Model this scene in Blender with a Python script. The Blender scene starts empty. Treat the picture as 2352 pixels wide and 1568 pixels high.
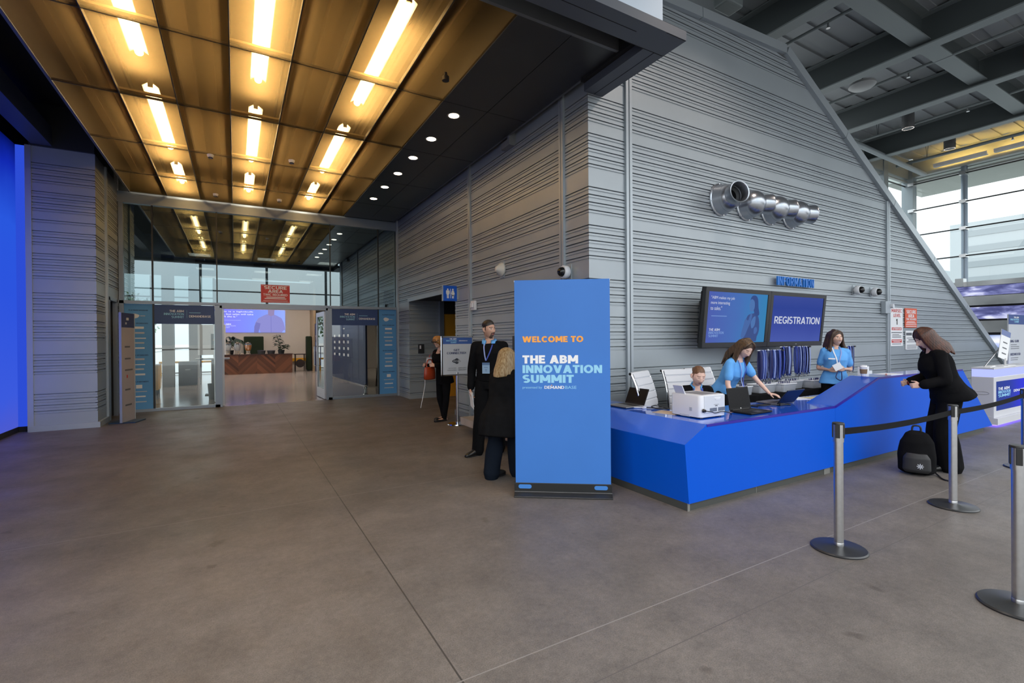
import bpy, bmesh, math, random
from mathutils import Vector, Matrix, Euler
random.seed(11)
SC = bpy.context.scene
COL = SC.collection
PI = math.pi

# ------------------------------------------------------------------ camera
cam_d = bpy.data.cameras.new('camera')
cam_d.sensor_width = 36.0
cam_d.lens = 16.883
cam_d.clip_start = 0.05
cam_d.clip_end = 600
cam = bpy.data.objects.new('camera', cam_d)
COL.objects.link(cam)
fw = Vector((0.4990, 0.8660, -0.0043)).normalized()
up = Vector((0.0085, -0.0009, 1.0))
rt = fw.cross(up).normalized()
up = rt.cross(fw).normalized()
M = Matrix.Identity(4)
for i in range(3):
    M[i][0] = rt[i]; M[i][1] = up[i]; M[i][2] = -fw[i]
M[0][3], M[1][3], M[2][3] = 0.0, 0.0, 1.55
cam.matrix_world = M
SC.camera = cam

# ------------------------------------------------------------------ view, world, daylight
SC.view_settings.view_transform = 'Standard'
SC.view_settings.look = 'None'
SC.view_settings.gamma = 1.0
SC.view_settings.use_curve_mapping = False
SC.view_settings.exposure = 0.55
SC.cycles.sample_clamp_indirect = 6.0
SC.cycles.max_bounces = 9
SC.cycles.transparent_max_bounces = 12
SC.cycles.caustics_reflective = False
SC.cycles.caustics_refractive = False

W = bpy.data.worlds.new('overcast_sky')
SC.world = W
W.use_nodes = True
nt = W.node_tree
nt.nodes.clear()
wo = nt.nodes.new('ShaderNodeOutputWorld')
bg = nt.nodes.new('ShaderNodeBackground')
tc = nt.nodes.new('ShaderNodeTexCoord')
nz = nt.nodes.new('ShaderNodeTexNoise')
nz.inputs['Scale'].default_value = 2.2
nz.inputs['Detail'].default_value = 6
rp = nt.nodes.new('ShaderNodeValToRGB')
rp.color_ramp.elements[0].position = 0.35
rp.color_ramp.elements[0].color = (0.70, 0.82, 0.90, 1)
rp.color_ramp.elements[1].position = 0.62
rp.color_ramp.elements[1].color = (1.0, 1.0, 0.99, 1)
nt.links.new(tc.outputs['Generated'], nz.inputs['Vector'])
nt.links.new(nz.outputs['Fac'], rp.inputs['Fac'])
nt.links.new(rp.outputs['Color'], bg.inputs['Color'])
# overcast luminance: about three times brighter overhead than at the horizon
sx_n = nt.nodes.new('ShaderNodeSeparateXYZ'); nt.links.new(tc.outputs['Generated'], sx_n.inputs[0])
cl_n = nt.nodes.new('ShaderNodeClamp'); nt.links.new(sx_n.outputs['Z'], cl_n.inputs[0])
ml_n = nt.nodes.new('ShaderNodeMath'); ml_n.operation = 'MULTIPLY_ADD'
ml_n.inputs[1].default_value = 3.0; ml_n.inputs[2].default_value = 0.98
nt.links.new(cl_n.outputs[0], ml_n.inputs[0]); nt.links.new(ml_n.outputs[0], bg.inputs['Strength'])
nt.links.new(bg.outputs['Background'], wo.inputs['Surface'])

def sun(name, rot, energy, col, angle):
    d = bpy.data.lights.new(name, 'SUN'); d.energy = energy; d.color = col; d.angle = angle
    o = bpy.data.objects.new(name, d); COL.objects.link(o); o.rotation_euler = rot
    return o
def area(name, loc, rot, sx, sy, energy, col):
    d = bpy.data.lights.new(name, 'AREA'); d.shape = 'RECTANGLE'; d.size = sx; d.size_y = sy
    d.energy = energy; d.color = col
    o = bpy.data.objects.new(name, d); COL.objects.link(o); o.location = loc; o.rotation_euler = rot
    return o

# ------------------------------------------------------------------ materials
MATS = {}
def mat(name, col, rough=0.5, metal=0.0, emit=None, estr=0.0, noise=0.0, nscale=8.0, bump=0.0, bscale=200.0, spec=None, coat=0.0):
    """procedural surface: base colour with soft noise variation and optional fine bump"""
    if name in MATS: return MATS[name]
    m = bpy.data.materials.new(name); m.use_nodes = True
    t = m.node_tree; b = t.nodes['Principled BSDF']
    b.inputs['Base Color'].default_value = (*col, 1)
    b.inputs['Roughness'].default_value = rough
    b.inputs['Metallic'].default_value = metal
    if spec is not None: b.inputs['Specular IOR Level'].default_value = spec
    if coat: b.inputs['Coat Weight'].default_value = coat; b.inputs['Coat Roughness'].default_value = 0.08
    if emit:
        b.inputs['Emission Color'].default_value = (*emit, 1)
        b.inputs['Emission Strength'].default_value = estr
    if noise or bump:
        g = t.nodes.new('ShaderNodeTexCoord')
    if noise:
        n = t.nodes.new('ShaderNodeTexNoise'); n.inputs['Scale'].default_value = nscale; n.inputs['Detail'].default_value = 5
        t.links.new(g.outputs['Object'], n.inputs['Vector'])
        r = t.nodes.new('ShaderNodeValToRGB')
        lo = [max(0, c * (1 - noise)) for c in col]; hi = [min(1, c * (1 + noise)) for c in col]
        r.color_ramp.elements[0].position = 0.3; r.color_ramp.elements[0].color = (*lo, 1)
        r.color_ramp.elements[1].position = 0.7; r.color_ramp.elements[1].color = (*hi, 1)
        t.links.new(n.outputs['Fac'], r.inputs['Fac'])
        t.links.new(r.outputs['Color'], b.inputs['Base Color'])
    if bump:
        n2 = t.nodes.new('ShaderNodeTexNoise'); n2.inputs['Scale'].default_value = bscale
        t.links.new(g.outputs['Object'], n2.inputs['Vector'])
        bp = t.nodes.new('ShaderNodeBump'); bp.inputs['Strength'].default_value = bump; bp.inputs['Distance'].default_value = 0.01
        t.links.new(n2.outputs['Fac'], bp.inputs['Height'])
        t.links.new(bp.outputs['Normal'], b.inputs['Normal'])
    MATS[name] = m
    return m

def srgb(r, g, b):
    f = lambda c: (c / 255 / 12.92) if c / 255 <= 0.04045 else ((c / 255 + 0.055) / 1.055) ** 2.4
    return (f(r), f(g), f(b))

def emis(name, col, s):
    if name in MATS: return MATS[name]
    m = bpy.data.materials.new(name); m.use_nodes = True
    t = m.node_tree; t.nodes.clear()
    o = t.nodes.new('ShaderNodeOutputMaterial'); e = t.nodes.new('ShaderNodeEmission')
    e.inputs['Color'].default_value = (*col, 1); e.inputs['Strength'].default_value = s
    t.links.new(e.outputs[0], o.inputs[0]); MATS[name] = m
    return m

def emis_ramp(name, axis, stops, s, noise=0.0, nscale=3.0):
    """emissive screen or light panel whose picture runs along an object axis (Generated 0..1)"""
    m = bpy.data.materials.new(name); m.use_nodes = True
    t = m.node_tree; t.nodes.clear()
    o = t.nodes.new('ShaderNodeOutputMaterial'); e = t.nodes.new('ShaderNodeEmission')
    g = t.nodes.new('ShaderNodeTexCoord'); sp = t.nodes.new('ShaderNodeSeparateXYZ')
    r = t.nodes.new('ShaderNodeValToRGB')
    t.links.new(g.outputs['Generated'], sp.inputs[0])
    if noise:
        n = t.nodes.new('ShaderNodeTexNoise'); n.inputs['Scale'].default_value = nscale; n.inputs['Detail'].default_value = 4
        t.links.new(g.outputs['Object'], n.inputs['Vector'])
        ma = t.nodes.new('ShaderNodeMath'); ma.operation = 'MULTIPLY_ADD'
        ma.inputs[1].default_value = noise; t.links.new(n.outputs['Fac'], ma.inputs[0])
        t.links.new(sp.outputs['XYZ'.index(axis)], ma.inputs[2])
        ms = t.nodes.new('ShaderNodeMath'); ms.operation = 'SUBTRACT'; ms.inputs[1].default_value = noise / 2
        t.links.new(ma.outputs[0], ms.inputs[0]); t.links.new(ms.outputs[0], r.inputs[0])
    else:
        t.links.new(sp.outputs['XYZ'.index(axis)], r.inputs[0])
    while len(r.color_ramp.elements) < len(stops): r.color_ramp.elements.new(0.5)
    for el, (p, c) in zip(r.color_ramp.elements, stops): el.position = p; el.color = (*c, 1)
    t.links.new(r.outputs[0], e.inputs[0]); e.inputs['Strength'].default_value = s
    t.links.new(e.outputs[0], o.inputs[0]); MATS[name] = m
    return m

def emis_noise(name, stops, s, scale=(1, 1, 1), nscale=2.0):
    m = bpy.data.materials.new(name); m.use_nodes = True
    t = m.node_tree; t.nodes.clear(); N = t.nodes.new; LK = t.links.new
    o = N('ShaderNodeOutputMaterial'); e = N('ShaderNodeEmission'); g = N('ShaderNodeTexCoord'); mp = N('ShaderNodeMapping')
    mp.inputs['Scale'].default_value = scale
    n = N('ShaderNodeTexNoise'); n.inputs['Scale'].default_value = nscale; n.inputs['Detail'].default_value = 5; n.inputs['Distortion'].default_value = 0.6
    r = N('ShaderNodeValToRGB')
    LK(g.outputs['Object'], mp.inputs[0]); LK(mp.outputs[0], n.inputs['Vector']); LK(n.outputs['Fac'], r.inputs[0])
    while len(r.color_ramp.elements) < len(stops): r.color_ramp.elements.new(0.5)
    for el, (p, c) in zip(r.color_ramp.elements, stops): el.position = p; el.color = (*c, 1)
    LK(r.outputs[0], e.inputs[0]); e.inputs['Strength'].default_value = s; LK(e.outputs[0], o.inputs[0]); MATS[name] = m
    return m

def mesh_panel(name, tint, frac, col, rough=0.4):
    """perforated metal: frac of the light passes the holes, the rest scatters through or off the bronze"""
    m = bpy.data.materials.new(name); m.use_nodes = True
    t = m.node_tree; t.nodes.clear(); N = t.nodes.new; LK = t.links.new
    o = N('ShaderNodeOutputMaterial'); mx = N('ShaderNodeMixShader'); m2 = N('ShaderNodeMixShader'); m3 = N('ShaderNodeMixShader')
    tr = N('ShaderNodeBsdfTransparent'); tr.inputs[0].default_value = (*tint, 1)
    tl = N('ShaderNodeBsdfTranslucent'); tl.inputs[0].default_value = (*col, 1)
    df = N('ShaderNodeBsdfDiffuse'); df.inputs[0].default_value = (*[c * 0.25 for c in col], 1)
    gl = N('ShaderNodeBsdfGlossy'); gl.inputs['Roughness'].default_value = rough; gl.inputs['Color'].default_value = (0.35, 0.28, 0.2, 1)
    m2.inputs[0].default_value = 0.45; LK(tl.outputs[0], m2.inputs[1]); LK(df.outputs[0], m2.inputs[2])
    m3.inputs[0].default_value = 0.12; LK(m2.outputs[0], m3.inputs[1]); LK(gl.outputs[0], m3.inputs[2])
    mx.inputs[0].default_value = 1 - frac; LK(tr.outputs[0], mx.inputs[1]); LK(m3.outputs[0], mx.inputs[2])
    LK(mx.outputs[0], o.inputs[0]); MATS[name] = m
    return m

def see_through(name, tint, frac, gloss_rough=0.02, body=None, gl_col=(1, 1, 1), fres=None):
    """pane or mesh: frac of the light goes straight through, the rest meets the surface"""
    m = bpy.data.materials.new(name); m.use_nodes = True
    t = m.node_tree; t.nodes.clear()
    o = t.nodes.new('ShaderNodeOutputMaterial'); mx = t.nodes.new('ShaderNodeMixShader')
    tr = t.nodes.new('ShaderNodeBsdfTransparent'); tr.inputs[0].default_value = (*tint, 1)
    if body is None:
        s = t.nodes.new('ShaderNodeBsdfGlossy'); s.inputs['Roughness'].default_value = gloss_rough
        s.inputs['Color'].default_value = (*gl_col, 1)
    else:
        s = t.nodes.new('ShaderNodeBsdfPrincipled'); s.inputs['Base Color'].default_value = (*body, 1)
        s.inputs['Roughness'].default_value = gloss_rough; s.inputs['Metallic'].default_value = 0.3
    mx.inputs[0].default_value = 1 - frac
    if fres:
        fr = t.nodes.new('ShaderNodeFresnel'); fr.inputs[0].default_value = fres
        ad = t.nodes.new('ShaderNodeMath'); ad.operation = 'ADD'; ad.use_clamp = True
        ad.inputs[1].default_value = 1 - frac
        t.links.new(fr.outputs[0], ad.inputs[0]); t.links.new(ad.outputs[0], mx.inputs[0])
    t.links.new(tr.outputs[0], mx.inputs[1]); t.links.new(s.outputs[0], mx.inputs[2])
    t.links.new(mx.outputs[0], o.inputs[0]); MATS[name] = m
    return m

CLAD = mat('ribbed_aluminium', (0.385, 0.43, 0.465), 0.42, 0.35, noise=0.04, nscale=1.5)
CLADTRIM = mat('aluminium_trim', (0.43, 0.48, 0.52), 0.38, 0.4)
FASCIA = mat('fascia_panel', (0.52, 0.63, 0.75), 0.45, 0.3)
SOFFIT = mat('soffit_panel', (0.10, 0.115, 0.14), 0.5, 0.2)
DARKM = mat('dark_metal', (0.035, 0.037, 0.04), 0.45, 0.3)
BLACK = mat('black_plastic', (0.012, 0.012, 0.013), 0.42)
BLACKM = mat('matt_black', (0.008, 0.008, 0.009), 0.85)
WHITEP = mat('white_plastic', (0.74, 0.76, 0.80), 0.4)
WHITE = mat('white_print', (0.85, 0.86, 0.88), 0.6)
PAPER = mat('paper', (0.80, 0.80, 0.80), 0.8)
CHROME = mat('chrome', (0.75, 0.76, 0.78), 0.12, 1.0)
STEEL = mat('brushed_steel', (0.58, 0.58, 0.59), 0.3, 1.0, noise=0.05, nscale=30)
GALV = mat('galvanised_steel', (0.47, 0.50, 0.55), 0.27, 0.9, noise=0.05, nscale=6)
FRAMEM = mat('mullion_aluminium', (0.27, 0.31, 0.36), 0.4, 0.5)
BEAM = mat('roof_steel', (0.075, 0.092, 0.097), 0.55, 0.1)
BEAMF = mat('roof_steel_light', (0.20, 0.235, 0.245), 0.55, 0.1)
BLUE = mat('desk_blue', srgb(0, 84, 205), 0.42, 0.0, spec=0.2)
BLUETOP = mat('desk_blue_top', srgb(14, 84, 205), 0.14, 0.0, coat=0.6)
NAVYP = mat('navy_print', srgb(48, 74, 128), 0.45)
SKYP = mat('light_blue_print', srgb(88, 155, 212), 0.5)
TXTCYAN = mat('pale_cyan_print', srgb(150, 210, 240), 0.6)
TXTORANGE = mat('orange_print', srgb(245, 165, 70), 0.6)
TXTNAVY = mat('navy_ink', srgb(35, 45, 90), 0.7)
TXTGREY = mat('grey_ink', srgb(95, 98, 105), 0.7)
TXTBLACK = mat('black_ink', (0.015, 0.015, 0.017), 0.7)
REDP = mat('red_print', srgb(200, 62, 58), 0.5)
ORANGEP = mat('orange_red_print', srgb(225, 95, 62), 0.5)
SIGNGREY = mat('pale_grey_board', srgb(190, 194, 202), 0.55)
LYBLUE = mat('lanyard_blue', srgb(50, 72, 165), 0.6)
LYPALE = mat('lanyard_pale', srgb(140, 158, 215), 0.6)
LYDARK = mat('lanyard_dark', srgb(28, 34, 92), 0.6)
SHIRT = mat('polo_blue', srgb(98, 168, 234), 0.85, noise=0.06, nscale=9, bump=0.15, bscale=500)
BLACKCLOTH = mat('black_cloth', (0.007, 0.007, 0.008), 0.95, spec=0.08, noise=0.2, nscale=8, bump=0.2, bscale=300)
COATCLOTH = mat('charcoal_wool', (0.010, 0.010, 0.011), 0.95, spec=0.08, noise=0.2, nscale=12, bump=0.3, bscale=260)
NAVYCLOTH = mat('navy_trousers', (0.009, 0.013, 0.022), 0.9, spec=0.08, bump=0.2, bscale=300)
SHOE = mat('black_leather', (0.010, 0.010, 0.010), 0.3)
WOODB = mat('orange_wood', (0.14, 0.045, 0.02), 0.45)
LEATHER = mat('tan_leather', srgb(150, 52, 18), 0.42)
YELLOW = mat('yellow_paint', srgb(225, 165, 30), 0.5)
OCHRE = mat('ochre_wall', srgb(205, 145, 35), 0.6)
LEAF = mat('leaf_green', (0.012, 0.032, 0.012), 0.5, noise=0.35, nscale=10)
HEDGE = mat('hedge_green', (0.010, 0.022, 0.008), 0.9, noise=0.5, nscale=60, bump=0.8, bscale=90)

# ------------------------------------------------------------------ mesh helpers
def bm_():
    return bmesh.new()

def box(bm, x0, x1, y0, y1, z0, z1, T=None):
    vs = [Vector((x, y, z)) for x in (x0, x1) for y in (y0, y1) for z in (z0, z1)]
    if T: vs = [T @ v for v in vs]
    v = [bm.verts.new(p) for p in vs]
    for f in ((0, 1, 3, 2), (4, 6, 7, 5), (0, 4, 5, 1), (2, 3, 7, 6), (0, 2, 6, 4), (1, 5, 7, 3)):
        bm.faces.new([v[i] for i in f])
    return v

def prism(bm, pts, y0, y1, T=None):
    """closed polygon (x,z) extruded along y"""
    a = [Vector((x, y0, z)) for x, z in pts]; b = [Vector((x, y1, z)) for x, z in pts]
    if T: a = [T @ p for p in a]; b = [T @ p for p in b]
    va = [bm.verts.new(p) for p in a]; vb = [bm.verts.new(p) for p in b]
    n = len(pts)
    bm.faces.new(va); bm.faces.new(vb[::-1])
    for i in range(n):
        bm.faces.new([va[i], vb[i], vb[(i + 1) % n], va[(i + 1) % n]])

def frames(pts):
    out = []; prev = None
    for i, p in enumerate(pts):
        a = pts[max(i - 1, 0)]; b = pts[min(i + 1, len(pts) - 1)]
        t = (b - a)
        t = t.normalized() if t.length > 1e-9 else Vector((0, 0, 1))
        if prev is None:
            r = Vector((1, 0, 0)) if abs(t.x) < 0.9 else Vector((0, 1, 0))
            u = (r - t * r.dot(t)).normalized()
        else:
            u = prev - t * prev.dot(t)
            u = u.normalized() if u.length > 1e-6 else Vector((1, 0, 0))
        prev = u
        out.append((t, u, t.cross(u)))
    return out

def rings_loft(bm, rings, cap=True, n=16):
    """rings: list of (centre, half axis u, half axis v)"""
    L = []
    for c, u, v in rings:
        L.append([bm.verts.new(c + u * math.cos(2 * PI * k / n) + v * math.sin(2 * PI * k / n)) for k in range(n)])
    for a, b in zip(L, L[1:]):
        for k in range(n):
            bm.faces.new([a[k], a[(k + 1) % n], b[(k + 1) % n], b[k]])
    if cap:
        bm.faces.new(L[0][::-1]); bm.faces.new(L[-1])
    return L

def tube(bm, pts, r, n=8, r2=None, cap=True):
    pts = [Vector(p) for p in pts]
    rs = r if isinstance(r, (list, tuple)) else [r] * len(pts)
    fr = frames(pts)
    rings_loft(bm, [(p, u * a, v * (a if r2 is None else r2)) for p, a, (t, u, v) in zip(pts, rs, fr)], cap, n)

def smooth_path(pts, k=5):
    pts = [Vector(p) for p in pts]
    out = []
    n = len(pts)
    for i in range(n - 1):
        p0 = pts[max(i - 1, 0)]; p1 = pts[i]; p2 = pts[i + 1]; p3 = pts[min(i + 2, n - 1)]
        for j in range(k):
            t = j / k
            out.append(0.5 * ((2 * p1) + (p2 - p0) * t + (2 * p0 - 5 * p1 + 4 * p2 - p3) * t * t + (3 * p1 - p0 - 3 * p2 + p3) * t ** 3))
    out.append(pts[-1])
    return out

def lathe(bm, prof, n=24, T=None, closed=False):
    """profile (r,z) spun about z"""
    L = []
    for r, z in prof:
        row = []
        for k in range(n):
            p = Vector((r * math.cos(2 * PI * k / n), r * math.sin(2 * PI * k / n), z))
            row.append(bm.verts.new(T @ p if T else p))
        L.append(row)
    for a, b in zip(L, L[1:]):
        for k in range(n):
            bm.faces.new([a[k], a[(k + 1) % n], b[(k + 1) % n], b[k]])
    if not closed:
        if prof[0][0] > 1e-6: bm.faces.new(L[0][::-1])
        if prof[-1][0] > 1e-6: bm.faces.new(L[-1])

def disc_between(bm, a, b, r, n=20):
    tube(bm, [a, b], r, n)

def obj(name, bm, m, parent=None, smooth=False, bevel=0.0, loc=None):
    me = bpy.data.meshes.new(name)
    bmesh.ops.remove_doubles(bm, verts=bm.verts, dist=1e-6)
    bmesh.ops.recalc_face_normals(bm, faces=bm.faces)
    bm.to_mesh(me); bm.free()
    for x in (m if isinstance(m, (list, tuple)) else [m]): me.materials.append(x)
    o = bpy.data.objects.new(name, me); COL.objects.link(o)
    if smooth:
        for p in me.polygons: p.use_smooth = True
        if smooth != 'full':
            try: me.set_sharp_from_angle(angle=math.radians(40))
            except Exception: pass
    if bevel:
        b = o.modifiers.new('bevel', 'BEVEL'); b.width = bevel; b.segments = 2; b.limit_method = 'ANGLE'; b.angle_limit = math.radians(40)
    if parent: o.parent = parent
    if loc: o.location = loc
    return o

def thing(name, label, cat, loc=(0, 0, 0), rotz=0.0, group=None):
    o = bpy.data.objects.new(name, None); COL.objects.link(o)
    o.empty_display_size = 0.1
    o.location = loc; o.rotation_euler = (0, 0, rotz)
    return tag(o, label, cat, group)

def tag(o, label, cat, group=None, kind=None):
    o['label'] = label; o['category'] = cat
    if group: o['group'] = group
    if kind: o['kind'] = kind
    return o

def struct(name, bm, m, parent=None, smooth=False, bevel=0.0):
    o = obj(name, bm, m, parent, smooth, bevel)
    if parent is None: o['kind'] = 'structure'
    return o

def dup(root, loc, rotz, label=None, group=None):
    r = root.copy(); COL.objects.link(r); r.location = loc; r.rotation_euler = (0, 0, rotz)
    if label: r['label'] = label
    if group: r['group'] = group
    for ch in list(root.children):
        c = ch.copy(); COL.objects.link(c); c.parent = r
        for g in ch.children:
            d = g.copy(); COL.objects.link(d); d.parent = c
    return r

def text(parent, name, s, m, x, z, w, h, y=-0.002, ext=0.0008, bold=0.0, fit=True, label=None, align='l'):
    """lettering standing on a sign that faces -y: lower left corner x,z and box w,h"""
    if bold >= 0.01 and all(glyph(c, 0.2)[0] is not None for c in s):
        return block_text(parent, name, s, m, x, z, w, h, y, ext, min(0.27, 0.155 + bold * 2.2), fit, align)
    bold = 0.0
    cu = bpy.data.curves.new('t', 'FONT'); cu.body = s; cu.size = 1.0; cu.offset = bold; cu.extrude = 0.0; cu.resolution_u = 3
    to = bpy.data.objects.new('t', cu)
    me = bpy.data.meshes.new_from_object(to)
    bpy.data.objects.remove(to); bpy.data.curves.remove(cu)
    xs = [v.co.x for v in me.vertices]; ys = [v.co.y for v in me.vertices]
    x0, x1, y0, y1 = min(xs), max(xs), min(ys), max(ys)
    sy = h / (y1 - y0); sx = w / (x1 - x0)
    if not fit: sx = sy
    if align == 'c': x = x + (w - sx * (x1 - x0)) / 2
    if align == 'r': x = x + (w - sx * (x1 - x0))
    bm = bm_(); bm.from_mesh(me); bpy.data.meshes.remove(me)
    for v in bm.verts:
        v.co = Vector((x + (v.co.x - x0) * sx, y, z + (v.co.y - y0) * sy))
    if ext:
        r = bmesh.ops.extrude_face_region(bm, geom=list(bm.faces))
        for g in r['geom']:
            if isinstance(g, bmesh.types.BMVert): g.co.y -= ext
    o = obj(name, bm, m, parent)
    if label: o['label'] = label
    return o

# heavy block capitals built from strokes (height 1, stroke t)
def glyph(ch, t):
    P = []; h = t * 0.88
    def R_(x0, x1, y0, y1): P.append([(x0, y0), (x1, y0), (x1, y1), (x0, y1)])
    def D_(xa, ya, xb, yb, w): P.append([(xa, ya), (xa + w, ya), (xb + w, yb), (xb, yb)])
    def A_(cx, cy, rx, ry, a0, a1, n=18):
        for i in range(n):
            a = math.radians(a0 + (a1 - a0) * i / n); b = math.radians(a0 + (a1 - a0) * (i + 1) / n)
            q = [(cx + rx * math.cos(a), cy + ry * math.sin(a)), (cx + rx * math.cos(b), cy + ry * math.sin(b)), (cx + (rx - t) * math.cos(b), cy + (ry - h) * math.sin(b)), (cx + (rx - t) * math.cos(a), cy + (ry - h) * math.sin(a))]
            P.append(q if a1 > a0 else q[::-1])
    if ch == 'I': R_(0, t, 0, 1); return P, t
    if ch == 'L': R_(0, t, 0, 1); R_(t, .56, 0, h); return P, .56
    if ch in 'EF':
        R_(0, t, 0, 1); R_(t, .62, 1 - h, 1); R_(t, .57, .5 - h / 2, .5 + h / 2)
        if ch == 'E': R_(t, .63, 0, h)
        return P, .63
    if ch == 'H': R_(0, t, 0, 1); R_(.78 - t, .78, 0, 1); R_(t, .78 - t, .5 - h / 2, .5 + h / 2); return P, .78
    if ch == 'T': R_(0, .70, 1 - h, 1); R_(.35 - t / 2, .35 + t / 2, 0, 1 - h); return P, .70
    if ch == 'N': R_(0, t, 0, 1); R_(.82 - t, .82, 0, 1); D_(.82 - t * 1.12, 0, 0, 1, t * 1.12); return P, .82
    if ch == 'M':
        R_(0, t, 0, 1); R_(1.0 - t, 1.0, 0, 1); D_(.5 - t * .55, .22, 0, 1, t * 1.1); D_(.5 - t * .55, .22, 1 - t * 1.1, 1, t * 1.1); return P, 1.0
    if ch == 'W':
        w = t * 1.08; D_(.24, 0, 0, 1, w); D_(.24, 0, .66 - w / 2, 1, w); D_(1.08 - w, 0, .66 - w / 2, 1, w); D_(1.08 - w, 0, 1.32 - w, 1, w); return P, 1.32
    if ch in 'VA':
        w = t * 1.15; W_ = .92
        if ch == 'V': D_(W_ / 2 - w / 2, 0, 0, 1, w); D_(W_ / 2 - w / 2, 0, W_ - w, 1, w)
        else: D_(0, 0, W_ / 2 - w / 2, 1, w); D_(W_ - w, 0, W_ / 2 - w / 2, 1, w); R_(.22, W_ - .22, .18, .18 + h * .9)
        return P, W_
    if ch == 'O': A_(.48, .5, .48, .52, 0, 360, 36); return P, .96
    if ch in 'CG':
        A_(.46, .5, .46, .52, 42, 318 if ch == 'C' else 350, 30)
        if ch == 'G': R_(.48, .90, .5 - h * .9, .52); R_(.90 - t, .90, .16, .5)
        return P, .84 if ch == 'C' else .90
    if ch == 'U': R_(0, t, .4, 1); R_(.78 - t, .78, .4, 1); A_(.39, .4, .39, .42, 180, 360, 16); return P, .78
    if ch == 'S':
        k = (1 + h) / 4; A_(.36, 1.01 - k, .36, k + .01, 35, 270, 18); A_(.36, -.01 + k, .36, k + .01, 90, -145, 18); return P, .72
    if ch == 'D': R_(0, t, 0, 1); R_(t, .40, 0, h); R_(t, .40, 1 - h, 1); A_(.38, .5, .46, .5, -90, 90, 18); return P, .84
    if ch == 'B':
        R_(0, t, 0, 1); k = (1 + h) / 4
        for c, e in ((1 - k, .33), (k, .37)): R_(t, .36, c + k - h, c + k); R_(t, .36, c - k, c - k + h); A_(.36, c, e, k, -90, 90, 14)
        return P, .73
    if ch in 'PR':
        R_(0, t, 0, 1); R_(t, .38, 1 - h, 1); R_(t, .38, .36, .36 + h * .9); A_(.38, .68, .35, .32, -90, 90, 14)
        if ch == 'R': D_(.73 - t * .95, 0, .28, .42, t * 1.15)
        return P, .74
    if ch == 'Q': A_(.48, .5, .48, .52, 0, 360, 36); D_(.75, -.05, .5, .25, t); return P, .98
    if ch == 'K': R_(0, t, 0, 1); D_(.78 - t * 1.2, 0, .2, .5, t * 1.2); D_(.16, .36, .78 - t * 1.2, 1, t * 1.2); return P, .80
    if ch == 'Y': R_(.43 - t / 2, .43 + t / 2, 0, .45); D_(.43 - t * .6, .38, 0, 1, t * 1.2); D_(.43 - t * .6, .38, .86 - t * 1.2, 1, t * 1.2); return P, .86
    if ch == '1': R_(.12, .12 + t, 0, 1); D_(0, .70, .12, 1, t * .8); return P, .12 + t
    if ch == '!': R_(0, t, .32, 1); R_(0, t, 0, .2); return P, t
    if ch == ' ': return P, .30
    return None, 0

def block_text(parent, name, s, m, x, z, w, h, y=-0.002, ext=0.0008, t=0.25, fit=True, align='l', gap=0.07):
    polys = []; cx_ = 0.0
    for ch in s:
        P, wd = glyph(ch, t)
        polys += [[(px + cx_, py) for px, py in q] for q in P]; cx_ += wd + gap
    tot = cx_ - gap; sx = w / tot if fit else h
    if align == 'c': x += (w - sx * tot) / 2
    if align == 'r': x += (w - sx * tot)
    bm = bm_()
    for qi, q in enumerate(polys):
        yy = y - ext - 0.00025 * (qi % 5)
        f = [bm.verts.new((x + px * sx, yy, z + py * h)) for px, py in q]
        bm.faces.new(f)
        if ext > 0.004:
            b = [bm.verts.new((x + px * sx, y, z + py * h)) for px, py in q]
            for i in range(len(q)): bm.faces.new([f[i], f[(i + 1) % len(q)], b[(i + 1) % len(q)], b[i]])
    return obj(name, bm, m, parent)

def event_logo(parent, x, z, w, h, y=-0.002, align='r', big=False):
    """three-line event title: white first line, pale blue second and third"""
    L = h * 0.27
    text(parent, 'title_line', 'THE ABM', WHITE, x, z + h - L, w, L, y, bold=0.02, fit=False, align=align)
    text(parent, 'title_line', 'INNOVATION', TXTCYAN, x, z + h - 2.35 * L, w, L, y, bold=0.02, fit=True)
    text(parent, 'title_line', 'SUMMIT', TXTCYAN, x, z + h - 3.7 * L, w, L, y, bold=0.02, fit=False, align=align)
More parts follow.
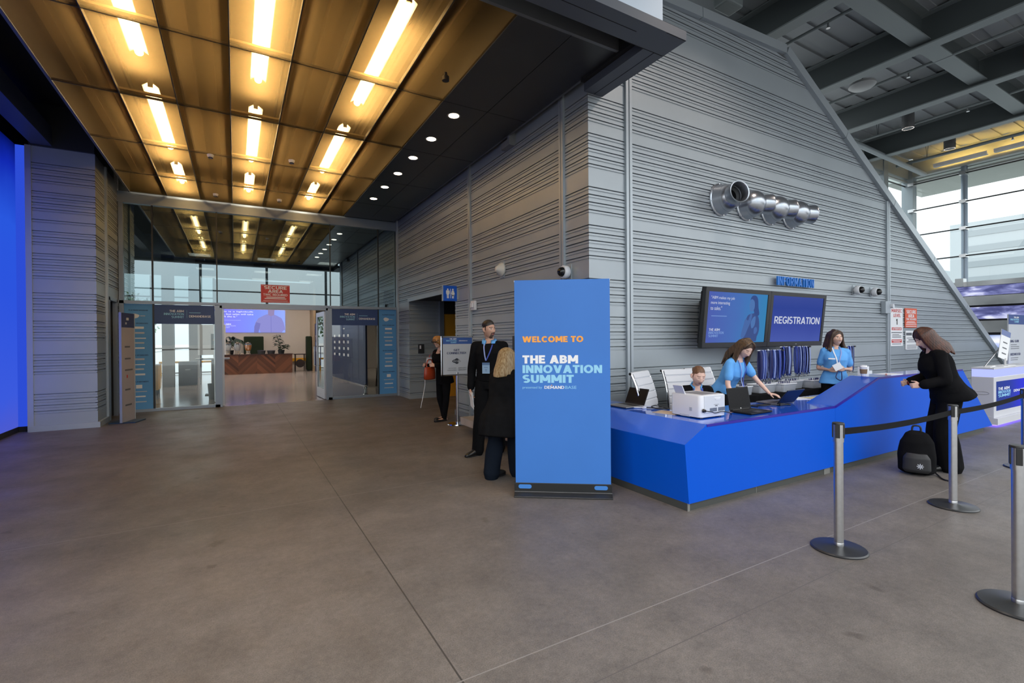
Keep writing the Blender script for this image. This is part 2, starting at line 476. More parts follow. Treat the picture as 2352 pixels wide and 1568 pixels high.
# ================================================================== STRUCTURE
# ---- polished concrete floor with saw-cut joints
def floor_mat():
    m = bpy.data.materials.new('concrete_floor'); m.use_nodes = True
    t = m.node_tree; b = t.nodes['Principled BSDF']; N = t.nodes.new; LK = t.links.new
    g = N('ShaderNodeNewGeometry'); sp = N('ShaderNodeSeparateXYZ'); LK(g.outputs['Position'], sp.inputs[0])
    def noise(sc, det, rough=0.6):
        n = N('ShaderNodeTexNoise'); n.inputs['Scale'].default_value = sc; n.inputs['Detail'].default_value = det
        n.inputs['Roughness'].default_value = rough
        LK(g.outputs['Position'], n.inputs['Vector']); return n.outputs['Fac']
    def ramp(src, p0, c0, p1, c1):
        r = N('ShaderNodeValToRGB'); r.color_ramp.elements[0].position = p0; r.color_ramp.elements[0].color = (*c0, 1)
        r.color_ramp.elements[1].position = p1; r.color_ramp.elements[1].color = (*c1, 1); LK(src, r.inputs[0]); return r.outputs[0]
    def mix(kind, a, b_, fac=1.0):
        x = N('ShaderNodeMix'); x.data_type = 'RGBA'; x.blend_type = kind
        if isinstance(fac, float): x.inputs[0].default_value = fac
        else: LK(fac, x.inputs[0])
        LK(a, x.inputs[6])
        if isinstance(b_, tuple): x.inputs[7].default_value = (*b_, 1)
        else: LK(b_, x.inputs[7])
        return x.outputs[2]
    c = ramp(noise(0.5, 6), 0.3, (0.132, 0.116, 0.104), 0.7, (0.185, 0.165, 0.150))
    c = mix('MULTIPLY', c, ramp(noise(3.0, 8, 0.75), 0.35, (0.76, 0.76, 0.77), 0.62, (1.04, 1.04, 1.04)))
    c = mix('MULTIPLY', c, ramp(noise(28, 4), 0.3, (0.86, 0.86, 0.86), 0.68, (1.08, 1.08, 1.08)))
    c = mix('MULTIPLY', c, ramp(noise(150, 2), 0.3, (0.74, 0.74, 0.74), 0.65, (1.12, 1.12, 1.12)))
    c = mix('MULTIPLY', c, ramp(noise(4.5, 3, 0.4), 0.25, (0.72, 0.70, 0.68), 0.30, (1, 1, 1)))
    def joint(axis, pos, w):
        s = N('ShaderNodeMath'); s.operation = 'SUBTRACT'; LK(sp.outputs[axis], s.inputs[0]); s.inputs[1].default_value = pos
        a = N('ShaderNodeMath'); a.operation = 'ABSOLUTE'; LK(s.outputs[0], a.inputs[0])
        l = N('ShaderNodeMath'); l.operation = 'LESS_THAN'; LK(a.outputs[0], l.inputs[0]); l.inputs[1].default_value = w
        return l.outputs[0]
    c = mix('MIX', c, (0.055, 0.05, 0.045), joint(0, 0.88, 0.0045))
    c = mix('MIX', c, (0.225, 0.212, 0.20), joint(1, 2.005, 0.0035))
    c = mix('MIX', c, (0.20, 0.19, 0.18), joint(1, 5.0, 0.005))
    c = mix('MIX', c, (0.10, 0.09, 0.085), joint(1, 1.69, 0.003))
    c = mix('MIX', c, (0.07, 0.06, 0.055), joint(0, 6.6, 0.004))
    LK(c, b.inputs['Base Color'])
    r = ramp(noise(1.2, 5), 0.3, (0.40, 0.40, 0.40), 0.7, (0.58, 0.58, 0.58)); LK(r, b.inputs['Roughness'])
    b.inputs['Specular IOR Level'].default_value = 0.35
    bp = N('ShaderNodeBump'); bp.inputs['Strength'].default_value = 0.12; bp.inputs['Distance'].default_value = 0.004
    LK(noise(220, 2), bp.inputs['Height']); LK(bp.outputs[0], b.inputs['Normal'])
    return m
bm = bm_(); box(bm, -14, 24, -12, 13.4, -0.2, 0); struct('floor', bm, floor_mat())

ROOMFLOOR = mat('polished_room_floor', (0.34, 0.29, 0.26), 0.16, 0, noise=0.12, nscale=1.5)
bm = bm_(); box(bm, -9.5, 7.5, 13.4, 28, -0.2, 0.0); struct('floor_room', bm, ROOMFLOOR)

# ---- ribbed metal cladding
def ribs(zs, z0, z1, d=0.028):
    out = [(z1, 0.0)]
    for z in sorted(zs, reverse=True):
        if z0 + 0.062 < z < z1 - 0.005:
            out += [(z, 0.0), (z - 0.0005, d + 0.014), (z - 0.0135, d + 0.014), (z - 0.014, 0.003), (z - 0.040, 0.003), (z - 0.0405, 0.013), (z - 0.052, 0.012), (z - 0.058, 0.0)]
    out.append((z0, 0.0))
    return out

def ribbed(name, path, zs, z0, z1, d=0.028, xe=None, m=CLAD, kind=True, parent=None):
    """cladding sheet standing on an XY path; the visible side is on the right of the path direction"""
    P = [Vector((x, y)) for x, y in path]
    inw = []
    for i in range(len(P)):
        ns = []
        if i > 0: t = (P[i] - P[i - 1]).normalized(); ns.append(Vector((-t.y, t.x)))
        if i < len(P) - 1: t = (P[i + 1] - P[i]).normalized(); ns.append(Vector((-t.y, t.x)))
        n = sum(ns, Vector((0, 0)))
        inw.append(n / (1 + ns[0].dot(ns[1])) if len(ns) == 2 else n)
    prof = ribs(zs, z0, z1, d)
    bm = bm_(); cols = []
    for i, p in enumerate(P):
        col = []
        for z, dep in prof:
            x = p.x + inw[i].x * dep; y = p.y + inw[i].y * dep
            if xe and i == len(P) - 1: x = min(xe(z), 20.0)
            col.append(bm.verts.new((x, y, z)))
        cols.append(col)
    for a, b in zip(cols, cols[1:]):
        for k in range(len(prof) - 1):
            try: bm.faces.new([a[k], b[k], b[k + 1], a[k + 1]])
            except ValueError: pass
    o = obj(name, bm, m, parent)
    if kind: o['kind'] = 'structure'
    return o

def grid(skip, a, b, off=0.062):
    return [round(off + 0.099 * k, 4) for k in range(a, b) if k not in skip]

MAIN = grid({58, 59, 60, 49, 48, 43, 31, 25, 13, 12, 7, 5, 3, 2}, 1, 66)
CORN = grid({49, 48, 43, 37, 36, 31, 25, 24, 19, 13, 12, 7, 4, 3}, 1, 58)
LEFTZ = grid({49, 48, 43, 38, 36, 32, 26, 25, 20, 15, 14, 9, 8, 7, 2, 1}, 1, 56)

XC, YR, YG = 3.97, 4.88, 13.4       # corridor wall, registration wall, glass wall
def slant(z):
    return 8.33 + (6.47 - z) * (18.53 - 8.33) / (6.47 - 0.93) if z < 6.47 else 8.33 - (z - 6.47) * 22
ribbed('wall_registration', [(4.68, YR), (20, YR)], MAIN, 0.0, 6.50, xe=slant)
ribbed('wall_corner', [(XC, 5.40), (XC, YR), (4.62, YR)], CORN, 0.0, 5.75)
ribbed('wall_corridor', [(XC, 9.25), (XC, 8.52)], CORN, 0.0, 5.6)
ribbed('wall_corridor_middle', [(XC, 8.44), (XC, 5.48)], CORN, 0.0, 5.6)
ribbed('wall_corridor_far', [(XC, 13.40), (XC, 12.30)], CORN, 0.0, 5.6)
ribbed('wall_corridor_lintel', [(XC, 12.30), (XC, 9.25)], CORN, 2.62, 5.6)
# solid bodies behind the cladding
CORE = mat('wall_core', (0.10, 0.105, 0.11), 0.8)
bm = bm_()
prism(bm, [(4.02, 0), (19.9, 0), (18.35, 0.93), (8.25, 6.44), (4.02, 6.24)], YR + 0.05, 7.4)
struct('wall_core_registration', bm, CORE)
bm = bm_()
box(bm, 4.02, 6.5, 7.4, 9.25, 0, 5.7); box(bm, 4.02, 6.6, 9.25, 12.30, 2.66, 5.7); box(bm, 4.02, 6.6, 12.36, 13.5, 0, 5.7)
struct('wall_core_corridor', bm, CORE)
# restroom recess
ribbed('wall_recess', [(XC, 12.30), (4.80, 12.30)], grid({19, 18, 12, 7, 3, 2}, 1, 26), 0.0, 2.62)
bm = bm_(); box(bm, 4.80, 4.92, 12.22, 12.36, 0, 2.62); struct('trim_1', bm, FRAMEM)
bm = bm_(); box(bm, 4.92, 6.5, 12.30, 12.36, 0.0, 2.26); struct('wall_restroom', bm, OCHRE)
bm = bm_(); box(bm, 4.92, 6.5, 12.28, 12.36, 2.26, 2.62); box(bm, 6.5, 6.6, 9.25, 12.36, 0, 2.62); struct('wall_restroom_back', bm, DARKM)
bm = bm_(); box(bm, 3.985, 6.5, 9.25, 12.3, 2.60, 2.66); struct('ceiling_restroom', bm, DARKM)
bm = bm_(); box(bm, 3.93, 3.985, 9.25, 12.30, 2.555, 2.64); struct('trim_2', bm, CLADTRIM)
bm = bm_(); box(bm, 3.98, 6.5, 9.2, 9.25, 0, 2.62); struct('wall_restroom_side', bm, CLAD)
# vertical joint posts with a central slot
def post(n, T, w, z1):
    bm = bm_()
    for a, b, dep in ((-w / 2, -w * 0.08, 0.035), (-w * 0.08, w * 0.08, 0.012), (w * 0.08, w / 2, 0.035)):
        box(bm, a, b, -dep, 0.02, 0, z1, T)
    struct('trim_%d' % n, bm, CLADTRIM)
TF = lambda x, y, a: Matrix.Translation((x, y, 0)) @ Matrix.Rotation(a, 4, 'Z')
post(3, TF(4.65, YR, 0), 0.11, 6.30)
post(4, TF(12.06, YR, 0), 0.13, 4.42)
post(5, TF(XC, 5.44, -PI / 2), 0.10, 5.6)
post(6, TF(XC, 8.48, -PI / 2), 0.10, 5.6)
post(7, TF(XC, 13.30, -PI / 2), 0.12, 4.9)
# sloping parapet cap, in lengths with open joints
def capstrip(n, a, b, w, nrm):
    a = Vector(a); b = Vector(b); d = (b - a).normalized(); n2 = Vector(nrm)
    L = (b - a).length; bm = bm_(); k = max(1, round(L / 2.1))
    for i in range(k):
        p = a + d * (L * i / k + 0.006); q = a + d * (L * (i + 1) / k - 0.006)
        if i == 0: p = a
        if i == k - 1: q = b
        A = [(p.x, p.y), (q.x, q.y), ((q + n2 * w).x, (q + n2 * w).y), ((p + n2 * w).x, (p + n2 * w).y)]
        prism(bm, A, YR - 0.07, YR + 0.45)
    struct('trim_%d' % n, bm, CLADTRIM)
sl = Vector((18.53 - 8.33, 0.93 - 6.47)).normalized()
capstrip(8, (3.95, 6.27), (8.30, 6.455), 0.15, (-0.042, 0.999))
capstrip(9, (8.30, 6.455), (20.05, 0.10), 0.16, (-sl.y, sl.x))
bm = bm_(); box(bm, 4.0, 20.0, YR - 0.03, YR + 0.02, 0, 0.10); struct('baseboard_registration', bm, DARKM)
bm = bm_(); box(bm, XC - 0.03, XC + 0.02, 5.0, 9.25, 0, 0.10); struct('baseboard_corridor', bm, FRAMEM)
# ---- left column and left corridor wall
ribbed('wall_left_column', [(-3.08, 11.45), (-2.20, 11.45), (-2.20, 12.16)], LEFTZ, 0.10, 5.0)
ribbed('wall_left', [(-2.20, 12.24), (-2.20, 13.4)], LEFTZ, 2.44, 5.0)
ribbed('wall_left_far', [(-2.20, 13.02), (-2.20, 13.4)], LEFTZ, 0.0, 2.44)
bm = bm_(); box(bm, -3.12, -2.16, 11.41, 12.2, 0, 0.10); box(bm, -3.14, -3.06, 11.43, 11.6, 0, 5.0); struct('baseboard_left', bm, CLADTRIM)
bm = bm_(); box(bm, -3.05, -2.26, 11.5, 12.3, 0.0, 5.6); box(bm, -3.05, -2.26, 12.3, 13.05, 2.5, 5.6); box(bm, -3.05, -2.26, 13.05, 13.5, 0, 5.6); struct('wall_core_left', bm, CORE)
post(10, TF(-2.20, 12.20, PI / 2), 0.09, 5.0)
bm = bm_(); box(bm, -2.75, -2.70, 12.3, 13.05, 0, 2.5); struct('door_2', bm, mat('grey_door', (0.14, 0.14, 0.145), 0.5))
bm = bm_(); box(bm, -2.24, -2.16, 12.27, 12.34, 0, 2.46); box(bm, -2.24, -2.16, 12.99, 13.05, 0, 2.46); box(bm, -2.24, -2.16, 12.27, 13.05, 2.40, 2.47); struct('trim_11', bm, FRAMEM)
bm = bm_(); box(bm, -3.08, -2.2, 11.4, 11.5, 5.0, 5.75); box(bm, -3.6, -3.5, 3.6, 13.6, 0, 5.75); box(bm, -3.6, -2.2, 13.5, 13.6, 0, 5.75); box(bm, -2.3, 4.1, 13.46, 13.56, 4.80, 5.85); struct('wall_left_upper', bm, DARKM)
bm = bm_(); box(bm, -3.05, -2.77, 3.8, 11.42, 5.02, 5.35); struct('trim_12', bm, SOFFIT)
# glowing blue wall on the left
BLUEWALL = emis_ramp('blue_light_wall', 'Z', [(0.0, (0.10, 0.14, 0.85)), (0.12, (0.06, 0.14, 1.0)), (0.45, (0.035, 0.12, 1.0)), (0.72, (0.03, 0.13, 1.0)), (0.9, (0.008, 0.03, 0.6)), (1.0, (0.001, 0.004, 0.08))], 0.50, noise=0.15, nscale=0.6)
BLUEWALL2 = emis('blue_light_return', (0.035, 0.10, 0.9), 0.5)
bm = bm_(); box(bm, -3.40, -3.30, 8.6, 11.60, 0.09, 5.02); o = obj('wall_blue', bm, BLUEWALL); o['kind'] = 'structure'
bm = bm_(); box(bm, -3.32, -3.10, 11.58, 11.64, 0.09, 5.02); o = obj('wall_blue_return', bm, BLUEWALL2); o['kind'] = 'structure'
bm = bm_(); box(bm, -3.42, -3.285, 8.6, 11.6, 0, 0.09); box(bm, -3.32, -3.10, 11.56, 11.64, 0, 0.09); struct('baseboard_blue', bm, BLACKM)

# ---- corridor ceiling: perforated bronze mesh panels under a lit plenum
CZ = 4.85
xs = [-1.97, -1.30, -0.665, -0.03, 0.605, 1.24, 1.875, 2.52]
ys = [4.20, 6.22, 8.10, 9.97, 11.78, 13.25]
MESH = mesh_panel('bronze_mesh_lit', (1.0, 0.86, 0.62), 0.45, (0.36, 0.272, 0.148))  # lamp glow put into the bronze: brighter copy under the strip lights
MESHD = mesh_panel('bronze_mesh_unlit', (0.95, 0.78, 0.52), 0.40, (0.275, 0.205, 0.112))  # same mesh in a darker tone for the columns without lamps
SOLID = mat('dark_ceiling_panel', (0.030, 0.031, 0.032), 0.32, 0.1, noise=0.12, nscale=2)
PLEN = mat('plenum_paint', (0.62, 0.50, 0.32), 0.8, noise=0.1, nscale=2)
PLENB = mat('plenum_bulkhead', (0.16, 0.125, 0.08), 0.7)
SEAM = mat('ceiling_seam', (0.02, 0.018, 0.015), 0.5)
GOLD = mat('bronze_edge', (0.42, 0.29, 0.12), 0.4, 0.4)
ceil = bpy.data.objects.new('ceiling', None); COL.objects.link(ceil); ceil['kind'] = 'structure'
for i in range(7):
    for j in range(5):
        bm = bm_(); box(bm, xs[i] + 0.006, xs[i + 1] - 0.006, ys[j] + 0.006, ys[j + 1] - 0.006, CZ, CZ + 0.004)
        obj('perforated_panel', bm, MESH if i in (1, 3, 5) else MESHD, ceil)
sx_ = [2.52, 3.20, 3.85]
for i in range(2):
    for j in range(5):
        bm = bm_(); box(bm, sx_[i] + 0.004, sx_[i + 1] - 0.004, ys[j] + 0.004, ys[j + 1] - 0.004, CZ, CZ + 0.012)
        obj('solid_panel', bm, SOLID, ceil)
bm = bm_()
for x in xs[1:7]: box(bm, x - 0.005, x + 0.005, 4.2, 13.25, CZ - 0.003, CZ + 0.05)
for y in ys[1:5]: box(bm, -1.97, 3.85, y - 0.005, y + 0.005, CZ - 0.003, CZ + 0.03)
obj('seam_bar', bm, SEAM, ceil)
bm = bm_()
for i in (1, 3, 5):
    for y in ys[1:5]: box(bm, xs[i], xs[i + 1], y - 0.035, y + 0.035, CZ + 0.05, CZ + 0.075)
obj('cross_rail', bm, GOLD, ceil)
bm = bm_()
for i in (1, 2, 3, 4, 5, 6): box(bm, xs[i] - 0.012, xs[i] + 0.012, 4.25, 13.25, CZ + 0.42, CZ + 0.54)
obj('plenum_divider', bm, PLENB, ceil)
bm = bm_(); box(bm, -1.97, 2.55, 4.2, 13.3, CZ + 0.55, CZ + 0.62)
for i in (0, 2, 4, 6):
    for f in (0.25, 0.62): box(bm, xs[i] + 0.635 * f - 0.06, xs[i] + 0.635 * f + 0.06, 4.25, 13.2, CZ + 0.36, CZ + 0.5)
obj('plenum_deck', bm, PLEN, ceil)
bm = bm_(); box(bm, 2.50, 2.53, 4.2, 13.3, CZ + 0.012, CZ + 0.6); box(bm, -2.0, -1.97, 4.2, 13.3, CZ - 0.01, CZ + 0.62)
box(bm, -2.0, 3.86, 4.16, 4.20, CZ - 0.004, CZ + 0.17); box(bm, 3.85, 3.88, 4.16, 13.3, CZ - 0.004, CZ + 0.17)
obj('ceiling_edge', bm, mat('ceiling_edge_grey', (0.15, 0.16, 0.17), 0.45, 0.2), ceil)
bm = bm_(); box(bm, -3.6, 4.02, 3.6, 13.6, 5.75, 5.85); box(bm, 2.53, 3.9, 4.3, 13.3, CZ + 0.3, CZ + 0.33)
struct('ceiling_void', bm, BLACKM)
bm = bm_(); box(bm, 3.86, 3.97, 6.80, 7.02, 4.70, 4.80); box(bm, 3.86, 3.97, 6.74, 6.80, 4.70, 5.1); struct('trim_13', bm, mat('bracket_grey', (0.22, 0.23, 0.24), 0.5))

# ---- canopy fascia ring in front of the ceiling
RZ = 4.72
bm = bm_()
box(bm, -3.6, 4.20, 3.51, 3.83, RZ, RZ + 0.10)
box(bm, 3.90, 4.20, 3.83, 4.87, RZ, RZ + 0.10)
o = struct('trim_14', bm, SOFFIT)
bm = bm_()
for x0, x1, y0, y1 in ((-3.6, 3.62, 3.655, 3.662), (3.905, 4.195, 3.515, 3.52), (4.055, 4.062, 3.83, 4.86)):
    box(bm, x0, x1, y0, y1, RZ - 0.002, RZ + 0.01)
box(bm, 3.62, 4.2, 3.83, 3.837, RZ - 0.002, RZ + 0.01)
struct('trim_15', bm, BLACKM)
bm = bm_()
x = -3.6
while x < 3.87:
    box(bm, x + 0.004, min(x + 2.54, 3.87) - 0.004, 3.53, 3.60, RZ + 0.10, 6.6); x += 2.54
struct('wall_fascia', bm, FASCIA)
bm = bm_(); box(bm, 3.84, 3.91, 3.60, 4.86, RZ + 0.10, 6.6); struct('wall_fascia_side', bm, BLACKM)

# ---- glazed screen at the end of the corridor
GLASS = see_through('glazing', (0.86, 0.91, 0.91), 0.93, 0.0, gl_col=(0.95, 1.0, 0.98), fres=1.22)
GLASSU = see_through('upper_glazing', (0.48, 0.55, 0.55), 0.70, 0.004, gl_col=(0.60, 0.73, 0.77))
w1 = bpy.data.objects.new('window_1', None); COL.objects.link(w1); w1['kind'] = 'structure'
bm = bm_()
box(bm, -2.2, 4.05, YG - 0.06, YG + 0.08, 4.62, 4.86)
box(bm, -2.2, 4.05, YG - 0.05, YG + 0.06, 2.41, 2.475)
for x, wd in ((-2.15, 0.08), (-0.365, 0.10), (2.165, 0.10), (4.03, 0.09)):
    box(bm, x - wd / 2, x + wd / 2, YG - 0.05, YG + 0.06, 0, 2.42)
for x, wd in ((-2.15, 0.08), (4.03, 0.09)): box(bm, x - wd / 2, x + wd / 2, YG - 0.05, YG + 0.06, 2.42, 4.7)
box(bm, -2.15, -0.32, YG - 0.05, YG + 0.06, 0, 0.06); box(bm, 2.12, 4.03, YG - 0.05, YG + 0.06, 0, 0.06)
obj('window_frame', bm, FRAMEM, w1)
bm = bm_()
for x, z0, z1, wd in ((-1.60, 2.47, 4.62, 0.03), (-0.365, 2.47, 4.62, 0.024), (2.19, 2.47, 4.62, 0.024), (3.45, 2.47, 4.62, 0.03), (-1.59, 0.06, 2.42, 0.035), (3.44, 0.06, 2.42, 0.03)):
    box(bm, x - wd / 2, x + wd / 2, YG - 0.02, YG + 0.06, z0, z1)
obj('mullion', bm, BLACK, w1)
for x0, x1, z0, z1, mm in ((-2.11, -1.61, 2.475, 4.62, GLASSU), (-1.58, -0.375, 2.475, 4.62, GLASSU), (-0.355, 2.18, 2.475, 4.62, GLASSU), (2.20, 3.435, 2.475, 4.62, GLASSU), (3.465, 3.985, 2.475, 4.62, GLASSU), (-2.11, -0.415, 0.06, 2.41, GLASS), (2.215, 3.985, 0.06, 2.41, GLASS)):
    bm = bm_(); box(bm, x0, x1, YG, YG + 0.006, z0, z1); obj('pane', bm, mm, w1)
# door frame and open leaf
bm = bm_()
box(bm, -0.315, -0.27, YG - 0.045, YG + 0.07, 0, 2.41); box(bm, 2.07, 2.115, YG - 0.045, YG + 0.07, 0, 2.41); box(bm, -0.315, 2.115, YG - 0.045, YG + 0.07, 2.35, 2.41)
struct('trim_16', bm, FRAMEM)
DOORM = mat('door_aluminium', (0.55, 0.57, 0.60), 0.32, 0.5)
def leaf(name, loc, ang, handles=True):
    d = bpy.data.objects.new(name, None); COL.objects.link(d); d.location = loc; d.rotation_euler = (0, 0, ang); d['kind'] = 'structure'
    bm = bm_()
    box(bm, 0, 0.09, -0.022, 0.022, 0.02, 2.33); box(bm, 0.96, 1.07, -0.022, 0.022, 0.02, 2.33)
    box(bm, 0.09, 0.96, -0.022, 0.022, 2.21, 2.33); box(bm, 0.09, 0.96, -0.022, 0.022, 0.02, 0.27)
    obj('door_rail', bm, DOORM, d, bevel=0.003)
    bm = bm_(); box(bm, 0.09, 0.96, -0.004, 0.004, 0.27, 2.21); obj('pane', bm, GLASS, d)
    if handles:
        for s in (-1, 1):
            bm = bm_(); tube(bm, [(1.01, s * 0.02, 0.86), (1.01, s * 0.085, 0.86), (1.01, s * 0.085, 1.40), (1.01, s * 0.02, 1.40)], 0.012)
            obj('door_handle', bm, CHROME, d, smooth=True)
        bm = bm_(); box(bm, 0.45, 0.75, -0.06, -0.02, 2.24, 2.31); obj('door_closer', bm, STEEL, d)
    bm = bm_(); tube(bm, [(1.0, -0.03, 0.14), (0.98, -0.09, 0.02)], 0.012); obj('door_stop', bm, STEEL, d)
    return d
leaf('door_1', (2.05, YG + 0.03, 0), math.radians(92.5))
leaf('door_3', (-0.25, YG + 0.03, 0), math.radians(101), False)

# ---- room behind the glass
RW = mat('room_wall_white', (0.62, 0.56, 0.50), 0.85)
bm = bm_(); box(bm, -0.9, 3.5, 27.5, 27.6, 0, 4.6); struct('wall_room_back', bm, RW)
bm = bm_(); box(bm, 3.45, 3.55, 26.1, 27.5, 0, 4.6); struct('wall_room_return', bm, mat('room_wall_tan', (0.36, 0.26, 0.16), 0.8))
bm = bm_(); box(bm, -9.5, 7.5, 13.5, 28.0, 4.72, 4.85); struct('ceiling_room', bm, mat('room_ceiling', (0.05, 0.05, 0.05), 0.8))
bm = bm_(); box(bm, 6.9, 7.0, 13.5, 28.0, 0, 4.7); box(bm, 3.5, 7, 27.5, 27.6, 0, 4.7); box(bm, 4.05, 7.0, 13.5, 13.6, 0, 4.7); struct('wall_room_right', bm, RW)
GREYCOL = mat('grey_column', (0.26, 0.265, 0.28), 0.6)
for i, (x, y, s) in enumerate(((-2.02, 20.5, 0.34), (-1.50, 25.2, 0.40))):
    bm = bm_(); box(bm, x - s / 2, x + s / 2, y - s / 2, y + s / 2, 0, 4.7); struct('wall_room_column', bm, GREYCOL)
w4 = bpy.data.objects.new('window_4', None); COL.objects.link(w4); w4['kind'] = 'structure'
bm = bm_()
for x in (-7.9, -6.4, -4.9, -3.4, -1.9, -0.9): box(bm, x - 0.05, x + 0.05, 28.0, 28.1, 0, 4.7)
for z in (0.06, 1.25, 2.5, 3.7): box(bm, -9.5, -0.9, 28.0, 28.1, z - 0.03, z + 0.03)
for y in (14.5, 17.2, 19.9, 22.6, 25.3, 28): box(bm, -9.5, -9.4, y - 0.05, y + 0.05, 0, 4.7)
for z in (0.1, 1.2, 2.4, 3.6): box(bm, -9.5, -9.4, 13.5, 28, z - 0.03, z + 0.03)
obj('window_frame', bm, GREYCOL, w4)
bm = bm_(); box(bm, -3.1, -2.2, 13.4, 13.6, 0, 5.6); box(bm, -9.5, -3.0, 13.45, 13.6, 0, 4.7); struct('wall_room_front', bm, GREYCOL)

# ---- great hall roof: deck, beams, purlins
ROOFD = mat('roof_deck', (0.30, 0.33, 0.35), 0.6, 0.1)
bm = bm_()
y = -2.0
while y < 7.6:       # shallow deck corrugation
    box(bm, 3.0, 20.3, y, y + 0.30, 7.62, 7.70); box(bm, 3.0, 20.3, y + 0.30, y + 0.48, 7.65, 7.72); y += 0.48
struct('ceiling_hall', bm, ROOFD)
bm = bm_(); box(bm, -14, 3.0, -2, 8, 7.62, 7.72); struct('ceiling_hall_west', bm, ROOFD)
def ibeam(name, p, q, d, w, tf=0.025, tw=0.016):
    p = Vector(p); q = Vector(q); L = (q - p).length; a = math.atan2((q - p).y, (q - p).x)
    T = Matrix.Translation(p) @ Matrix.Rotation(a, 4, 'Z')
    o = bpy.data.objects.new(name, None); COL.objects.link(o); o['kind'] = 'structure'
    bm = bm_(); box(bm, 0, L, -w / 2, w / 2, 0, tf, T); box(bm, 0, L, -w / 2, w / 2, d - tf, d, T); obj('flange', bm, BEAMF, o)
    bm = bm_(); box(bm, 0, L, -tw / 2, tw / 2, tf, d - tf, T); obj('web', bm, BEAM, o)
for x in (5.65, 8.50, 11.38, 14.22, 17.12): ibeam('ceiling_beam', (x, -2, 7.0), (x, 7.6, 7.0), 0.61, 0.26)
for x0, x1 in ((3.0, 5.6), (5.7, 8.45), (8.55, 11.33), (11.43, 14.17), (14.27, 17.07), (17.17, 20.2)):
    ibeam('ceiling_purlin', (x0, 4.02, 7.1), (x1, 4.02, 7.1), 0.52, 0.30)
# glass curtain wall on the right
GX = 20.3
PANE = see_through('clear_pane', (0.93, 0.96, 0.96), 0.97, 0.0)
w2 = bpy.data.objects.new('window_2', None); COL.objects.link(w2); w2['kind'] = 'structure'
bm = bm_()
for y in (6.10, 3.3, 0.5): tube(bm, [(GX, y, 3.25), (GX, y, 7.1)], 0.085, 12)
obj('mullion', bm, mat('steel_mullion', (0.26, 0.31, 0.37), 0.35, 0.6), w2, smooth=True)
bm = bm_()
for z in (6.73, 5.83, 4.98, 4.10): tube(bm, [(GX - 0.15, 7.5, z), (GX - 0.15, -2, z)], 0.022, 8)
tube(bm, [(GX, 7.62, 6.73), (15, 7.62, 6.73)], 0.022, 8)
obj('tension_rod', bm, DARKM, w2)
bm = bm_()
for y in (6.10, 7.45):
    for z in (6.73, 5.83, 4.98, 4.10): box(bm, GX - 0.25, GX + 0.02, y - 0.10, y + 0.06, z - 0.05, z + 0.05)
obj('rod_clamp', bm, STEEL, w2)
bm = bm_(); box(bm, GX + 0.02, GX + 0.03, -2, 7.5, 3.2, 7.0); obj('pane', bm, PANE, w2)
bm = bm_(); box(bm, 15.5, GX, 7.62, 7.63, 3.2, 7.0); obj('pane', bm, PANE, w2)
COLM = mat('column_grey', (0.30, 0.345, 0.375), 0.5, 0.2)
bm = bm_(); box(bm, GX - 0.15, GX + 0.15, 7.40, 7.72, 0, 7.6); struct('wall_column_corner', bm, COLM)
bm = bm_(); box(bm, 18.35, 18.65, 7.5, 7.8, 0, 7.6); struct('wall_column_back', bm, COLM)
bm = bm_(); box(bm, GX - 0.15, GX + 0.15, -2, 7.4, 6.98, 7.08); box(bm, GX - 0.05, GX + 0.08, -2, 7.4, 6.80, 6.86); box(bm, GX - 0.10, GX + 0.10, -2, 7.4, 7.08, 7.62)
box(bm, 15, GX, 7.52, 7.70, 6.95, 7.62); box(bm, 15, GX, 7.56, 7.66, 6.85, 6.90)
struct('trim_17', bm, mat('head_steel', (0.34, 0.37, 0.365), 0.5, 0.1))
bm = bm_(); tube(bm, [(14.9, 7.0, 7.10), (GX - 0.5, 6.95, 6.90)], 0.075, 14); struct('trim_18', bm, COLM, smooth=True)
# outside canopy beyond the glass
bm = bm_(); box(bm, GX + 0.1, 23.5, -4, 8.35, 7.02, 7.3); box(bm, GX + 0.1, 23.2, -4, 8.0, 6.96, 7.02); struct('ceiling_outside', bm, mat('outside_soffit', (0.40, 0.44, 0.42), 0.7))
# facade of the hall behind the camera, seen mirrored in the glazing
w3 = bpy.data.objects.new('window_3', None); COL.objects.link(w3); w3['kind'] = 'structure'
bm = bm_()
for x in (-9, -5.4, -1.8, 1.8, 5.4, 9, 12.6, 16.2, 19.8): box(bm, x - 0.07, x + 0.07, -8.1, -7.95, 0, 9)
for z in (1.1, 2.9, 4.7, 6.5, 8.3): box(bm, -12, 20.3, -8.08, -8.0, z - 0.04, z + 0.04)
obj('mullion', bm, DARKM, w3)

# lamps added to brighten the room's back wall (boxes open below)
RLM = emis('added_room_light_lens', (1.0, 0.86, 0.74), 34.0)
def add_room_light(x, y, label):
    t = thing('added_room_light', label, 'light', (x, y, 4.55), 0, 'lamps added to brighten the room beyond the glass')
    bm = bm_(); box(bm, -0.3, 0.3, -0.3, 0.3, 0.03, 0.17); box(bm, -0.32, -0.3, -0.32, 0.32, -0.12, 0.17); box(bm, 0.3, 0.32, -0.32, 0.32, -0.12, 0.17); box(bm, -0.3, 0.3, -0.32, -0.3, -0.12, 0.17); box(bm, -0.3, 0.3, 0.3, 0.32, -0.12, 0.17); obj('lamp_box', bm, DARKM, t)
    bm = bm_(); box(bm, -0.28, 0.28, -0.28, 0.28, 0.01, 0.02); obj('lamp_lens', bm, RLM, t)
for x in (-1.0, 1.0, 3.0):
    for y in (19.0, 22.5, 25.2): add_room_light(x, y, 'square lamp added to brighten the room beyond the glass screen')
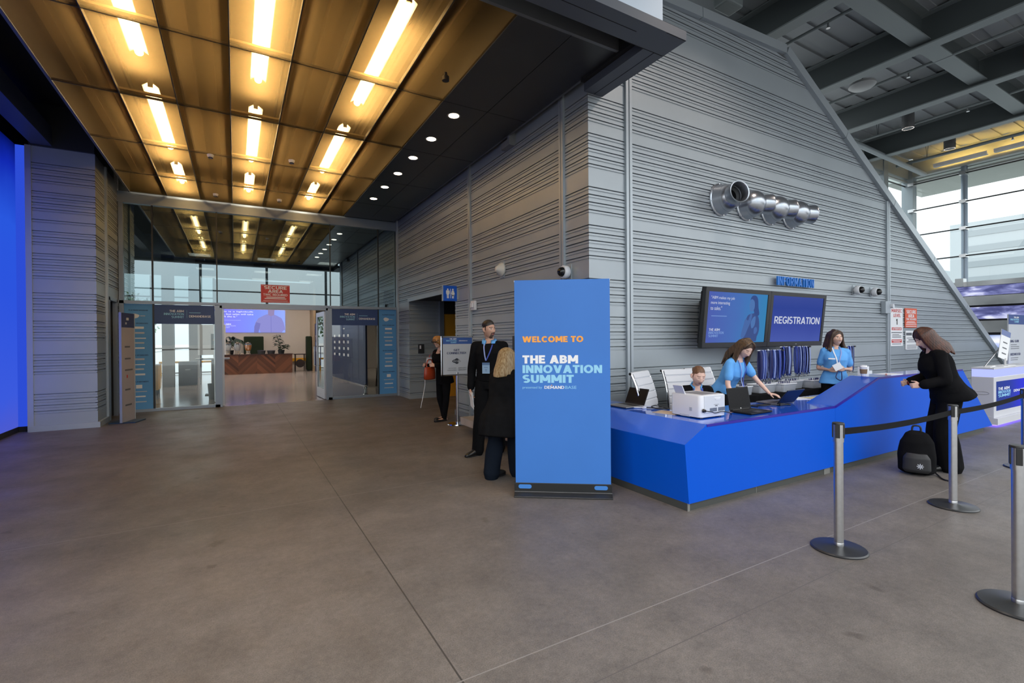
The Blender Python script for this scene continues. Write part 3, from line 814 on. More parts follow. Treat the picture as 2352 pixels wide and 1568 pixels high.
# ================================================================== LIGHT FITTINGS
TUBEM = emis('fluorescent_tube', (1.0, 0.84, 0.60), 46.0)
TRAY = mat('white_reflector', (0.92, 0.88, 0.80), 0.5)
def fluo(x, y0, y1, label):
    t = thing('fluorescent_light', label, 'light', (x, y0, CZ + 0.20), 0, 'strip lights above the mesh ceiling')
    L = y1 - y0
    bm = bm_()
    for s in (-1, 1):
        prism(bm, [(s * 0.02, 0.085), (s * 0.095, 0.03), (s * 0.10, 0.035), (s * 0.025, 0.095)], 0.02, L - 0.02)
    box(bm, -0.03, 0.03, 0, L, 0.07, 0.12); obj('reflector_tray', bm, TRAY, t)
    n = 2 if L > 1.6 else 1
    for k in range(n):
        a = 0.03 + k * (L / n); b = (k + 1) * (L / n) - 0.03
        bm = bm_(); tube(bm, [(0, a, 0.038), (0, b, 0.038)], 0.045, 12); obj('fluorescent_tube', bm, TUBEM, t)
    for y in (0.012, L - 0.012):
        bm = bm_(); box(bm, -0.03, 0.03, y - 0.012, y + 0.012, 0.015, 0.08); obj('lamp_holder', bm, TRAY, t)
    return t
for x, col in ((-0.985, 'left'), (0.30, 'middle'), (1.60, 'right')):
    for y0, y1, w in ((4.85, 7.38, 'nearest the hall'), (8.22, 10.68, 'halfway down the corridor'), (11.55, 12.85, 'nearest the glass screen')):
        fluo(x, y0, y1, 'warm strip light of the %s row above the mesh, %s' % (col, w))
DLM = emis('downlight_lens', (1.0, 0.80, 0.55), 14.0)
dl_ord = ['first', 'second', 'third', 'fourth', 'fifth', 'sixth']
for k, y in enumerate((6.56, 7.50, 8.43, 9.37, 10.33, 11.30)):
    t = thing('downlight', 'round recessed downlight in the dark panels, %s from the hall' % dl_ord[k], 'light', (2.82, y, CZ), 0, 'downlights over the corridor side')
    bm = bm_(); lathe(bm, [(0.075, 0.0), (0.098, -0.004), (0.10, -0.001), (0.10, 0.0)], 24); obj('trim_ring', bm, mat('downlight_ring', (0.3, 0.28, 0.25), 0.35, 0.6), t, smooth=True)
    bm = bm_(); lathe(bm, [(0.0, -0.002), (0.076, -0.002), (0.076, 0.002), (0.0, 0.002)], 24); obj('lens', bm, DLM, t)
for k, (x, y, w) in enumerate(((-0.35, 10.0, 'beside the left strip lights'), (0.92, 9.6, 'between the middle and right strip lights'), (0.92, 12.4, 'near the glass screen'), (-0.35, 12.6, 'close to the left end of the glass screen'))):
    t = thing('smoke_detector', 'small smoke detector on the mesh ceiling, %s' % w, 'detector', (x, y, CZ), 0)
    bm = bm_(); lathe(bm, [(0.0, -0.055), (0.035, -0.055), (0.05, -0.03), (0.055, 0.0)], 18); obj('housing', bm, WHITEP, t, smooth=True)
    bm = bm_(); lathe(bm, [(0.035, -0.035), (0.042, -0.06), (0.03, -0.062)], 18, closed=True); obj('guard', bm, BLACK, t, smooth=True)
t = thing('sprinkler_can', 'short black can hanging under the dark ceiling panel by the fascia', 'sprinkler', (2.28, 5.55, CZ), 0)
bm = bm_(); lathe(bm, [(0.035, -0.10), (0.045, -0.10), (0.045, -0.05), (0.02, -0.04), (0.02, 0.0)], 18); obj('body', bm, BLACK, t, smooth=True)

# hall lamps under the roof
for x, y, w in ((15.35, 5.73, 'nearer the wall parapet'), (18.10, 5.76, 'nearer the corner of the glazing')):
    t = thing('roof_spotlight', 'cylindrical grey roof lamp pointing down, %s' % w, 'light', (x, y, 7.0), 0)
    bm = bm_(); lathe(bm, [(0.125, 0.0), (0.135, 0.0), (0.135, 0.16), (0.128, 0.165), (0.128, 0.175), (0.135, 0.18), (0.135, 0.40), (0.02, 0.40), (0.02, 0.62), (0, 0.62)], 24); obj('lamp_body', bm, mat('lamp_grey', (0.10, 0.105, 0.11), 0.5), t, smooth=True)
    bm = bm_(); lathe(bm, [(0, 0.03), (0.125, 0.03), (0.125, 0.0), (0.12, 0.0), (0.12, 0.02), (0, 0.02)], 24); obj('lamp_lens', bm, emis('hall_lamp_lens', (1, 0.90, 0.82), 4), t)
for k, (x, y0, y1, w) in enumerate(((19.95, 3.7, 5.3, 'right end of the glazing head'), (19.95, 5.45, 6.75, 'left end of the glazing head'))):
    t = thing('cove_light', 'yellow cove strip light glowing up the deck at the %s' % w, 'light', (x, y0, 7.13), 0)
    bm = bm_(); box(bm, -0.06, 0.06, 0, y1 - y0, -0.05, 0.0); box(bm, -0.07, -0.06, 0, y1 - y0, -0.05, 0.06); obj('channel', bm, WHITEP, t)
    bm = bm_(); tube(bm, [(0, 0.03, 0.02), (0, y1 - y0 - 0.03, 0.02)], 0.018, 8); obj('tube', bm, emis('cove_tube', (1.0, 0.62, 0.16), 26), t)
def roof_pipe(label, x, y0, y1, z, r=0.03):
    t = thing('sprinkler_pipe', label, 'pipe', (x, y0, z), 0, None)
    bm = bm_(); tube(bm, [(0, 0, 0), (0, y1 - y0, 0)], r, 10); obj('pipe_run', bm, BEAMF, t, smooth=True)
    y = 0.8
    while y < y1 - y0:
        bm = bm_(); tube(bm, [(0, y, 0), (-0.10, y, 0.45)], 0.006, 6); tube(bm, [(0, y, 0), (0.10, y, 0.45)], 0.006, 6); obj('hanger', bm, BEAM, t)
        bm = bm_(); tube(bm, [(0, y + 0.5, 0.0), (0, y + 0.5, -0.10)], 0.018, 8); tube(bm, [(0, y + 0.5, -0.10), (0, y + 0.5, -0.115)], 0.035, 8); obj('sprinkler_head', bm, STEEL, t)
        y += 2.4
roof_pipe('thin grey pipe between the first two roof beams, nearest the fascia', 9.2, -1.5, 7.5, 7.16)
roof_pipe('thin grey pipe in the roof bay that also holds the white ceiling fan unit', 12.35, -1.5, 7.5, 7.12)
roof_pipe('thin grey pipe in the roof bay of the first round lamp', 15.55, -1.5, 7.3, 7.14)
roof_pipe('pale grey pipe running beside the yellow cove lights', 18.7, -1.5, 7.3, 7.08, 0.045)
t = thing('junction_box', 'grey equipment box hung beside the pipe over the parapet', 'box', (7.05, 5.05, 7.03), 0)
bm = bm_(); box(bm, -0.20, 0.20, -0.14, 0.14, -0.09, 0.10); obj('casing', bm, BEAMF, t, bevel=0.03)
bm = bm_(); tube(bm, [(0, 0, 0.1), (0, 0, 0.59)], 0.01); obj('drop_rod', bm, BEAM, t)
t = thing('ceiling_unit', 'white oval unit hanging in the second roof bay', 'unit', (12.1, 5.35, 7.13), 0)
bm = bm_(); lathe(bm, [(0.0, -0.08), (0.20, -0.07), (0.26, -0.02), (0.25, 0.03), (0, 0.06)], 20); obj('casing', bm, mat('dull_white', (0.35, 0.37, 0.38), 0.5), t, smooth=True)
bm = bm_(); tube(bm, [(0, 0, 0.05), (0, 0, 0.5)], 0.012); obj('drop_rod', bm, BEAM, t)
t = thing('strobe_alarm', 'small dark alarm box with white lens on a roof beam', 'alarm', (14.03, 3.15, 7.28), 0)
bm = bm_(); box(bm, -0.06, 0.06, -0.13, 0.13, -0.18, 0.16); obj('casing', bm, mat('alarm_dark', (0.05, 0.03, 0.03), 0.5), t, bevel=0.01)
bm = bm_(); box(bm, -0.075, -0.06, -0.06, 0.06, -0.04, 0.08); obj('lens', bm, WHITEP, t)

# ================================================================== REGISTRATION WALL
# four spherical air nozzles
def nozzle(loc, aim, label):
    t = thing('air_nozzle', label, 'vent', loc, 0, 'steel air nozzles on the ribbed wall'); t.scale = (0.70, 0.70, 0.70)
    R = Matrix.Rotation(PI / 2, 4, 'X')          # lathe axis to -y
    bm = bm_(); lathe(bm, [(0.20, 0.0), (0.36, 0.0), (0.365, 0.015), (0.36, 0.03), (0.335, 0.045), (0.315, 0.13), (0.30, 0.20)], 36, R, closed=True)
    o = obj('flange', bm, GALV, t, smooth=True)
    bm = bm_()
    for k in range(8):
        a = k * PI / 4 + 0.2
        box(bm, 0.345 * math.cos(a) - 0.009, 0.345 * math.cos(a) + 0.009, -0.05, -0.028, 0.345 * math.sin(a) - 0.009, 0.345 * math.sin(a) + 0.009)
    obj('rivet', bm, CHROME, t)
    A = Vector(aim).normalized()
    q = Vector((0, 0, 1)).rotation_difference(A).to_matrix().to_4x4()
    T = Matrix.Translation((0, -0.17, 0)) @ q
    prof = []
    for k in range(26):
        a = -PI / 2 + 0.35 + k * (PI / 2 - 0.35 + math.acos(0.215 / 0.30)) / 25
        prof.append((0.30 * math.cos(a), 0.30 * math.sin(a)))
    bm = bm_(); lathe(bm, prof + [(0.215, 0.212), (0.20, 0.205), (0.20, 0.10)], 36, T, closed=True); obj('ball', bm, GALV, t, smooth=True)
    bm = bm_(); lathe(bm, [(0.215, 0.205), (0.222, 0.40), (0.235, 0.415), (0.235, 0.425), (0.215, 0.42), (0.205, 0.40), (0.20, 0.10), (0.19, -0.10), (0, -0.12)], 36, T, closed=True); obj('spout', bm, GALV, t, smooth=True)
    bm = bm_(); lathe(bm, [(0.205, 0.15), (0.145, 0.13), (0.14, 0.02), (0.13, -0.02), (0, -0.02)], 32, T, closed=True); obj('damper', bm, DARKM, t, smooth=True)
nozzle((6.58, YR, 3.70), (-0.28, -0.95, 0.06), 'steel air nozzle turned toward the viewer, leftmost on the wall')
nozzle((7.22, YR, 3.70), (0.90, -0.42, -0.02), 'steel ball air nozzle aimed along the wall, right next to the one turned outward')
nozzle((7.86, YR, 3.70), (0.90, -0.42, -0.02), 'steel ball air nozzle aimed along the wall, third of the row of four')
nozzle((8.47, YR, 3.70), (0.92, -0.39, -0.04), 'steel ball air nozzle aimed along the wall, at the end near the slope')

# raised letters
t = thing('information_sign', 'raised blue capital letters above the right screen', 'sign', (7.98, YR - 0.05, 2.44), 0)
lw = [('I', 0.045), ('N', 0.105), ('F', 0.085), ('O', 0.11), ('R', 0.10), ('M', 0.13), ('A', 0.11), ('T', 0.09), ('I', 0.045), ('O', 0.11), ('N', 0.105)]
x = 0.0
LETB = mat('letter_blue', srgb(30, 120, 215), 0.4)
for ch, w in lw:
    text(t, 'letter', ch, LETB, x, 0, w * 0.84, 0.15, 0.0, 0.028, bold=0.02); x += w * 1.10
bm = bm_()
for xx in (0.03, 0.36, 0.64, 1.02): tube(bm, [(xx, -0.01, 0.07), (xx, 0.05, 0.07)], 0.005)
obj('standoff_pin', bm, STEEL, t)

# two wall screens tilted forward
def screen(x0, x1, label, scr_mat):
    t = thing('wall_screen', label, 'screen', (x0, YR - 0.30, 1.41), 0)
    W_ = x1 - x0; H = 0.865
    T = Matrix.Rotation(math.radians(6), 4, 'X')
    bm = bm_()
    box(bm, 0, W_, -0.05, 0.03, 0, 0.075, T); box(bm, 0, W_, -0.05, 0.03, H - 0.06, H, T)
    box(bm, 0, 0.065, -0.05, 0.03, 0.075, H - 0.06, T); box(bm, W_ - 0.065, W_, -0.05, 0.03, 0.075, H - 0.06, T)
    obj('bezel', bm, mat('screen_bezel', (0.022, 0.023, 0.025), 0.35), t, bevel=0.006)
    bm = bm_(); box(bm, 0.06, W_ - 0.06, 0.0, 0.09, 0.06, H - 0.06, T); obj('back_case', bm, BLACK, t)
    bm = bm_(); box(bm, 0.065, W_ - 0.065, -0.035, -0.03, 0.075, H - 0.06, T); obj('display', bm, scr_mat, t)
    bm = bm_(); box(bm, 0.35, 0.55, 0.08, 0.27, 0.12, 0.22); box(bm, W_ - 0.55, W_ - 0.35, 0.08, 0.27, 0.6, 0.7); box(bm, 0.35, 0.55, 0.0, 0.27, 0.6, 0.7); obj('wall_bracket', bm, BLACK, t)
    bm = bm_(); box(bm, W_ / 2 - 0.02, W_ / 2 + 0.02, -0.052, -0.05, 0.032, 0.04, T); obj('maker_badge', bm, STEEL, t)
    return t, T
def tilt(o, T):
    for v in o.data.vertices: v.co = T @ v.co
SCRL = emis_ramp('screen_left_picture', 'X', [(0, (0.085, 0.125, 0.46)), (0.45, (0.075, 0.17, 0.50)), (0.8, (0.055, 0.22, 0.52)), (1, (0.045, 0.24, 0.50))], 0.62, noise=0.25, nscale=1.6)
SCRR = emis_ramp('screen_right_picture', 'Z', [(0, (0.075, 0.115, 0.44)), (0.3, (0.055, 0.085, 0.38)), (0.75, (0.035, 0.065, 0.32)), (1, (0.05, 0.08, 0.34))], 0.62, noise=0.2, nscale=1.3)
STXT = emis('screen_text_white', (0.62, 0.66, 0.80), 0.62)
STXT2 = emis('screen_text_pale', (0.22, 0.36, 0.72), 0.62)
t, T = screen(5.70, 7.215, 'wide wall screen showing a white quotation and a woman, left of the pair', SCRL)
for s, z, w in (('"ABM makes my job', 0.69, 0.52), ('more interesting', 0.615, 0.42), ('to sales."', 0.545, 0.25)):
    tilt(text(t, 'quote_line', s, STXT, 0.13, z, w, 0.055, -0.0365, 0.0005, bold=0.008), T)
bm = bm_(); box(bm, 0.16, 0.5, -0.0372, -0.0365, 0.455, 0.464); tilt(obj('quote_credit', bm, STXT2, t), T)
for s, z, w, m_ in (('THE ABM', 0.245, 0.24, STXT), ('INNOVATION', 0.20, 0.33, STXT2), ('SUMMIT', 0.155, 0.21, STXT2)):
    tilt(text(t, 'title_line', s, m_, 0.13, z, w, 0.036, -0.0365, 0.0005, bold=0.012), T)
# pictured woman on the screen
def flat_shape(parent, name, pts, m, y, T=None, th=0.0006):
    bm = bm_(); prism(bm, pts, y - th, y)
    bmesh.ops.triangulate(bm, faces=bm.faces)
    o = obj(name, bm, m, parent)
    if T: tilt(o, T)
    return o
CX = lambda c: 0.349 + 0.001373 * c
CZ_ = lambda c: 0.075 + 0.000918 * (1340 - c)
def outline(pts, k=5):
    P = [Vector((x, 0, z)) for x, z in [(CX(a), CZ_(b)) for a, b in pts]]; n = len(P); out = []
    for i in range(n):
        p0, p1, p2, p3 = P[i - 1], P[i], P[(i + 1) % n], P[(i + 2) % n]
        for j in range(k):
            f = j / k; q_ = 0.5 * (2 * p1 + (p2 - p0) * f + (2 * p0 - 5 * p1 + 4 * p2 - p3) * f * f + (3 * p1 - p0 - 3 * p2 + p3) * f ** 3)
            out.append((q_.x, q_.z))
    return out
FD = emis('screen_figure_dark', (0.055, 0.095, 0.27), 0.62); FH = emis('screen_figure_hair', (0.045, 0.085, 0.26), 0.62)
FF = emis('screen_figure_face', (0.085, 0.19, 0.46), 0.62); FA = emis('screen_figure_arm', (0.075, 0.155, 0.41), 0.62)
flat_shape(t, 'pictured_dress', outline([(415, 1325), (430, 1240), (455, 1120), (440, 1000), (470, 900), (540, 870), (620, 860), (670, 950), (690, 1080), (685, 1180), (650, 1280), (648, 1325), (530, 1330)]), FD, -0.0362, T)
flat_shape(t, 'pictured_hair', outline([(500, 700), (495, 630), (520, 580), (565, 568), (605, 590), (630, 650), (645, 760), (670, 870), (640, 900), (590, 880), (560, 800), (530, 740)]), FH, -0.0368, T)
flat_shape(t, 'pictured_face', outline([(494, 650), (488, 700), (480, 730), (490, 780), (500, 815), (540, 830), (570, 790), (575, 720), (560, 660), (520, 630)]), FF, -0.0374, T)
flat_shape(t, 'pictured_arm', outline([(380, 1180), (375, 1250), (400, 1275), (440, 1240), (480, 1130), (525, 1010), (545, 900), (530, 860), (505, 900), (480, 980), (430, 960), (405, 1060)]), FA, -0.0376, T)
flat_shape(t, 'pictured_hand', outline([(530, 1020), (560, 940), (600, 910), (610, 960), (600, 1060), (555, 1110)]), FF, -0.0380, T)
flat_shape(t, 'pictured_elbow', outline([(600, 1110), (640, 1090), (655, 1150), (630, 1200), (600, 1190)]), FA, -0.0376, T)
t, T = screen(7.225, 8.80, 'wall screen reading REGISTRATION on a blue ground', SCRR)
tilt(text(t, 'heading', 'REGISTRATION', STXT, 0.15, 0.365, 1.30, 0.115, -0.0365, 0.0005, bold=0.018), T)

# cameras and small fittings on the walls
def dome_cam(loc, rz, label):
    t = thing('security_camera', label, 'camera', loc, rz); t.scale = (0.8, 0.8, 0.8)
    bm = bm_(); box(bm, -0.07, 0.07, -0.012, 0.0, -0.12, 0.13); obj('back_plate', bm, CLADTRIM, t, bevel=0.003)
    R = Matrix.Translation((0, -0.012, 0)) @ Matrix.Rotation(PI / 2, 4, 'X')
    bm = bm_(); lathe(bm, [(0.055, 0), (0.055, 0.03), (0.10, 0.035), (0.112, 0.05), (0.112, 0.12), (0.10, 0.14), (0.085, 0.145), (0, 0.145)], 28, R); obj('housing', bm, WHITEP, t, smooth=True)
    bm = bm_(); lathe(bm, [(0.085, 0.145)] + [(0.083 * math.cos(a), 0.145 + 0.083 * math.sin(a)) for a in [k * PI / 16 for k in range(9)]], 24, R, closed=True); obj('dome', bm, mat('smoked_dome', (0.01, 0.01, 0.01), 0.08), t, smooth=True)
dome_cam((XC, 5.30, 2.46), -PI / 2, 'white dome camera with black lens above the tall welcome banner')
dome_cam((10.66, YR, 2.47), 0, 'white dome camera high on the registration wall, left of the pair')
dome_cam((11.36, YR, 2.46), 0, 'white dome camera high on the registration wall, right of the pair')
t = thing('horn_speaker', 'small white cone fitting on the corridor wall between the joint posts', 'speaker', (XC, 7.20, 2.745), -PI / 2)
R = Matrix.Rotation(PI / 2, 4, 'X')
bm = bm_(); lathe(bm, [(0.10, 0), (0.12, 0.005), (0.12, 0.03), (0.06, 0.10), (0.045, 0.125), (0.02, 0.135), (0, 0.135)], 24, R); obj('cone', bm, mat('off_white', (0.6, 0.6, 0.56), 0.45), t, smooth=True)
bm = bm_(); box(bm, -0.075, 0.075, -0.01, 0, -0.14, 0.14); obj('back_plate', bm, CLADTRIM, t)
t = thing('wall_strobe', 'small white alarm strobe box beside the second joint post', 'alarm', (XC, 8.30, 2.20), -PI / 2)
bm = bm_(); box(bm, -0.085, 0.085, -0.05, 0, -0.09, 0.09); obj('casing', bm, WHITEP, t, bevel=0.008)
bm = bm_(); box(bm, -0.05, 0.05, -0.085, -0.05, -0.04, 0.05); obj('lens', bm, mat('clear_lens', (0.7, 0.72, 0.75), 0.1), t, bevel=0.01)
t = thing('exit_light_box', 'small pale grey box with spot head beside the sign post of the warning signs', 'box', (11.93, YR, 2.17), 0)
bm = bm_(); box(bm, -0.16, 0.04, -0.10, 0, -0.14, 0.12); obj('casing', bm, CLADTRIM, t, bevel=0.01)
bm = bm_(); tube(bm, [(0.07, -0.06, 0.02), (0.07, -0.14, 0.02)], 0.045, 14); tube(bm, [(0.0, -0.06, 0.02), (0.09, -0.06, 0.02)], 0.02, 10); obj('spot_head', bm, WHITEP, t, smooth=True)

# warning signs
def board(name, label, loc, rz, w, h, m, th=0.012, cat='sign', bevel=0.0):
    t = thing(name, label, cat, loc, rz)
    bm = bm_(); box(bm, 0, w, -th, 0, 0, h); obj('board', bm, m, t, bevel=bevel)
    return t
def bars(parent, name, m, rows, y):
    for x, z, w, h in rows:
        bm = bm_(); box(bm, x, x + w, y - 0.0008, y, z, z + h); obj(name, bm, m, parent)
t = board('security_level_sign', 'tall white sign reading MARSEC LEVEL 1 in red and black', (12.17, YR - 0.005, 1.34), 0, 0.56, 0.83, WHITE)
text(t, 'heading', 'MARSEC', REDP, 0.04, 0.73, 0.48, 0.075, -0.0125, bold=0.02)
text(t, 'heading', 'LEVEL', REDP, 0.12, 0.63, 0.34, 0.07, -0.0125, bold=0.02)
block_text(t, 'numeral', '1', TXTBLACK, 0.235, 0.465, 0.075, 0.125, -0.0125, t=0.13)
bm = bm_(); box(bm, 0.045, 0.50, -0.0135, -0.0125, 0.345, 0.405); obj('red_band', bm, REDP, t)
text(t, 'heading', 'ATTENTION', WHITE, 0.075, 0.355, 0.395, 0.04, -0.0137, bold=0.02)
bars(t, 'text_line', TXTGREY, [(0.03, 0.285, 0.49, 0.018), (0.07, 0.245, 0.31, 0.013), (0.06, 0.215, 0.42, 0.013), (0.06, 0.185, 0.42, 0.013), (0.06, 0.04, 0.42, 0.013)], -0.0125)
bm = bm_(); box(bm, 0.035, 0.51, -0.0135, -0.0125, 0.075, 0.145); obj('red_band', bm, REDP, t)
bars(t, 'text_line', WHITE, [(0.06, 0.115, 0.42, 0.012), (0.12, 0.09, 0.30, 0.010)], -0.0136)
t = board('secure_area_sign', 'orange red SECURE AREA sign on the ribbed wall above the white notice', (12.85, YR - 0.005, 1.745), 0, 0.58, 0.43, ORANGEP)
text(t, 'heading', 'SECURE', WHITE, 0.06, 0.315, 0.46, 0.075, -0.0125, bold=0.03)
text(t, 'heading', 'AREA', WHITE, 0.14, 0.225, 0.30, 0.075, -0.0125, bold=0.03)
text(t, 'heading', 'TWIC REQUIRED', WHITE, 0.04, 0.165, 0.50, 0.045, -0.0125, bold=0.02)
bars(t, 'text_line', WHITE, [(0.09, 0.125, 0.38, 0.012), (0.05, 0.098, 0.47, 0.012), (0.03, 0.06, 0.52, 0.012), (0.03, 0.02, 0.52, 0.012)], -0.0125)
t = board('notice_sign', 'white notice with grey heading and text lines below the orange red sign', (12.87, YR - 0.005, 1.255), 0, 0.58, 0.42, WHITE)
bars(t, 'text_line', TXTGREY, [(0.02, 0.315, 0.28, 0.06), (0.34, 0.315, 0.21, 0.06), (0.05, 0.25, 0.45, 0.013), (0.13, 0.205, 0.33, 0.02), (0.05, 0.165, 0.48, 0.013), (0.05, 0.09, 0.48, 0.012), (0.05, 0.055, 0.48, 0.012), (0.05, 0.025, 0.48, 0.012)], -0.0125)

# ================================================================== GLASS SCREEN GRAPHICS
YF = YG - 0.006
t = board('secure_area_sign', 'red SECURE AREA sign on the upper glass above the open door', (0.56, YF, 2.515), 0, 0.65, 0.445, REDP, th=0.006, bevel=0.0)
text(t, 'heading', 'SECURE', WHITE, 0.07, 0.335, 0.51, 0.08, -0.0065, bold=0.03)
text(t, 'heading', 'AREA', WHITE, 0.155, 0.245, 0.34, 0.075, -0.0065, bold=0.03)
text(t, 'heading', 'TWIC REQUIRED', WHITE, 0.05, 0.17, 0.55, 0.055, -0.0065, bold=0.02)
bars(t, 'text_line', WHITE, [(0.12, 0.125, 0.42, 0.022), (0.08, 0.088, 0.49, 0.022), (0.05, 0.045, 0.55, 0.010), (0.015, 0.42, 0.62, 0.006), (0.015, 0.018, 0.62, 0.006)], -0.0065)
def header_strip(x0, x1, label):
    t = board('window_banner', label, (x0, YF, 1.965), 0, x1 - x0, 0.435, NAVYP, th=0.004, cat='banner')
    w = x1 - x0
    event_logo(t, w * 0.17, 0.135, w * 0.32, 0.185, -0.0045)
    bm = bm_(); box(bm, w * 0.535, w * 0.539, -0.0052, -0.0045, 0.14, 0.32); obj('divider', bm, TXTCYAN, t)
    bars(t, 'text_line', TXTCYAN, [(w * 0.575, 0.255, w * 0.19, 0.012)], -0.0045)
    text(t, 'sponsor_name', 'DEMANDBASE', WHITE, w * 0.575, 0.155, w * 0.36, 0.05, -0.0045, bold=0.015)
    return t
header_strip(-1.60, -0.42, 'navy event title strip across the glass left of the open door')
header_strip(2.22, 3.435, 'navy event title strip across the glass right of the open door')
def sponsor(x0, x1, label):
    t = board('sponsor_panel', label, (x0, YF, 0.06), 0, x1 - x0, 2.345, SKYP, th=0.004, cat='banner')
    w = x1 - x0; c = w / 2
    for s, z in (('PLATINUM SPONSOR', 2.19), ('GOLD SPONSORS', 1.90), ('SILVER SPONSORS', 1.19), ('MEDIA PARTNERS', 0.60)):
        text(t, 'heading', s, TXTNAVY, c - 0.17, z, 0.34, 0.026, -0.0045, bold=0.02)
    bm = bm_(); prism(bm, [(c - 0.14 + 0.08 + 0.075 * math.cos(a) * (1 + 0.1 * math.sin(3 * a)), 2.075 + 0.052 * math.sin(a) * (1 + 0.12 * math.cos(3 * a))) for a in [k * PI / 12 for k in range(24)]], -0.0055, -0.0045); obj('sponsor_mark', bm, PAPER, t)
    bars(t, 'sponsor_mark', SIGNGREY, [(c + 0.03, 2.07, 0.09, 0.018)], -0.0045)
    for k, (z, a, b) in enumerate(((1.79, .19, .05), (1.68, .21, .04), (1.57, .26, .022), (1.46, .20, .035), (1.345, .21, .035), (1.095, .20, .04), (0.985, .22, .02), (0.875, .18, .036), (0.755, .22, .04), (0.385, .28, .018), (0.27, .23, .03), (0.155, .26, .024))):
        bars(t, 'sponsor_mark', SIGNGREY if k % 2 else PAPER, [(c - a / 2, z, a, b)], -0.0045)
    bars(t, 'sponsor_mark', PAPER, [(c - 0.055, 0.465, 0.11, 0.08)], -0.0045)
sponsor(-2.11, -1.61, 'tall light blue sponsor panel at the left end of the glass screen')
sponsor(3.46, 3.985, 'tall light blue sponsor panel at the right end of the glass screen')

# restroom blade sign
t = thing('restroom_sign', 'square blue blade sign with white man and woman symbols', 'sign', (3.64, 9.10, 2.34), 0)
bm = bm_(); box(bm, 0, 0.30, -0.02, 0.02, 0, 0.31); obj('sign_face', bm, mat('sign_blue', srgb(10, 92, 212), 0.4), t, bevel=0.003)
bm = bm_(); box(bm, -0.014, 0, -0.024, 0.024, -0.002, 0.312); box(bm, 0.30, 0.33, -0.02, 0.02, 0.04, 0.27); obj('edge_strip', bm, CLADTRIM, t)
for cx_, wom in ((0.10, False), (0.21, True)):
    bm = bm_()
    tube(bm, [(cx_, -0.0215, 0.235), (cx_, -0.0205, 0.235)], 0.018, 16)
    y0, y1 = -0.0215, -0.0205
    if wom: prism(bm, [(cx_ - 0.02, 0.215), (cx_ + 0.02, 0.215), (cx_ + 0.042, 0.14), (cx_ + 0.028, 0.14), (cx_ + 0.03, 0.105), (cx_ - 0.03, 0.105), (cx_ - 0.028, 0.14), (cx_ - 0.042, 0.14)], y0, y1)
    else: prism(bm, [(cx_ - 0.038, 0.205), (cx_ - 0.03, 0.215), (cx_ + 0.03, 0.215), (cx_ + 0.038, 0.205), (cx_ + 0.038, 0.145), (cx_ + 0.028, 0.145), (cx_ + 0.026, 0.12), (cx_ - 0.026, 0.12), (cx_ - 0.028, 0.145), (cx_ - 0.038, 0.145)], y0, y1)
    for s in (-1, 1): box(bm, cx_ + s * 0.012 - 0.009, cx_ + s * 0.012 + 0.009, y0, y1, 0.055, 0.125)
    obj('woman_symbol' if wom else 'man_symbol', bm, WHITE, t)
bm = bm_(); box(bm, 0.152, 0.158 + 0.006, -0.0215, -0.0205, 0.055, 0.25); obj('bar_symbol', bm, WHITE, t)

# the hall's own roof lamps over the queue floor (the two by the glazing are built above)
def hall_lamp(x, y, label):
    t = thing('roof_spotlight', label, 'light', (x, y, 7.0), 0, 'roof lamps over the queue floor')
    bm = bm_(); lathe(bm, [(0.125, 0.0), (0.135, 0.0), (0.135, 0.40), (0.02, 0.40), (0.02, 0.62), (0, 0.62)], 24); obj('lamp_body', bm, MATS['lamp_grey'], t, smooth=True)
    bm = bm_(); lathe(bm, [(0, 0.03), (0.125, 0.03), (0.125, 0.0), (0.12, 0.0), (0.12, 0.02), (0, 0.02)], 24); obj('lamp_lens', bm, MATS['hall_lamp_lens'], t)
    d = bpy.data.lights.new('roof_lamp_beam', 'SPOT'); d.energy = 190; d.color = (1.0, 0.80, 0.66); d.spot_size = math.radians(125); d.spot_blend = 0.6; d.shadow_soft_size = 0.12
    o = bpy.data.objects.new('roof_lamp_beam', d); COL.objects.link(o); o.location = (0, 0, -0.02); o.parent = t
for x in (-6.0, -2.0, 2.0, 6.0): hall_lamp(x, 3.05, 'round roof lamp above the queue floor in front of the canopy')
# ================================================================== WELCOME BANNER
BANBLUE = mat('banner_blue', srgb(56, 118, 200), 0.55, noise=0.05, nscale=1.0)
t = thing('welcome_banner', 'tall blue freestanding banner reading WELCOME TO THE ABM INNOVATION SUMMIT', 'banner', (2.352, 4.068, 0), -math.radians(35.6))
bm = bm_(); prism(bm, [(0.012, 0.125), (0.946, 0.125), (0.946, 2.135), (0.012, 2.135)], 0.075, 0.079); obj('banner_sheet', bm, BANBLUE, t)
bm = bm_(); box(bm, 0.008, 0.95, 0.079, 0.10, 2.12, 2.1345); tube(bm, [(0.48, 0.12, 0.05), (0.48, 0.10, 2.12)], 0.012); obj('support_pole', bm, STEEL, t)
bm = bm_()
for x0, x1, poly in ((0.0, 0.957, [(0.0, 0.0), (0.0, 0.012), (0.07, 0.042), (0.07, 0.128), (0.19, 0.128), (0.26, 0.0)]),):
    a = [bm.verts.new((x0, y, z)) for y, z in poly]; b = [bm.verts.new((x1, y, z)) for y, z in poly]
    bm.faces.new(a); bm.faces.new(b[::-1])
    for i in range(len(poly)): bm.faces.new([a[i], b[i], b[(i + 1) % len(poly)], a[(i + 1) % len(poly)]])
obj('base_housing', bm, mat('base_black', (0.016, 0.017, 0.018), 0.32), t, bevel=0.003)
bm = bm_(); box(bm, 0.0, 0.957, 0.064, 0.069, 0.040, 0.043); obj('base_edge', bm, CHROME, t)
DEC = mat('decal_blue', srgb(62, 128, 205), 0.5)
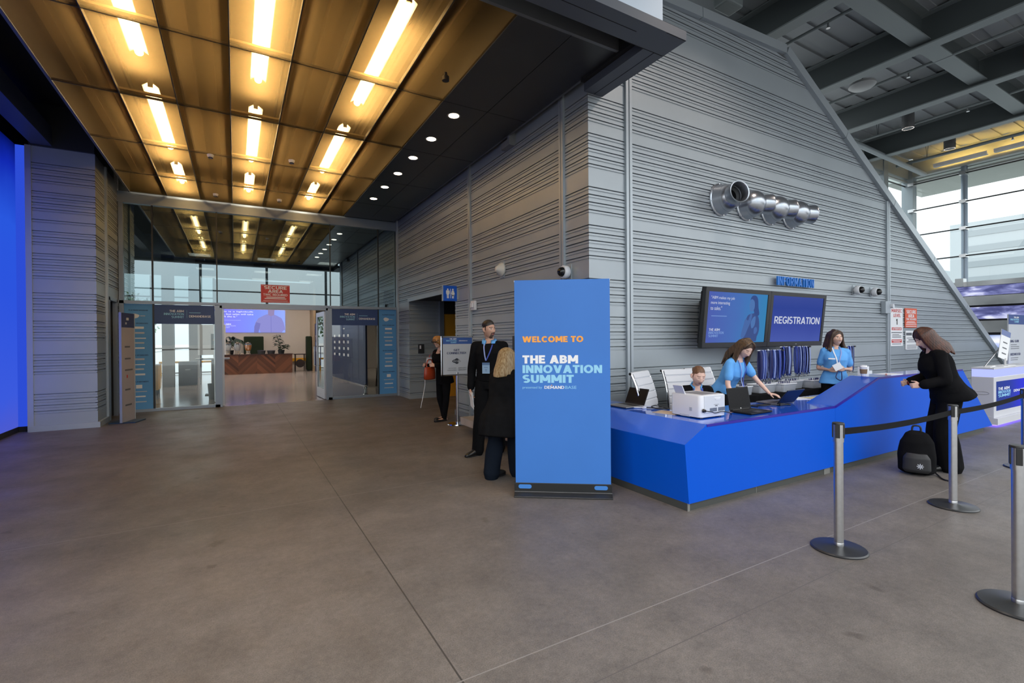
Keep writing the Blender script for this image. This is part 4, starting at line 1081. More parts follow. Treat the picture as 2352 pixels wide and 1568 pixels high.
for x0 in (0.04, 0.785):
    pts = [(x0 + 0.02 + 0.02 * math.cos(a), 0.092 + 0.02 * math.sin(a)) for a in [PI / 2 + k * PI / 8 for k in range(9)]] + [(x0 + 0.11 + 0.02 * math.cos(a), 0.092 + 0.02 * math.sin(a)) for a in [-PI / 2 + k * PI / 8 for k in range(9)]]
    bm = bm_(); prism(bm, pts, 0.068, 0.070); obj('decal', bm, DEC, t)
yb = 0.0742
text(t, 'welcome_line', 'WELCOME TO', TXTORANGE, 0.088, 1.520, 0.60, 0.059, yb, bold=0.06)
text(t, 'title_line', 'THE ABM', WHITE, 0.088, 1.310, 0.548, 0.081, yb, bold=0.06)
text(t, 'title_line', 'INNOVATION', TXTCYAN, 0.088, 1.215, 0.78, 0.079, yb, bold=0.055)
text(t, 'title_line', 'SUMMIT', TXTCYAN, 0.088, 1.119, 0.505, 0.079, yb, bold=0.06)
text(t, 'presenter_line', 'presented by', TXTCYAN, 0.088, 1.055, 0.192, 0.030, yb, bold=0.004)
text(t, 'presenter_name', 'DEMAND', WHITE, 0.304, 1.060, 0.195, 0.029, yb, bold=0.02)
text(t, 'presenter_name', 'BASE', TXTCYAN, 0.508, 1.060, 0.11, 0.029, yb, bold=0.005)
bm = bm_(); prism(bm, [(0.372, 1.092), (0.380, 1.092), (0.384, 1.097), (0.376, 1.099), (0.368, 1.097)], yb - 0.001, yb); obj('presenter_mark', bm, TXTORANGE, t)

# ================================================================== BLUE RECEPTION DESK
t = thing('reception_desk', 'long faceted blue reception desk rising to a higher counter on the right', 'desk', (3.44, 2.92, 0), 0)
OX, OY = 3.44, 2.92
def q(p): return [(x - OX, z) for x, z in p]
bm = bm_()
prism(bm, q([(3.49, 0.07), (3.44, 0.604), (3.733, 0.757), (4.18, 0.757), (4.18, 0.07)]), 0.0, 1.80)
prism(bm, q([(4.18, 0.07), (4.18, 0.757), (5.955, 0.757), (5.955, 0.07)]), 0.0, 0.70)
prism(bm, q([(5.958, 0.07), (5.958, 0.757), (6.99, 1.04), (9.62, 1.04), (10.85, 0.065)]), 0.0, 0.33)
prism(bm, q([(5.958, 0.07), (5.958, 0.757), (8.9, 0.757), (8.9, 0.07)]), 0.33, 0.70)
o = obj('desk_body', bm, [BLUE, BLUETOP], t)
for p in o.data.polygons:
    if p.normal.z > 0.2: p.material_index = 1
bm = bm_()
EDGE = mat('desk_edge', srgb(40, 24, 150), 0.3)
def edge(a, b):
    a = Vector((a[0] - OX, 0, a[1])); b = Vector((b[0] - OX, 0, b[1])); d = (b - a).normalized(); n = Vector((-d.z, 0, d.x))
    prism(bm, [((a - n * 0.022).x, (a - n * 0.022).z), ((b - n * 0.022).x, (b - n * 0.022).z), ((b + n * 0.001).x, (b + n * 0.001).z), ((a + n * 0.001).x, (a + n * 0.001).z)], -0.004, 0.01)
edge((3.733, 0.757), (5.955, 0.757)); edge((5.958, 0.757), (6.99, 1.04)); edge((6.99, 1.04), (9.62, 1.04))
obj('counter_edge', bm, EDGE, t)
bm = bm_(); box(bm, 0.052, 7.1, 0.02, 0.68, 0.0, 0.072); box(bm, 0.052, 0.72, 0.68, 1.78, 0.0, 0.072); obj('kick_plate', bm, mat('kick_metal', (0.085, 0.09, 0.085), 0.4, 0.4), t)
bm = bm_(); box(bm, 0.050, 0.075, 0.012, 0.02, 0.0, 0.072); box(bm, 1.05, 1.056, 0.016, 0.022, 0.0, 0.07); box(bm, 2.3, 2.42, 0.014, 0.02, 0.0, 0.07); obj('kick_joint', bm, mat('kick_joint_metal', (0.3, 0.3, 0.28), 0.4, 0.5), t)

# ---- laser printer
t = thing('laser_printer', 'boxy white laser printer standing back to front on the blue desk', 'printer', (3.925, 3.14, 0.757), 0)
PRW = mat('printer_white', (0.66, 0.67, 0.72), 0.42)
def rrect(w, d, r, n=5):
    out = []
    for cx_, cy_, a0 in ((w - r, r, -PI / 2), (w - r, d - r, 0), (r, d - r, PI / 2), (r, r, PI)):
        for k in range(n + 1):
            a = a0 + k * PI / 2 / n; out.append((cx_ + r * math.cos(a), cy_ + r * math.sin(a)))
    return out
bm = bm_(); pts = rrect(0.385, 0.375, 0.04)
va = [bm.verts.new((x, y, 0.012)) for x, y in pts]; vb = [bm.verts.new((x, y, 0.215)) for x, y in pts]; vc = [bm.verts.new((0.19 + (x - 0.19) * 0.97, 0.19 + (y - 0.19) * 0.97, 0.226)) for x, y in pts]
bm.faces.new(va[::-1]); bm.faces.new(vc)
for A, B in ((va, vb), (vb, vc)):
    for i in range(len(pts)): bm.faces.new([A[i], A[(i + 1) % len(pts)], B[(i + 1) % len(pts)], B[i]])
obj('printer_body', bm, PRW, t, smooth=True)
bm = bm_(); box(bm, 0.05, 0.36, -0.006, 0.01, 0.05, 0.222); obj('rear_cover', bm, mat('printer_panel', (0.60, 0.62, 0.67), 0.4), t, bevel=0.004)
bm = bm_(); box(bm, 0.10, 0.34, 0.06, 0.32, 0.224, 0.2275); obj('output_tray', bm, mat('printer_grey', (0.20, 0.20, 0.22), 0.5), t)
bm = bm_(); T = Matrix.Translation((0.02, 0.30, 0.22)) @ Matrix.Rotation(math.radians(-28), 4, 'Y'); box(bm, 0, 0.012, -0.10, 0.02, 0, 0.105, T); obj('paper_stop', bm, PRW, t, bevel=0.004)
bm = bm_(); box(bm, 0.20, 0.29, -0.010, -0.005, 0.185, 0.20); box(bm, 0.215, 0.275, -0.011, -0.009, 0.175, 0.184); obj('cover_latch', bm, WHITEP, t, bevel=0.002)
for x0 in (0.13, 0.255):
    bm = bm_(); box(bm, x0, x0 + 0.105, -0.0075, -0.006, 0.062, 0.098); obj('rating_label', bm, mat('label_grey', (0.12, 0.14, 0.19), 0.5, noise=0.5, nscale=120), t)
bm = bm_(); box(bm, 0.19, 0.27, -0.0075, -0.006, 0.128, 0.131); box(bm, 0.21, 0.245, -0.0075, -0.006, 0.112, 0.122); obj('rating_print', bm, TXTGREY, t)
bm = bm_(); box(bm, -0.004, 0.01, 0.10, 0.13, 0.07, 0.105); obj('side_vent', bm, mat('vent_grey', (0.42, 0.44, 0.48), 0.5), t)
bm = bm_(); box(bm, -0.003, 0.02, 0.34, 0.349, 0.012, 0.22); box(bm, -0.004, 0.02, 0.13, 0.25, 0.008, 0.03); obj('tray_edge', bm, mat('printer_shade', (0.5, 0.52, 0.56), 0.5), t, bevel=0.002)
bm = bm_(); tube(bm, [(0.035, -0.002, 0.08), (0.04, -0.03, 0.08)], [0.02, 0.012], 10); tube(bm, smooth_path([(0.04, -0.03, 0.08), (0.10, -0.05, 0.07), (0.18, -0.03, 0.05), (0.30, -0.02, 0.055), (0.42, -0.02, 0.03), (0.50, 0.02, 0.006)]), 0.005, 8); obj('power_cord', bm, BLACK, t, smooth=True)
bm = bm_()
for x in (0.05, 0.33):
    for y in (0.05, 0.32): box(bm, x - 0.02, x + 0.02, y - 0.02, y + 0.02, 0, 0.013)
obj('foot', bm, BLACK, t)

# ---- laptops
def laptop(loc, rz, w, d, lid, ang, label, lidm, deckm, dot=True):
    t = thing('laptop', label, 'laptop', loc, rz)
    bm = bm_(); box(bm, -w / 2, w / 2, -d, 0.01, 0.004, 0.02); obj('laptop_base', bm, deckm, t, bevel=0.006)
    bm = bm_()
    for r in range(5):
        for c in range(13):
            x = -w * 0.44 + c * w * 0.88 / 13; y = -0.035 - r * 0.019
            box(bm, x, x + w * 0.058, y - 0.015, y, 0.02, 0.0215)
    obj('keyboard', bm, mat('key_black', (0.02, 0.02, 0.022), 0.5), t)
    bm = bm_(); box(bm, -0.05, 0.05, -d + 0.02, -d + 0.085, 0.02, 0.0206); obj('touchpad', bm, mat('pad_grey', (0.06, 0.06, 0.065), 0.3), t)
    T = Matrix.Translation((0, 0.004, 0.02)) @ Matrix.Rotation(math.radians(-ang), 4, 'X')
    bm = bm_(); box(bm, -w / 2, w / 2, 0.0, 0.012, 0.0, lid, T); obj('lid', bm, lidm, t, bevel=0.005)
    bm = bm_(); box(bm, -w / 2 + 0.015, w / 2 - 0.015, -0.0008, 0.0, 0.022, lid - 0.014, T); obj('laptop_screen', bm, mat('dead_screen', (0.006, 0.006, 0.007), 0.45, spec=0.15), t)
    if dot:
        bm = bm_(); tube(bm, [T @ Vector((0, -0.0012, 0.012)), T @ Vector((0, -0.0006, 0.012))], 0.006, 14); obj('lid_badge', bm, CHROME, t)
    bm = bm_(); tube(bm, [(-w * 0.4, 0.006, 0.018), (w * 0.4, 0.006, 0.018)], 0.008, 8); obj('hinge', bm, BLACK, t)
    return t
LAPB = mat('laptop_black', (0.010, 0.010, 0.012), 0.5, spec=0.2)
LAPN = mat('laptop_navy', (0.008, 0.014, 0.035), 0.35)
LAPG = mat('laptop_grey', (0.18, 0.18, 0.19), 0.35, 0.5)
laptop((4.075, 4.20, 0.757), -PI / 2, 0.315, 0.27, 0.20, 24, 'open laptop on the desk wing beside the blue banner', LAPB, LAPG, False)
laptop((4.735, 3.262, 0.757), 0.02, 0.375, 0.235, 0.235, 10, 'black open laptop next to the printer, screen facing out', LAPB, LAPB)
laptop((5.655, 3.33, 0.757), PI + 0.02, 0.36, 0.25, 0.21, 38, 'dark laptop being typed on by the long-haired woman', LAPN, LAPG, False)
# ---- small things on the desk
t = thing('power_adapter', 'white adapter plug with dark cable loops on the desk beside the end laptop', 'adapter', (3.995, 3.95, 0.757), 0.3)
bm = bm_(); box(bm, -0.025, 0.025, -0.015, 0.015, 0.0, 0.025); obj('plug_body', bm, WHITEP, t, bevel=0.004)
bm = bm_(); tube(bm, smooth_path([(0.0, 0.015, 0.012), (-0.04, 0.10, 0.008), (0.0, 0.16, 0.008)]), 0.006, 8); obj('white_lead', bm, WHITEP, t, smooth=True)
bm = bm_()
tube(bm, smooth_path([(0.02, -0.015, 0.012), (0.06, -0.10, 0.01), (0.16, -0.14, 0.012), (0.17, -0.05, 0.02), (0.05, -0.06, 0.022), (0.02, -0.16, 0.012), (0.12, -0.24, 0.008), (0.17, -0.15, 0.008)], 6), 0.006, 8); obj('dark_cable', bm, BLACK, t, smooth=True)
t = thing('cable_bundle', 'tangle of dark charger cable in front of the typing woman', 'cable', (5.30, 3.28, 0.757), 0)
bm = bm_(); box(bm, 0.14, 0.22, -0.03, 0.015, 0.0, 0.03); obj('charger_brick', bm, BLACK, t, bevel=0.006)
bm = bm_(); tube(bm, smooth_path([(0.14, -0.01, 0.012), (0.05, 0.06, 0.01), (-0.10, 0.10, 0.008), (-0.06, 0.0, 0.02), (0.04, 0.02, 0.025), (0.0, 0.13, 0.01), (-0.14, 0.16, 0.006), (-0.16, 0.05, 0.006)], 6), 0.006, 8); tube(bm, smooth_path([(0.22, -0.01, 0.012), (0.30, -0.05, 0.008), (0.35, 0.02, 0.006)], 6), 0.006, 8); obj('cable', bm, BLACK, t, smooth=True)
bm = bm_(); T = Matrix.Translation((3.985, 3.60, 0.757)) @ Matrix.Rotation(0.25, 4, 'Z'); box(bm, -0.10, 0.10, -0.13, 0.13, 0, 0.004, T); tag(obj('envelope', bm, mat('manila_paper', (0.55, 0.44, 0.33), 0.8)), 'buff envelope lying on the desk behind the printer corner', 'envelope')
bm = bm_(); T = Matrix.Translation((6.36, 3.50, 0.757)) @ Matrix.Rotation(-0.35, 4, 'Z'); box(bm, -0.18, 0.02, -0.10, 0.11, 0, 0.006, T); tag(obj('notepad', bm, PAPER), 'white notepad on the desk at the foot of the ramp', 'notepad')
bm = bm_(); T = Matrix.Translation((6.56, 3.47, 0.757)) @ Matrix.Rotation(-0.35, 4, 'Z'); box(bm, -0.13, 0.09, -0.09, 0.08, 0, 0.004, T); tag(obj('sticky_pad', bm, mat('pale_yellow_paper', (0.68, 0.62, 0.34), 0.8)), 'pale yellow pad beside the white notepad on the desk', 'notepad')
bm = bm_(); tube(bm, [(6.60, 3.42, 0.766), (6.70, 3.50, 0.766)], 0.005); tag(obj('pen', bm, BLACK, smooth=True), 'black pen on the pale yellow pad', 'pen')
# ---- raised counter things
t = thing('coffee_cup', 'paper coffee cup with white lid and brown sleeve on the raised counter', 'cup', (7.08, 3.13, 1.04), 0)
bm = bm_(); lathe(bm, [(0, 0), (0.030, 0), (0.042, 0.115), (0, 0.115)], 24); obj('cup_body', bm, WHITEP, t, smooth=True)
bm = bm_(); lathe(bm, [(0.0345, 0.03), (0.0365, 0.03), (0.0425, 0.088), (0.0405, 0.088)], 24, closed=True); obj('sleeve', bm, mat('kraft_sleeve', (0.24, 0.15, 0.085), 0.8), t, smooth=True)
bm = bm_(); lathe(bm, [(0, 0.112), (0.045, 0.112), (0.045, 0.120), (0.040, 0.122), (0.037, 0.138), (0.032, 0.138), (0, 0.134)], 24); obj('lid', bm, WHITE, t, smooth=True)
t = thing('card_rack', 'white stepped leaflet holder on the low desk behind the paper coffee cup', 'holder', (7.90, 3.42, 0.757), 0)
bm = bm_(); prism(bm, [(-0.13, 0), (0.13, 0), (0.13, 0.36), (-0.13, 0.36)], 0.06, 0.09); obj('back_panel', bm, WHITE, t)
for k in range(3):
    bm = bm_(); box(bm, -0.13, 0.13, -0.06 + 0.04 * k, -0.052 + 0.04 * k, 0, 0.20 + 0.05 * k); obj('step_panel', bm, WHITEP, t)
t = thing('red_marker', 'red marker pen lying on the raised counter near the dark-coated woman', 'pen', (7.42, 3.02, 1.04), 0.35)
bm = bm_(); tube(bm, [(-0.07, 0, 0.008), (0.05, 0, 0.008)], 0.008, 10); obj('barrel', bm, mat('wood_barrel', (0.5, 0.35, 0.25), 0.5), t, smooth=True)
bm = bm_(); tube(bm, [(0.0, 0, 0.009), (0.06, 0, 0.009)], 0.010, 10); obj('cap', bm, REDP, t, smooth=True)
bm = bm_(); box(bm, 7.46, 7.80, 2.98, 3.18, 1.04, 1.046); tag(obj('form_sheets', bm, PAPER), 'white form sheets lying on the raised counter', 'paper')
bm = bm_(); T = Matrix.Translation((9.30, 3.09, 1.04)) @ Matrix.Rotation(0.2, 4, 'Z'); box(bm, -0.15, 0.15, -0.1, 0.1, 0, 0.03, T); tag(obj('brochure_stack', bm, PAPER), 'stack of brochures at the far end of the raised counter', 'paper')

# ================================================================== OFFICE CHAIRS
CHW = mat('white_leatherette', (0.66, 0.67, 0.71), 0.45)
def chair(loc, rz, label, sc=1.0):
    t = thing('office_chair', label, 'chair', loc, rz, 'white ribbed office chairs behind the desk')
    def sheet(path, w, name):
        pts = smooth_path(path, 14); bm = bm_(); rows = []
        for i, p in enumerate(pts):
            a = pts[max(0, i - 1)]; b = pts[min(len(pts) - 1, i + 1)]; d = (b - a).normalized(); n = Vector((0, -d.z, d.y))
            h = 0.008 if i % 7 else -0.006
            f = p + n * (0.012 + h); g = p - n * (0.012 + h)
            rows.append([bm.verts.new((x, q_.y, q_.z)) for q_ in (f, g) for x in (-w / 2, -w / 4, 0, w / 4, w / 2)])
        for A, B in zip(rows, rows[1:]):
            for k in range(4):
                bm.faces.new([A[k], A[k + 1], B[k + 1], B[k]]); bm.faces.new([A[k + 6], A[k + 5], B[k + 5], B[k + 6]])
            bm.faces.new([A[0], B[0], B[5], A[5]]); bm.faces.new([A[4], A[9], B[9], B[4]])
        for A in (rows[0], rows[-1]): bm.faces.new([A[0], A[1], A[2], A[3], A[4], A[9], A[8], A[7], A[6], A[5]])
        obj(name, bm, CHW, t)
        return pts
    bp = [(0, 0.20, 0.47), (0, 0.25, 0.62), (0, 0.275, 0.80), (0, 0.32, 0.97), (0, 0.385, 1.125)]
    sheet(bp, 0.52, 'backrest'); sheet([(0, -0.26, 0.455), (0, -0.20, 0.475), (0, 0.0, 0.465), (0, 0.20, 0.47)], 0.52, 'seat')
    for s in (-1, 1):
        bm = bm_(); tube(bm, [Vector((s * 0.275, p[1], p[2])) for p in smooth_path([(0, -0.24, 0.455), (0, 0.0, 0.45), (0, 0.20, 0.47)] + bp[1:], 4)], 0.012, 8); obj('side_rail', bm, CHROME, t, smooth=True)
    bm = bm_(); tube(bm, [(-0.285, 0.392, 1.125), (0.285, 0.392, 1.125)], 0.017, 10); obj('top_roll', bm, CHW, t, smooth=True)
    bm = bm_()
    for s in (-1, 1): tube(bm, [(s * 0.285, 0.392, 1.125), (s * 0.291, 0.392, 1.125)], 0.017, 10)
    obj('end_cap', bm, BLACK, t)
    bm = bm_(); tube(bm, [(-0.275, 0.285, 0.82), (0.275, 0.285, 0.82)], 0.010, 8); obj('cross_bar', bm, CHROME, t, smooth=True)
    bm = bm_(); tube(bm, [(0, 0, 0.10), (0, 0, 0.44)], 0.028, 12); box(bm, -0.24, 0.24, -0.04, 0.04, 0.42, 0.45); obj('column', bm, STEEL, t, smooth=True)
    for k in range(5):
        a = k * 2 * PI / 5 + 0.3
        bm = bm_(); tube(bm, [(0, 0, 0.11), (0.30 * math.cos(a), 0.30 * math.sin(a), 0.075)], [0.026, 0.016], 8); lg = obj('leg', bm, STEEL, t, smooth=True)
        bm = bm_(); c = Vector((0.30 * math.cos(a), 0.30 * math.sin(a), 0.03)); n_ = Vector((-math.sin(a), math.cos(a), 0)) * 0.02; tube(bm, [c - n_, c + n_], 0.03, 12); obj('caster', bm, BLACK, lg, smooth=True)
    return t
c0 = chair((4.50, 4.02, 0), math.radians(24), 'white ribbed office chair turned sideways, next to the end laptop')
def chair_copy(loc, rz, label): return dup(c0, loc, rz, label)
chair_copy((5.02, 4.02, 0), math.radians(-10), 'white ribbed office chair occupied by the woman in the black jacket')
chair_copy((5.58, 4.10, 0), math.radians(4), 'white ribbed office chair standing empty behind the seated woman')

# ================================================================== BACK TABLE, BASKETS, LANYARDS
t = thing('back_table', 'long table under a black cloth against the ribbed wall', 'table', (5.75, 4.08, 0), 0)
bm = bm_()
n = 40; top = []; bot = []
for i in range(n + 1):
    x = 4.4 * i / n; top.append((x, 0.0)); bot.append((x, 0.018 * math.sin(i * 2.3) - 0.012))
va = [bm.verts.new((x, y, 0.745)) for x, y in top]; vb = [bm.verts.new((x, y, 0.02)) for x, y in bot]; vt = [bm.verts.new((x, 0.74, 0.745)) for x, y in top]
for i in range(n):
    bm.faces.new([vb[i], vb[i + 1], va[i + 1], va[i]]); bm.faces.new([va[i], va[i + 1], vt[i + 1], vt[i]])
for x in (0, 4.4):
    v = [bm.verts.new(p) for p in ((x, 0, 0.745), (x, 0.74, 0.745), (x, 0.74, 0.02), (x, 0, 0.02))]; bm.faces.new(v)
obj('table_cloth', bm, BLACKCLOTH, t)
bm = bm_(); box(bm, 0.01, 4.39, 0.01, 0.73, 0.715, 0.74); obj('table_top', bm, mat('ply', (0.3, 0.25, 0.2), 0.7), t)
for x in (0.08, 4.32):
    for y in (0.08, 0.66):
        bm = bm_(); tube(bm, [(x, y, 0), (x, y, 0.72)], 0.018); obj('leg', bm, STEEL, t)
BASK = see_through('basket_plastic', (0.9, 0.93, 0.97), 0.30, 0.3, (0.60, 0.64, 0.70))
cards = []
def basket(x, y, w, d, label, ncards, where):
    t = thing('badge_basket', label, 'basket', (x, y, 0.747), 0)
    h = 0.115; bm = bm_()
    lo = rrect(w * 0.88, d * 0.88, 0.03); hi = rrect(w, d, 0.035)
    lo = [(a - w * 0.44, b - d * 0.44) for a, b in lo]; hi = [(a - w / 2, b - d / 2) for a, b in hi]
    v0 = [bm.verts.new((a, b, 0.0)) for a, b in lo]; v1 = [bm.verts.new((a, b, h)) for a, b in hi]
    bm.faces.new(v0)
    for i in range(len(lo)): bm.faces.new([v0[i], v0[(i + 1) % len(lo)], v1[(i + 1) % len(lo)], v1[i]])
    obj('basket_wall', bm, BASK, t)
    bm = bm_(); tube(bm, [Vector((a, b, h)) for a, b in hi] + [Vector((hi[0][0], hi[0][1], h))], 0.008, 6); obj('basket_rim', bm, WHITEP, t, smooth=True)
    for k in range(ncards):
        px = x - w * 0.36 + w * 0.72 * k / (ncards - 1)
        if not cards:
            c = thing('name_badge', 'white name badge standing in a clear basket %s' % where, 'badge', (px, y, 0.755), 0, 'badges ' + where)
            bm = bm_(); T = Matrix.Rotation(0.30, 4, 'Y'); box(bm, -0.0015, 0.0015, -0.05, 0.05, 0, 0.112, T); obj('card', bm, WHITE, c)
            bm = bm_(); box(bm, -0.0022, -0.0015, -0.05, 0.05, 0.085, 0.108, T); obj('card_header', bm, NAVYP, c)
            bm = bm_(); tube(bm, [T @ Vector((0, 0, 0.112)), T @ Vector((0, 0.004, 0.142))], 0.006, 6); obj('clip', bm, LYDARK, c)
            cards.append(c)
        else:
            dup(cards[0], (px, y + random.uniform(-0.015, 0.015), 0.755), random.uniform(-0.2, 0.2) + (0 if k % 3 else 0.25), 'white name badge standing in a clear basket %s' % where, 'badges ' + where)
    return t
basket(6.22, 4.28, 0.20, 0.24, 'small clear basket of badges behind the typing woman', 6, 'behind the typing woman')
basket(6.72, 4.30, 0.42, 0.22, 'clear badge basket half hidden by hanging lanyards', 9, 'half hidden by lanyards')
basket(7.10, 4.20, 0.36, 0.22, 'clear badge basket in the middle of the black table', 9, 'in the middle of the table')
basket(7.62, 4.40, 0.36, 0.24, 'clear badge basket under the right bundle of lanyards', 9, 'under the right lanyards')
basket(8.08, 4.28, 0.50, 0.24, 'clear badge basket beside the smiling woman', 12, 'beside the smiling woman')
# white wire racks with lanyards
def rack(x, y, w, z, label):
    t = thing('lanyard_rack', label, 'rack', (x, y, 0.745), 0)
    bm = bm_(); tube(bm, [(0, 0.04, 0.01), (0, 0.04, z - 0.745 + 0.02)], 0.010, 8); obj('upright', bm, WHITEP, t, smooth=True)
    bm = bm_(); tube(bm, [(-w / 2, 0, z - 0.745), (w / 2, 0, z - 0.745)], 0.007, 8); tube(bm, [(0, 0, z - 0.745), (0, 0.04, z - 0.745)], 0.007, 8); obj('hanging_bar', bm, WHITEP, t, smooth=True)
    bm = bm_(); box(bm, -0.14, 0.14, -0.05, 0.12, 0, 0.012); obj('rack_base', bm, WHITEP, t)
    bm = bm_(); box(bm, w / 2 - 0.05, w / 2, -0.02, 0.02, z - 0.76, z - 0.735); obj('bar_stop', bm, BLACK, t)
rack(7.14, 4.42, 0.66, 1.352, 'white lanyard rack nearest the typing woman')
rack(7.69, 4.50, 0.34, 1.395, 'white lanyard rack in the middle of the black table')
rack(8.13, 4.50, 0.50, 1.395, 'white lanyard rack at the right of the table bundles')
rack(9.66, 4.55, 0.62, 1.375, 'white lanyard rack standing right of the smiling woman')
LP = {}
def lanyard(x, y, z, L, tw, label, group):
    key = random.choice(('a', 'b', 'c'))
    if key not in LP:
        m_ = {'a': LYBLUE, 'b': LYPALE, 'c': LYDARK}[key]
        t = thing('lanyard', label, 'lanyard', (x, y, z), tw, group)
        bm = bm_()
        for s in (-1, 1):
            path = smooth_path([(0, 0, 0.007), (s * 0.004, -0.012 * s, -0.03), (s * 0.011, -0.016 * s, -0.20), (s * 0.004, -0.010 * s, -0.36), (0, -0.004 * s, -0.43)], 4)
            fr = frames(path)
            rings_loft(bm, [(p, Vector((0.0105, 0.003 * s, 0)), Vector((0, 0.0012, 0))) for p in path], True, 6)
        obj('ribbon', bm, m_, t)
        bm = bm_(); box(bm, -0.009, 0.009, -0.004, 0.004, -0.452, -0.428); tube(bm, [(0, 0, -0.452), (0.004, 0, -0.475), (0, 0, -0.492), (-0.005, 0, -0.475)], 0.003, 6); obj('metal_clip', bm, CHROME, t)
        LP[key] = t; return t
    return dup(LP[key], (x, y, z), tw, label, group)
def bundle(x0, x1, y, z, n, where):
    for k in range(n):
        x = x0 + (x1 - x0) * (k + 0.5) / n + random.uniform(-0.006, 0.006)
        lanyard(x, y + random.uniform(-0.012, 0.006), z + random.uniform(-0.004, 0.004), 0.5, random.uniform(-0.8, 0.8), 'blue printed lanyard hanging in the bundle %s' % where, 'lanyards ' + where)
bundle(6.86, 7.04, 4.42, 1.350, 17, 'just behind the typing woman')
bundle(7.09, 7.42, 4.42, 1.350, 27, 'second from the typing woman')
bundle(7.56, 7.82, 4.50, 1.393, 24, 'third from the typing woman')
bundle(7.92, 8.36, 4.50, 1.393, 32, 'nearest the right screen corner')
bundle(9.68, 9.90, 4.55, 1.373, 18, 'right of the smiling woman')
t = thing('wire_hook_stand', 'thin black wire stand with hooks behind the leaflet holder', 'stand', (9.95, 4.35, 0.745), 0)
bm = bm_(); tube(bm, smooth_path([(0.08, 0, 0), (0.08, 0, 0.22), (0.05, 0, 0.26), (0.0, 0, 0.24)]), 0.006, 8); box(bm, 0.0, 0.16, -0.05, 0.05, 0, 0.01); obj('wire', bm, BLACK, t, smooth=True)
# ================================================================== QUEUE BARRIERS
PLATE = mat('barrier_base_black', (0.020, 0.021, 0.023), 0.36)
def stanchion(loc, label):
    t = thing('queue_barrier', label, 'barrier', loc, 0, 'steel queue barrier posts')
    bm = bm_(); lathe(bm, [(0, 0), (0.178, 0), (0.180, 0.008), (0.172, 0.016), (0.05, 0.026), (0.034, 0.03), (0, 0.03)], 48); obj('base', bm, PLATE, t, smooth=True)
    bm = bm_(); tube(bm, [(0, 0, 0.025), (0, 0, 0.80)], 0.0305, 28); lathe(bm, [(0.031, 0.03), (0.0315, 0.05), (0.0305, 0.052)], 28, closed=True); obj('post', bm, STEEL, t, smooth=True)
    bm = bm_(); tube(bm, [(0, 0, 0.785), (0, 0, 0.912)], 0.0345, 28); obj('belt_head', bm, STEEL, t, smooth=True)
    bm = bm_(); lathe(bm, [(0, 0.912), (0.039, 0.912), (0.040, 0.918), (0.036, 0.925), (0, 0.926)], 28); obj('cap', bm, BLACK, t, smooth=True)
    bm = bm_()
    for a in range(4):
        T = Matrix.Rotation(a * PI / 2 + 0.35, 4, 'Z'); box(bm, -0.014, 0.014, -0.0385, -0.03, 0.815, 0.912, T)
    obj('belt_slot', bm, BLACK, t, bevel=0.003)
    return t
def belt(t, a, b):
    A = Vector(a) - t.location; B = Vector(b) - t.location; n = 16
    d = (B - A); d.z = 0; d.normalize(); s = Vector((-d.y, d.x, 0)) * 0.0012
    bm = bm_(); R_ = []
    A2 = A + d * 0.036; B2 = B - d * 0.036
    for i in range(n + 1):
        f = i / n; p = A2.lerp(B2, f); p.z -= 0.022 * 4 * f * (1 - f)
        R_.append([bm.verts.new(p + k + Vector((0, 0, z))) for k, z in ((s, 0.024), (s, -0.024), (-s, -0.024), (-s, 0.024))])
    for P_, Q_ in zip(R_, R_[1:]):
        for k in range(4): bm.faces.new([P_[k], P_[(k + 1) % 4], Q_[(k + 1) % 4], Q_[k]])
    bm.faces.new(R_[0]); bm.faces.new(R_[-1][::-1])
    obj('belt', bm, mat('belt_black', (0.010, 0.010, 0.011), 0.85, spec=0.1), t)
sA = stanchion((3.812, 1.85, 0), 'steel queue post nearest the corner of the blue desk, start of the black belt')
sB = stanchion((5.655, 1.785, 0), 'steel queue post in front of the dark-coated woman, middle of the belt')
sC = stanchion((3.86, 0.93, 0), 'steel queue post closest to the viewer at the frame edge')
sD = stanchion((7.98, 1.87, 0), 'steel queue post farthest back, by the white lit counter')
belt(sA, (3.812, 1.85, 0.855), (5.655, 1.785, 0.855))
belt(sB, (5.655, 1.785, 0.855), (7.98, 1.87, 0.855))

# ================================================================== WHITE LIT COUNTER AND RIGHT SIDE
t = thing('lit_counter', 'white counter with a glowing lilac band and blue front panel right of the desk', 'counter', (11.2, 2.99, 0), 0)
KW = mat('counter_white', (0.62, 0.62, 0.66), 0.4)
bm = bm_(); box(bm, 0, 2.4, 0, 0.30, 0.14, 0.84); obj('counter_body', bm, KW, t, bevel=0.01)
bm = bm_(); box(bm, 0.0, 2.4, 0.0, 0.30, 0.97, 1.0); obj('counter_top', bm, KW, t, bevel=0.004)
bm = bm_(); box(bm, 0.01, 2.39, 0.01, 0.29, 0.84, 0.97); obj('light_band', bm, emis('lilac_light', (0.30, 0.34, 1.0), 1.15), t)
bm = bm_(); box(bm, -0.02, 2.42, -0.05, 0.30, 0.03, 0.14); obj('plinth', bm, KW, t)
bm = bm_(); box(bm, 0.0, 2.4, -0.03, 0.28, 0.02, 0.03); obj('floor_glow_strip', bm, emis('violet_light', (0.16, 0.10, 1.0), 5.0), t)
bm = bm_(); box(bm, 0.10, 2.3, -0.004, 0.0, 0.26, 0.76); obj('front_panel', bm, emis_ramp('counter_panel_light', 'X', [(0, (0.045, 0.075, 0.32)), (0.3, (0.045, 0.07, 0.42)), (0.6, (0.05, 0.06, 0.8)), (1, (0.05, 0.06, 0.7))], 0.62), t)
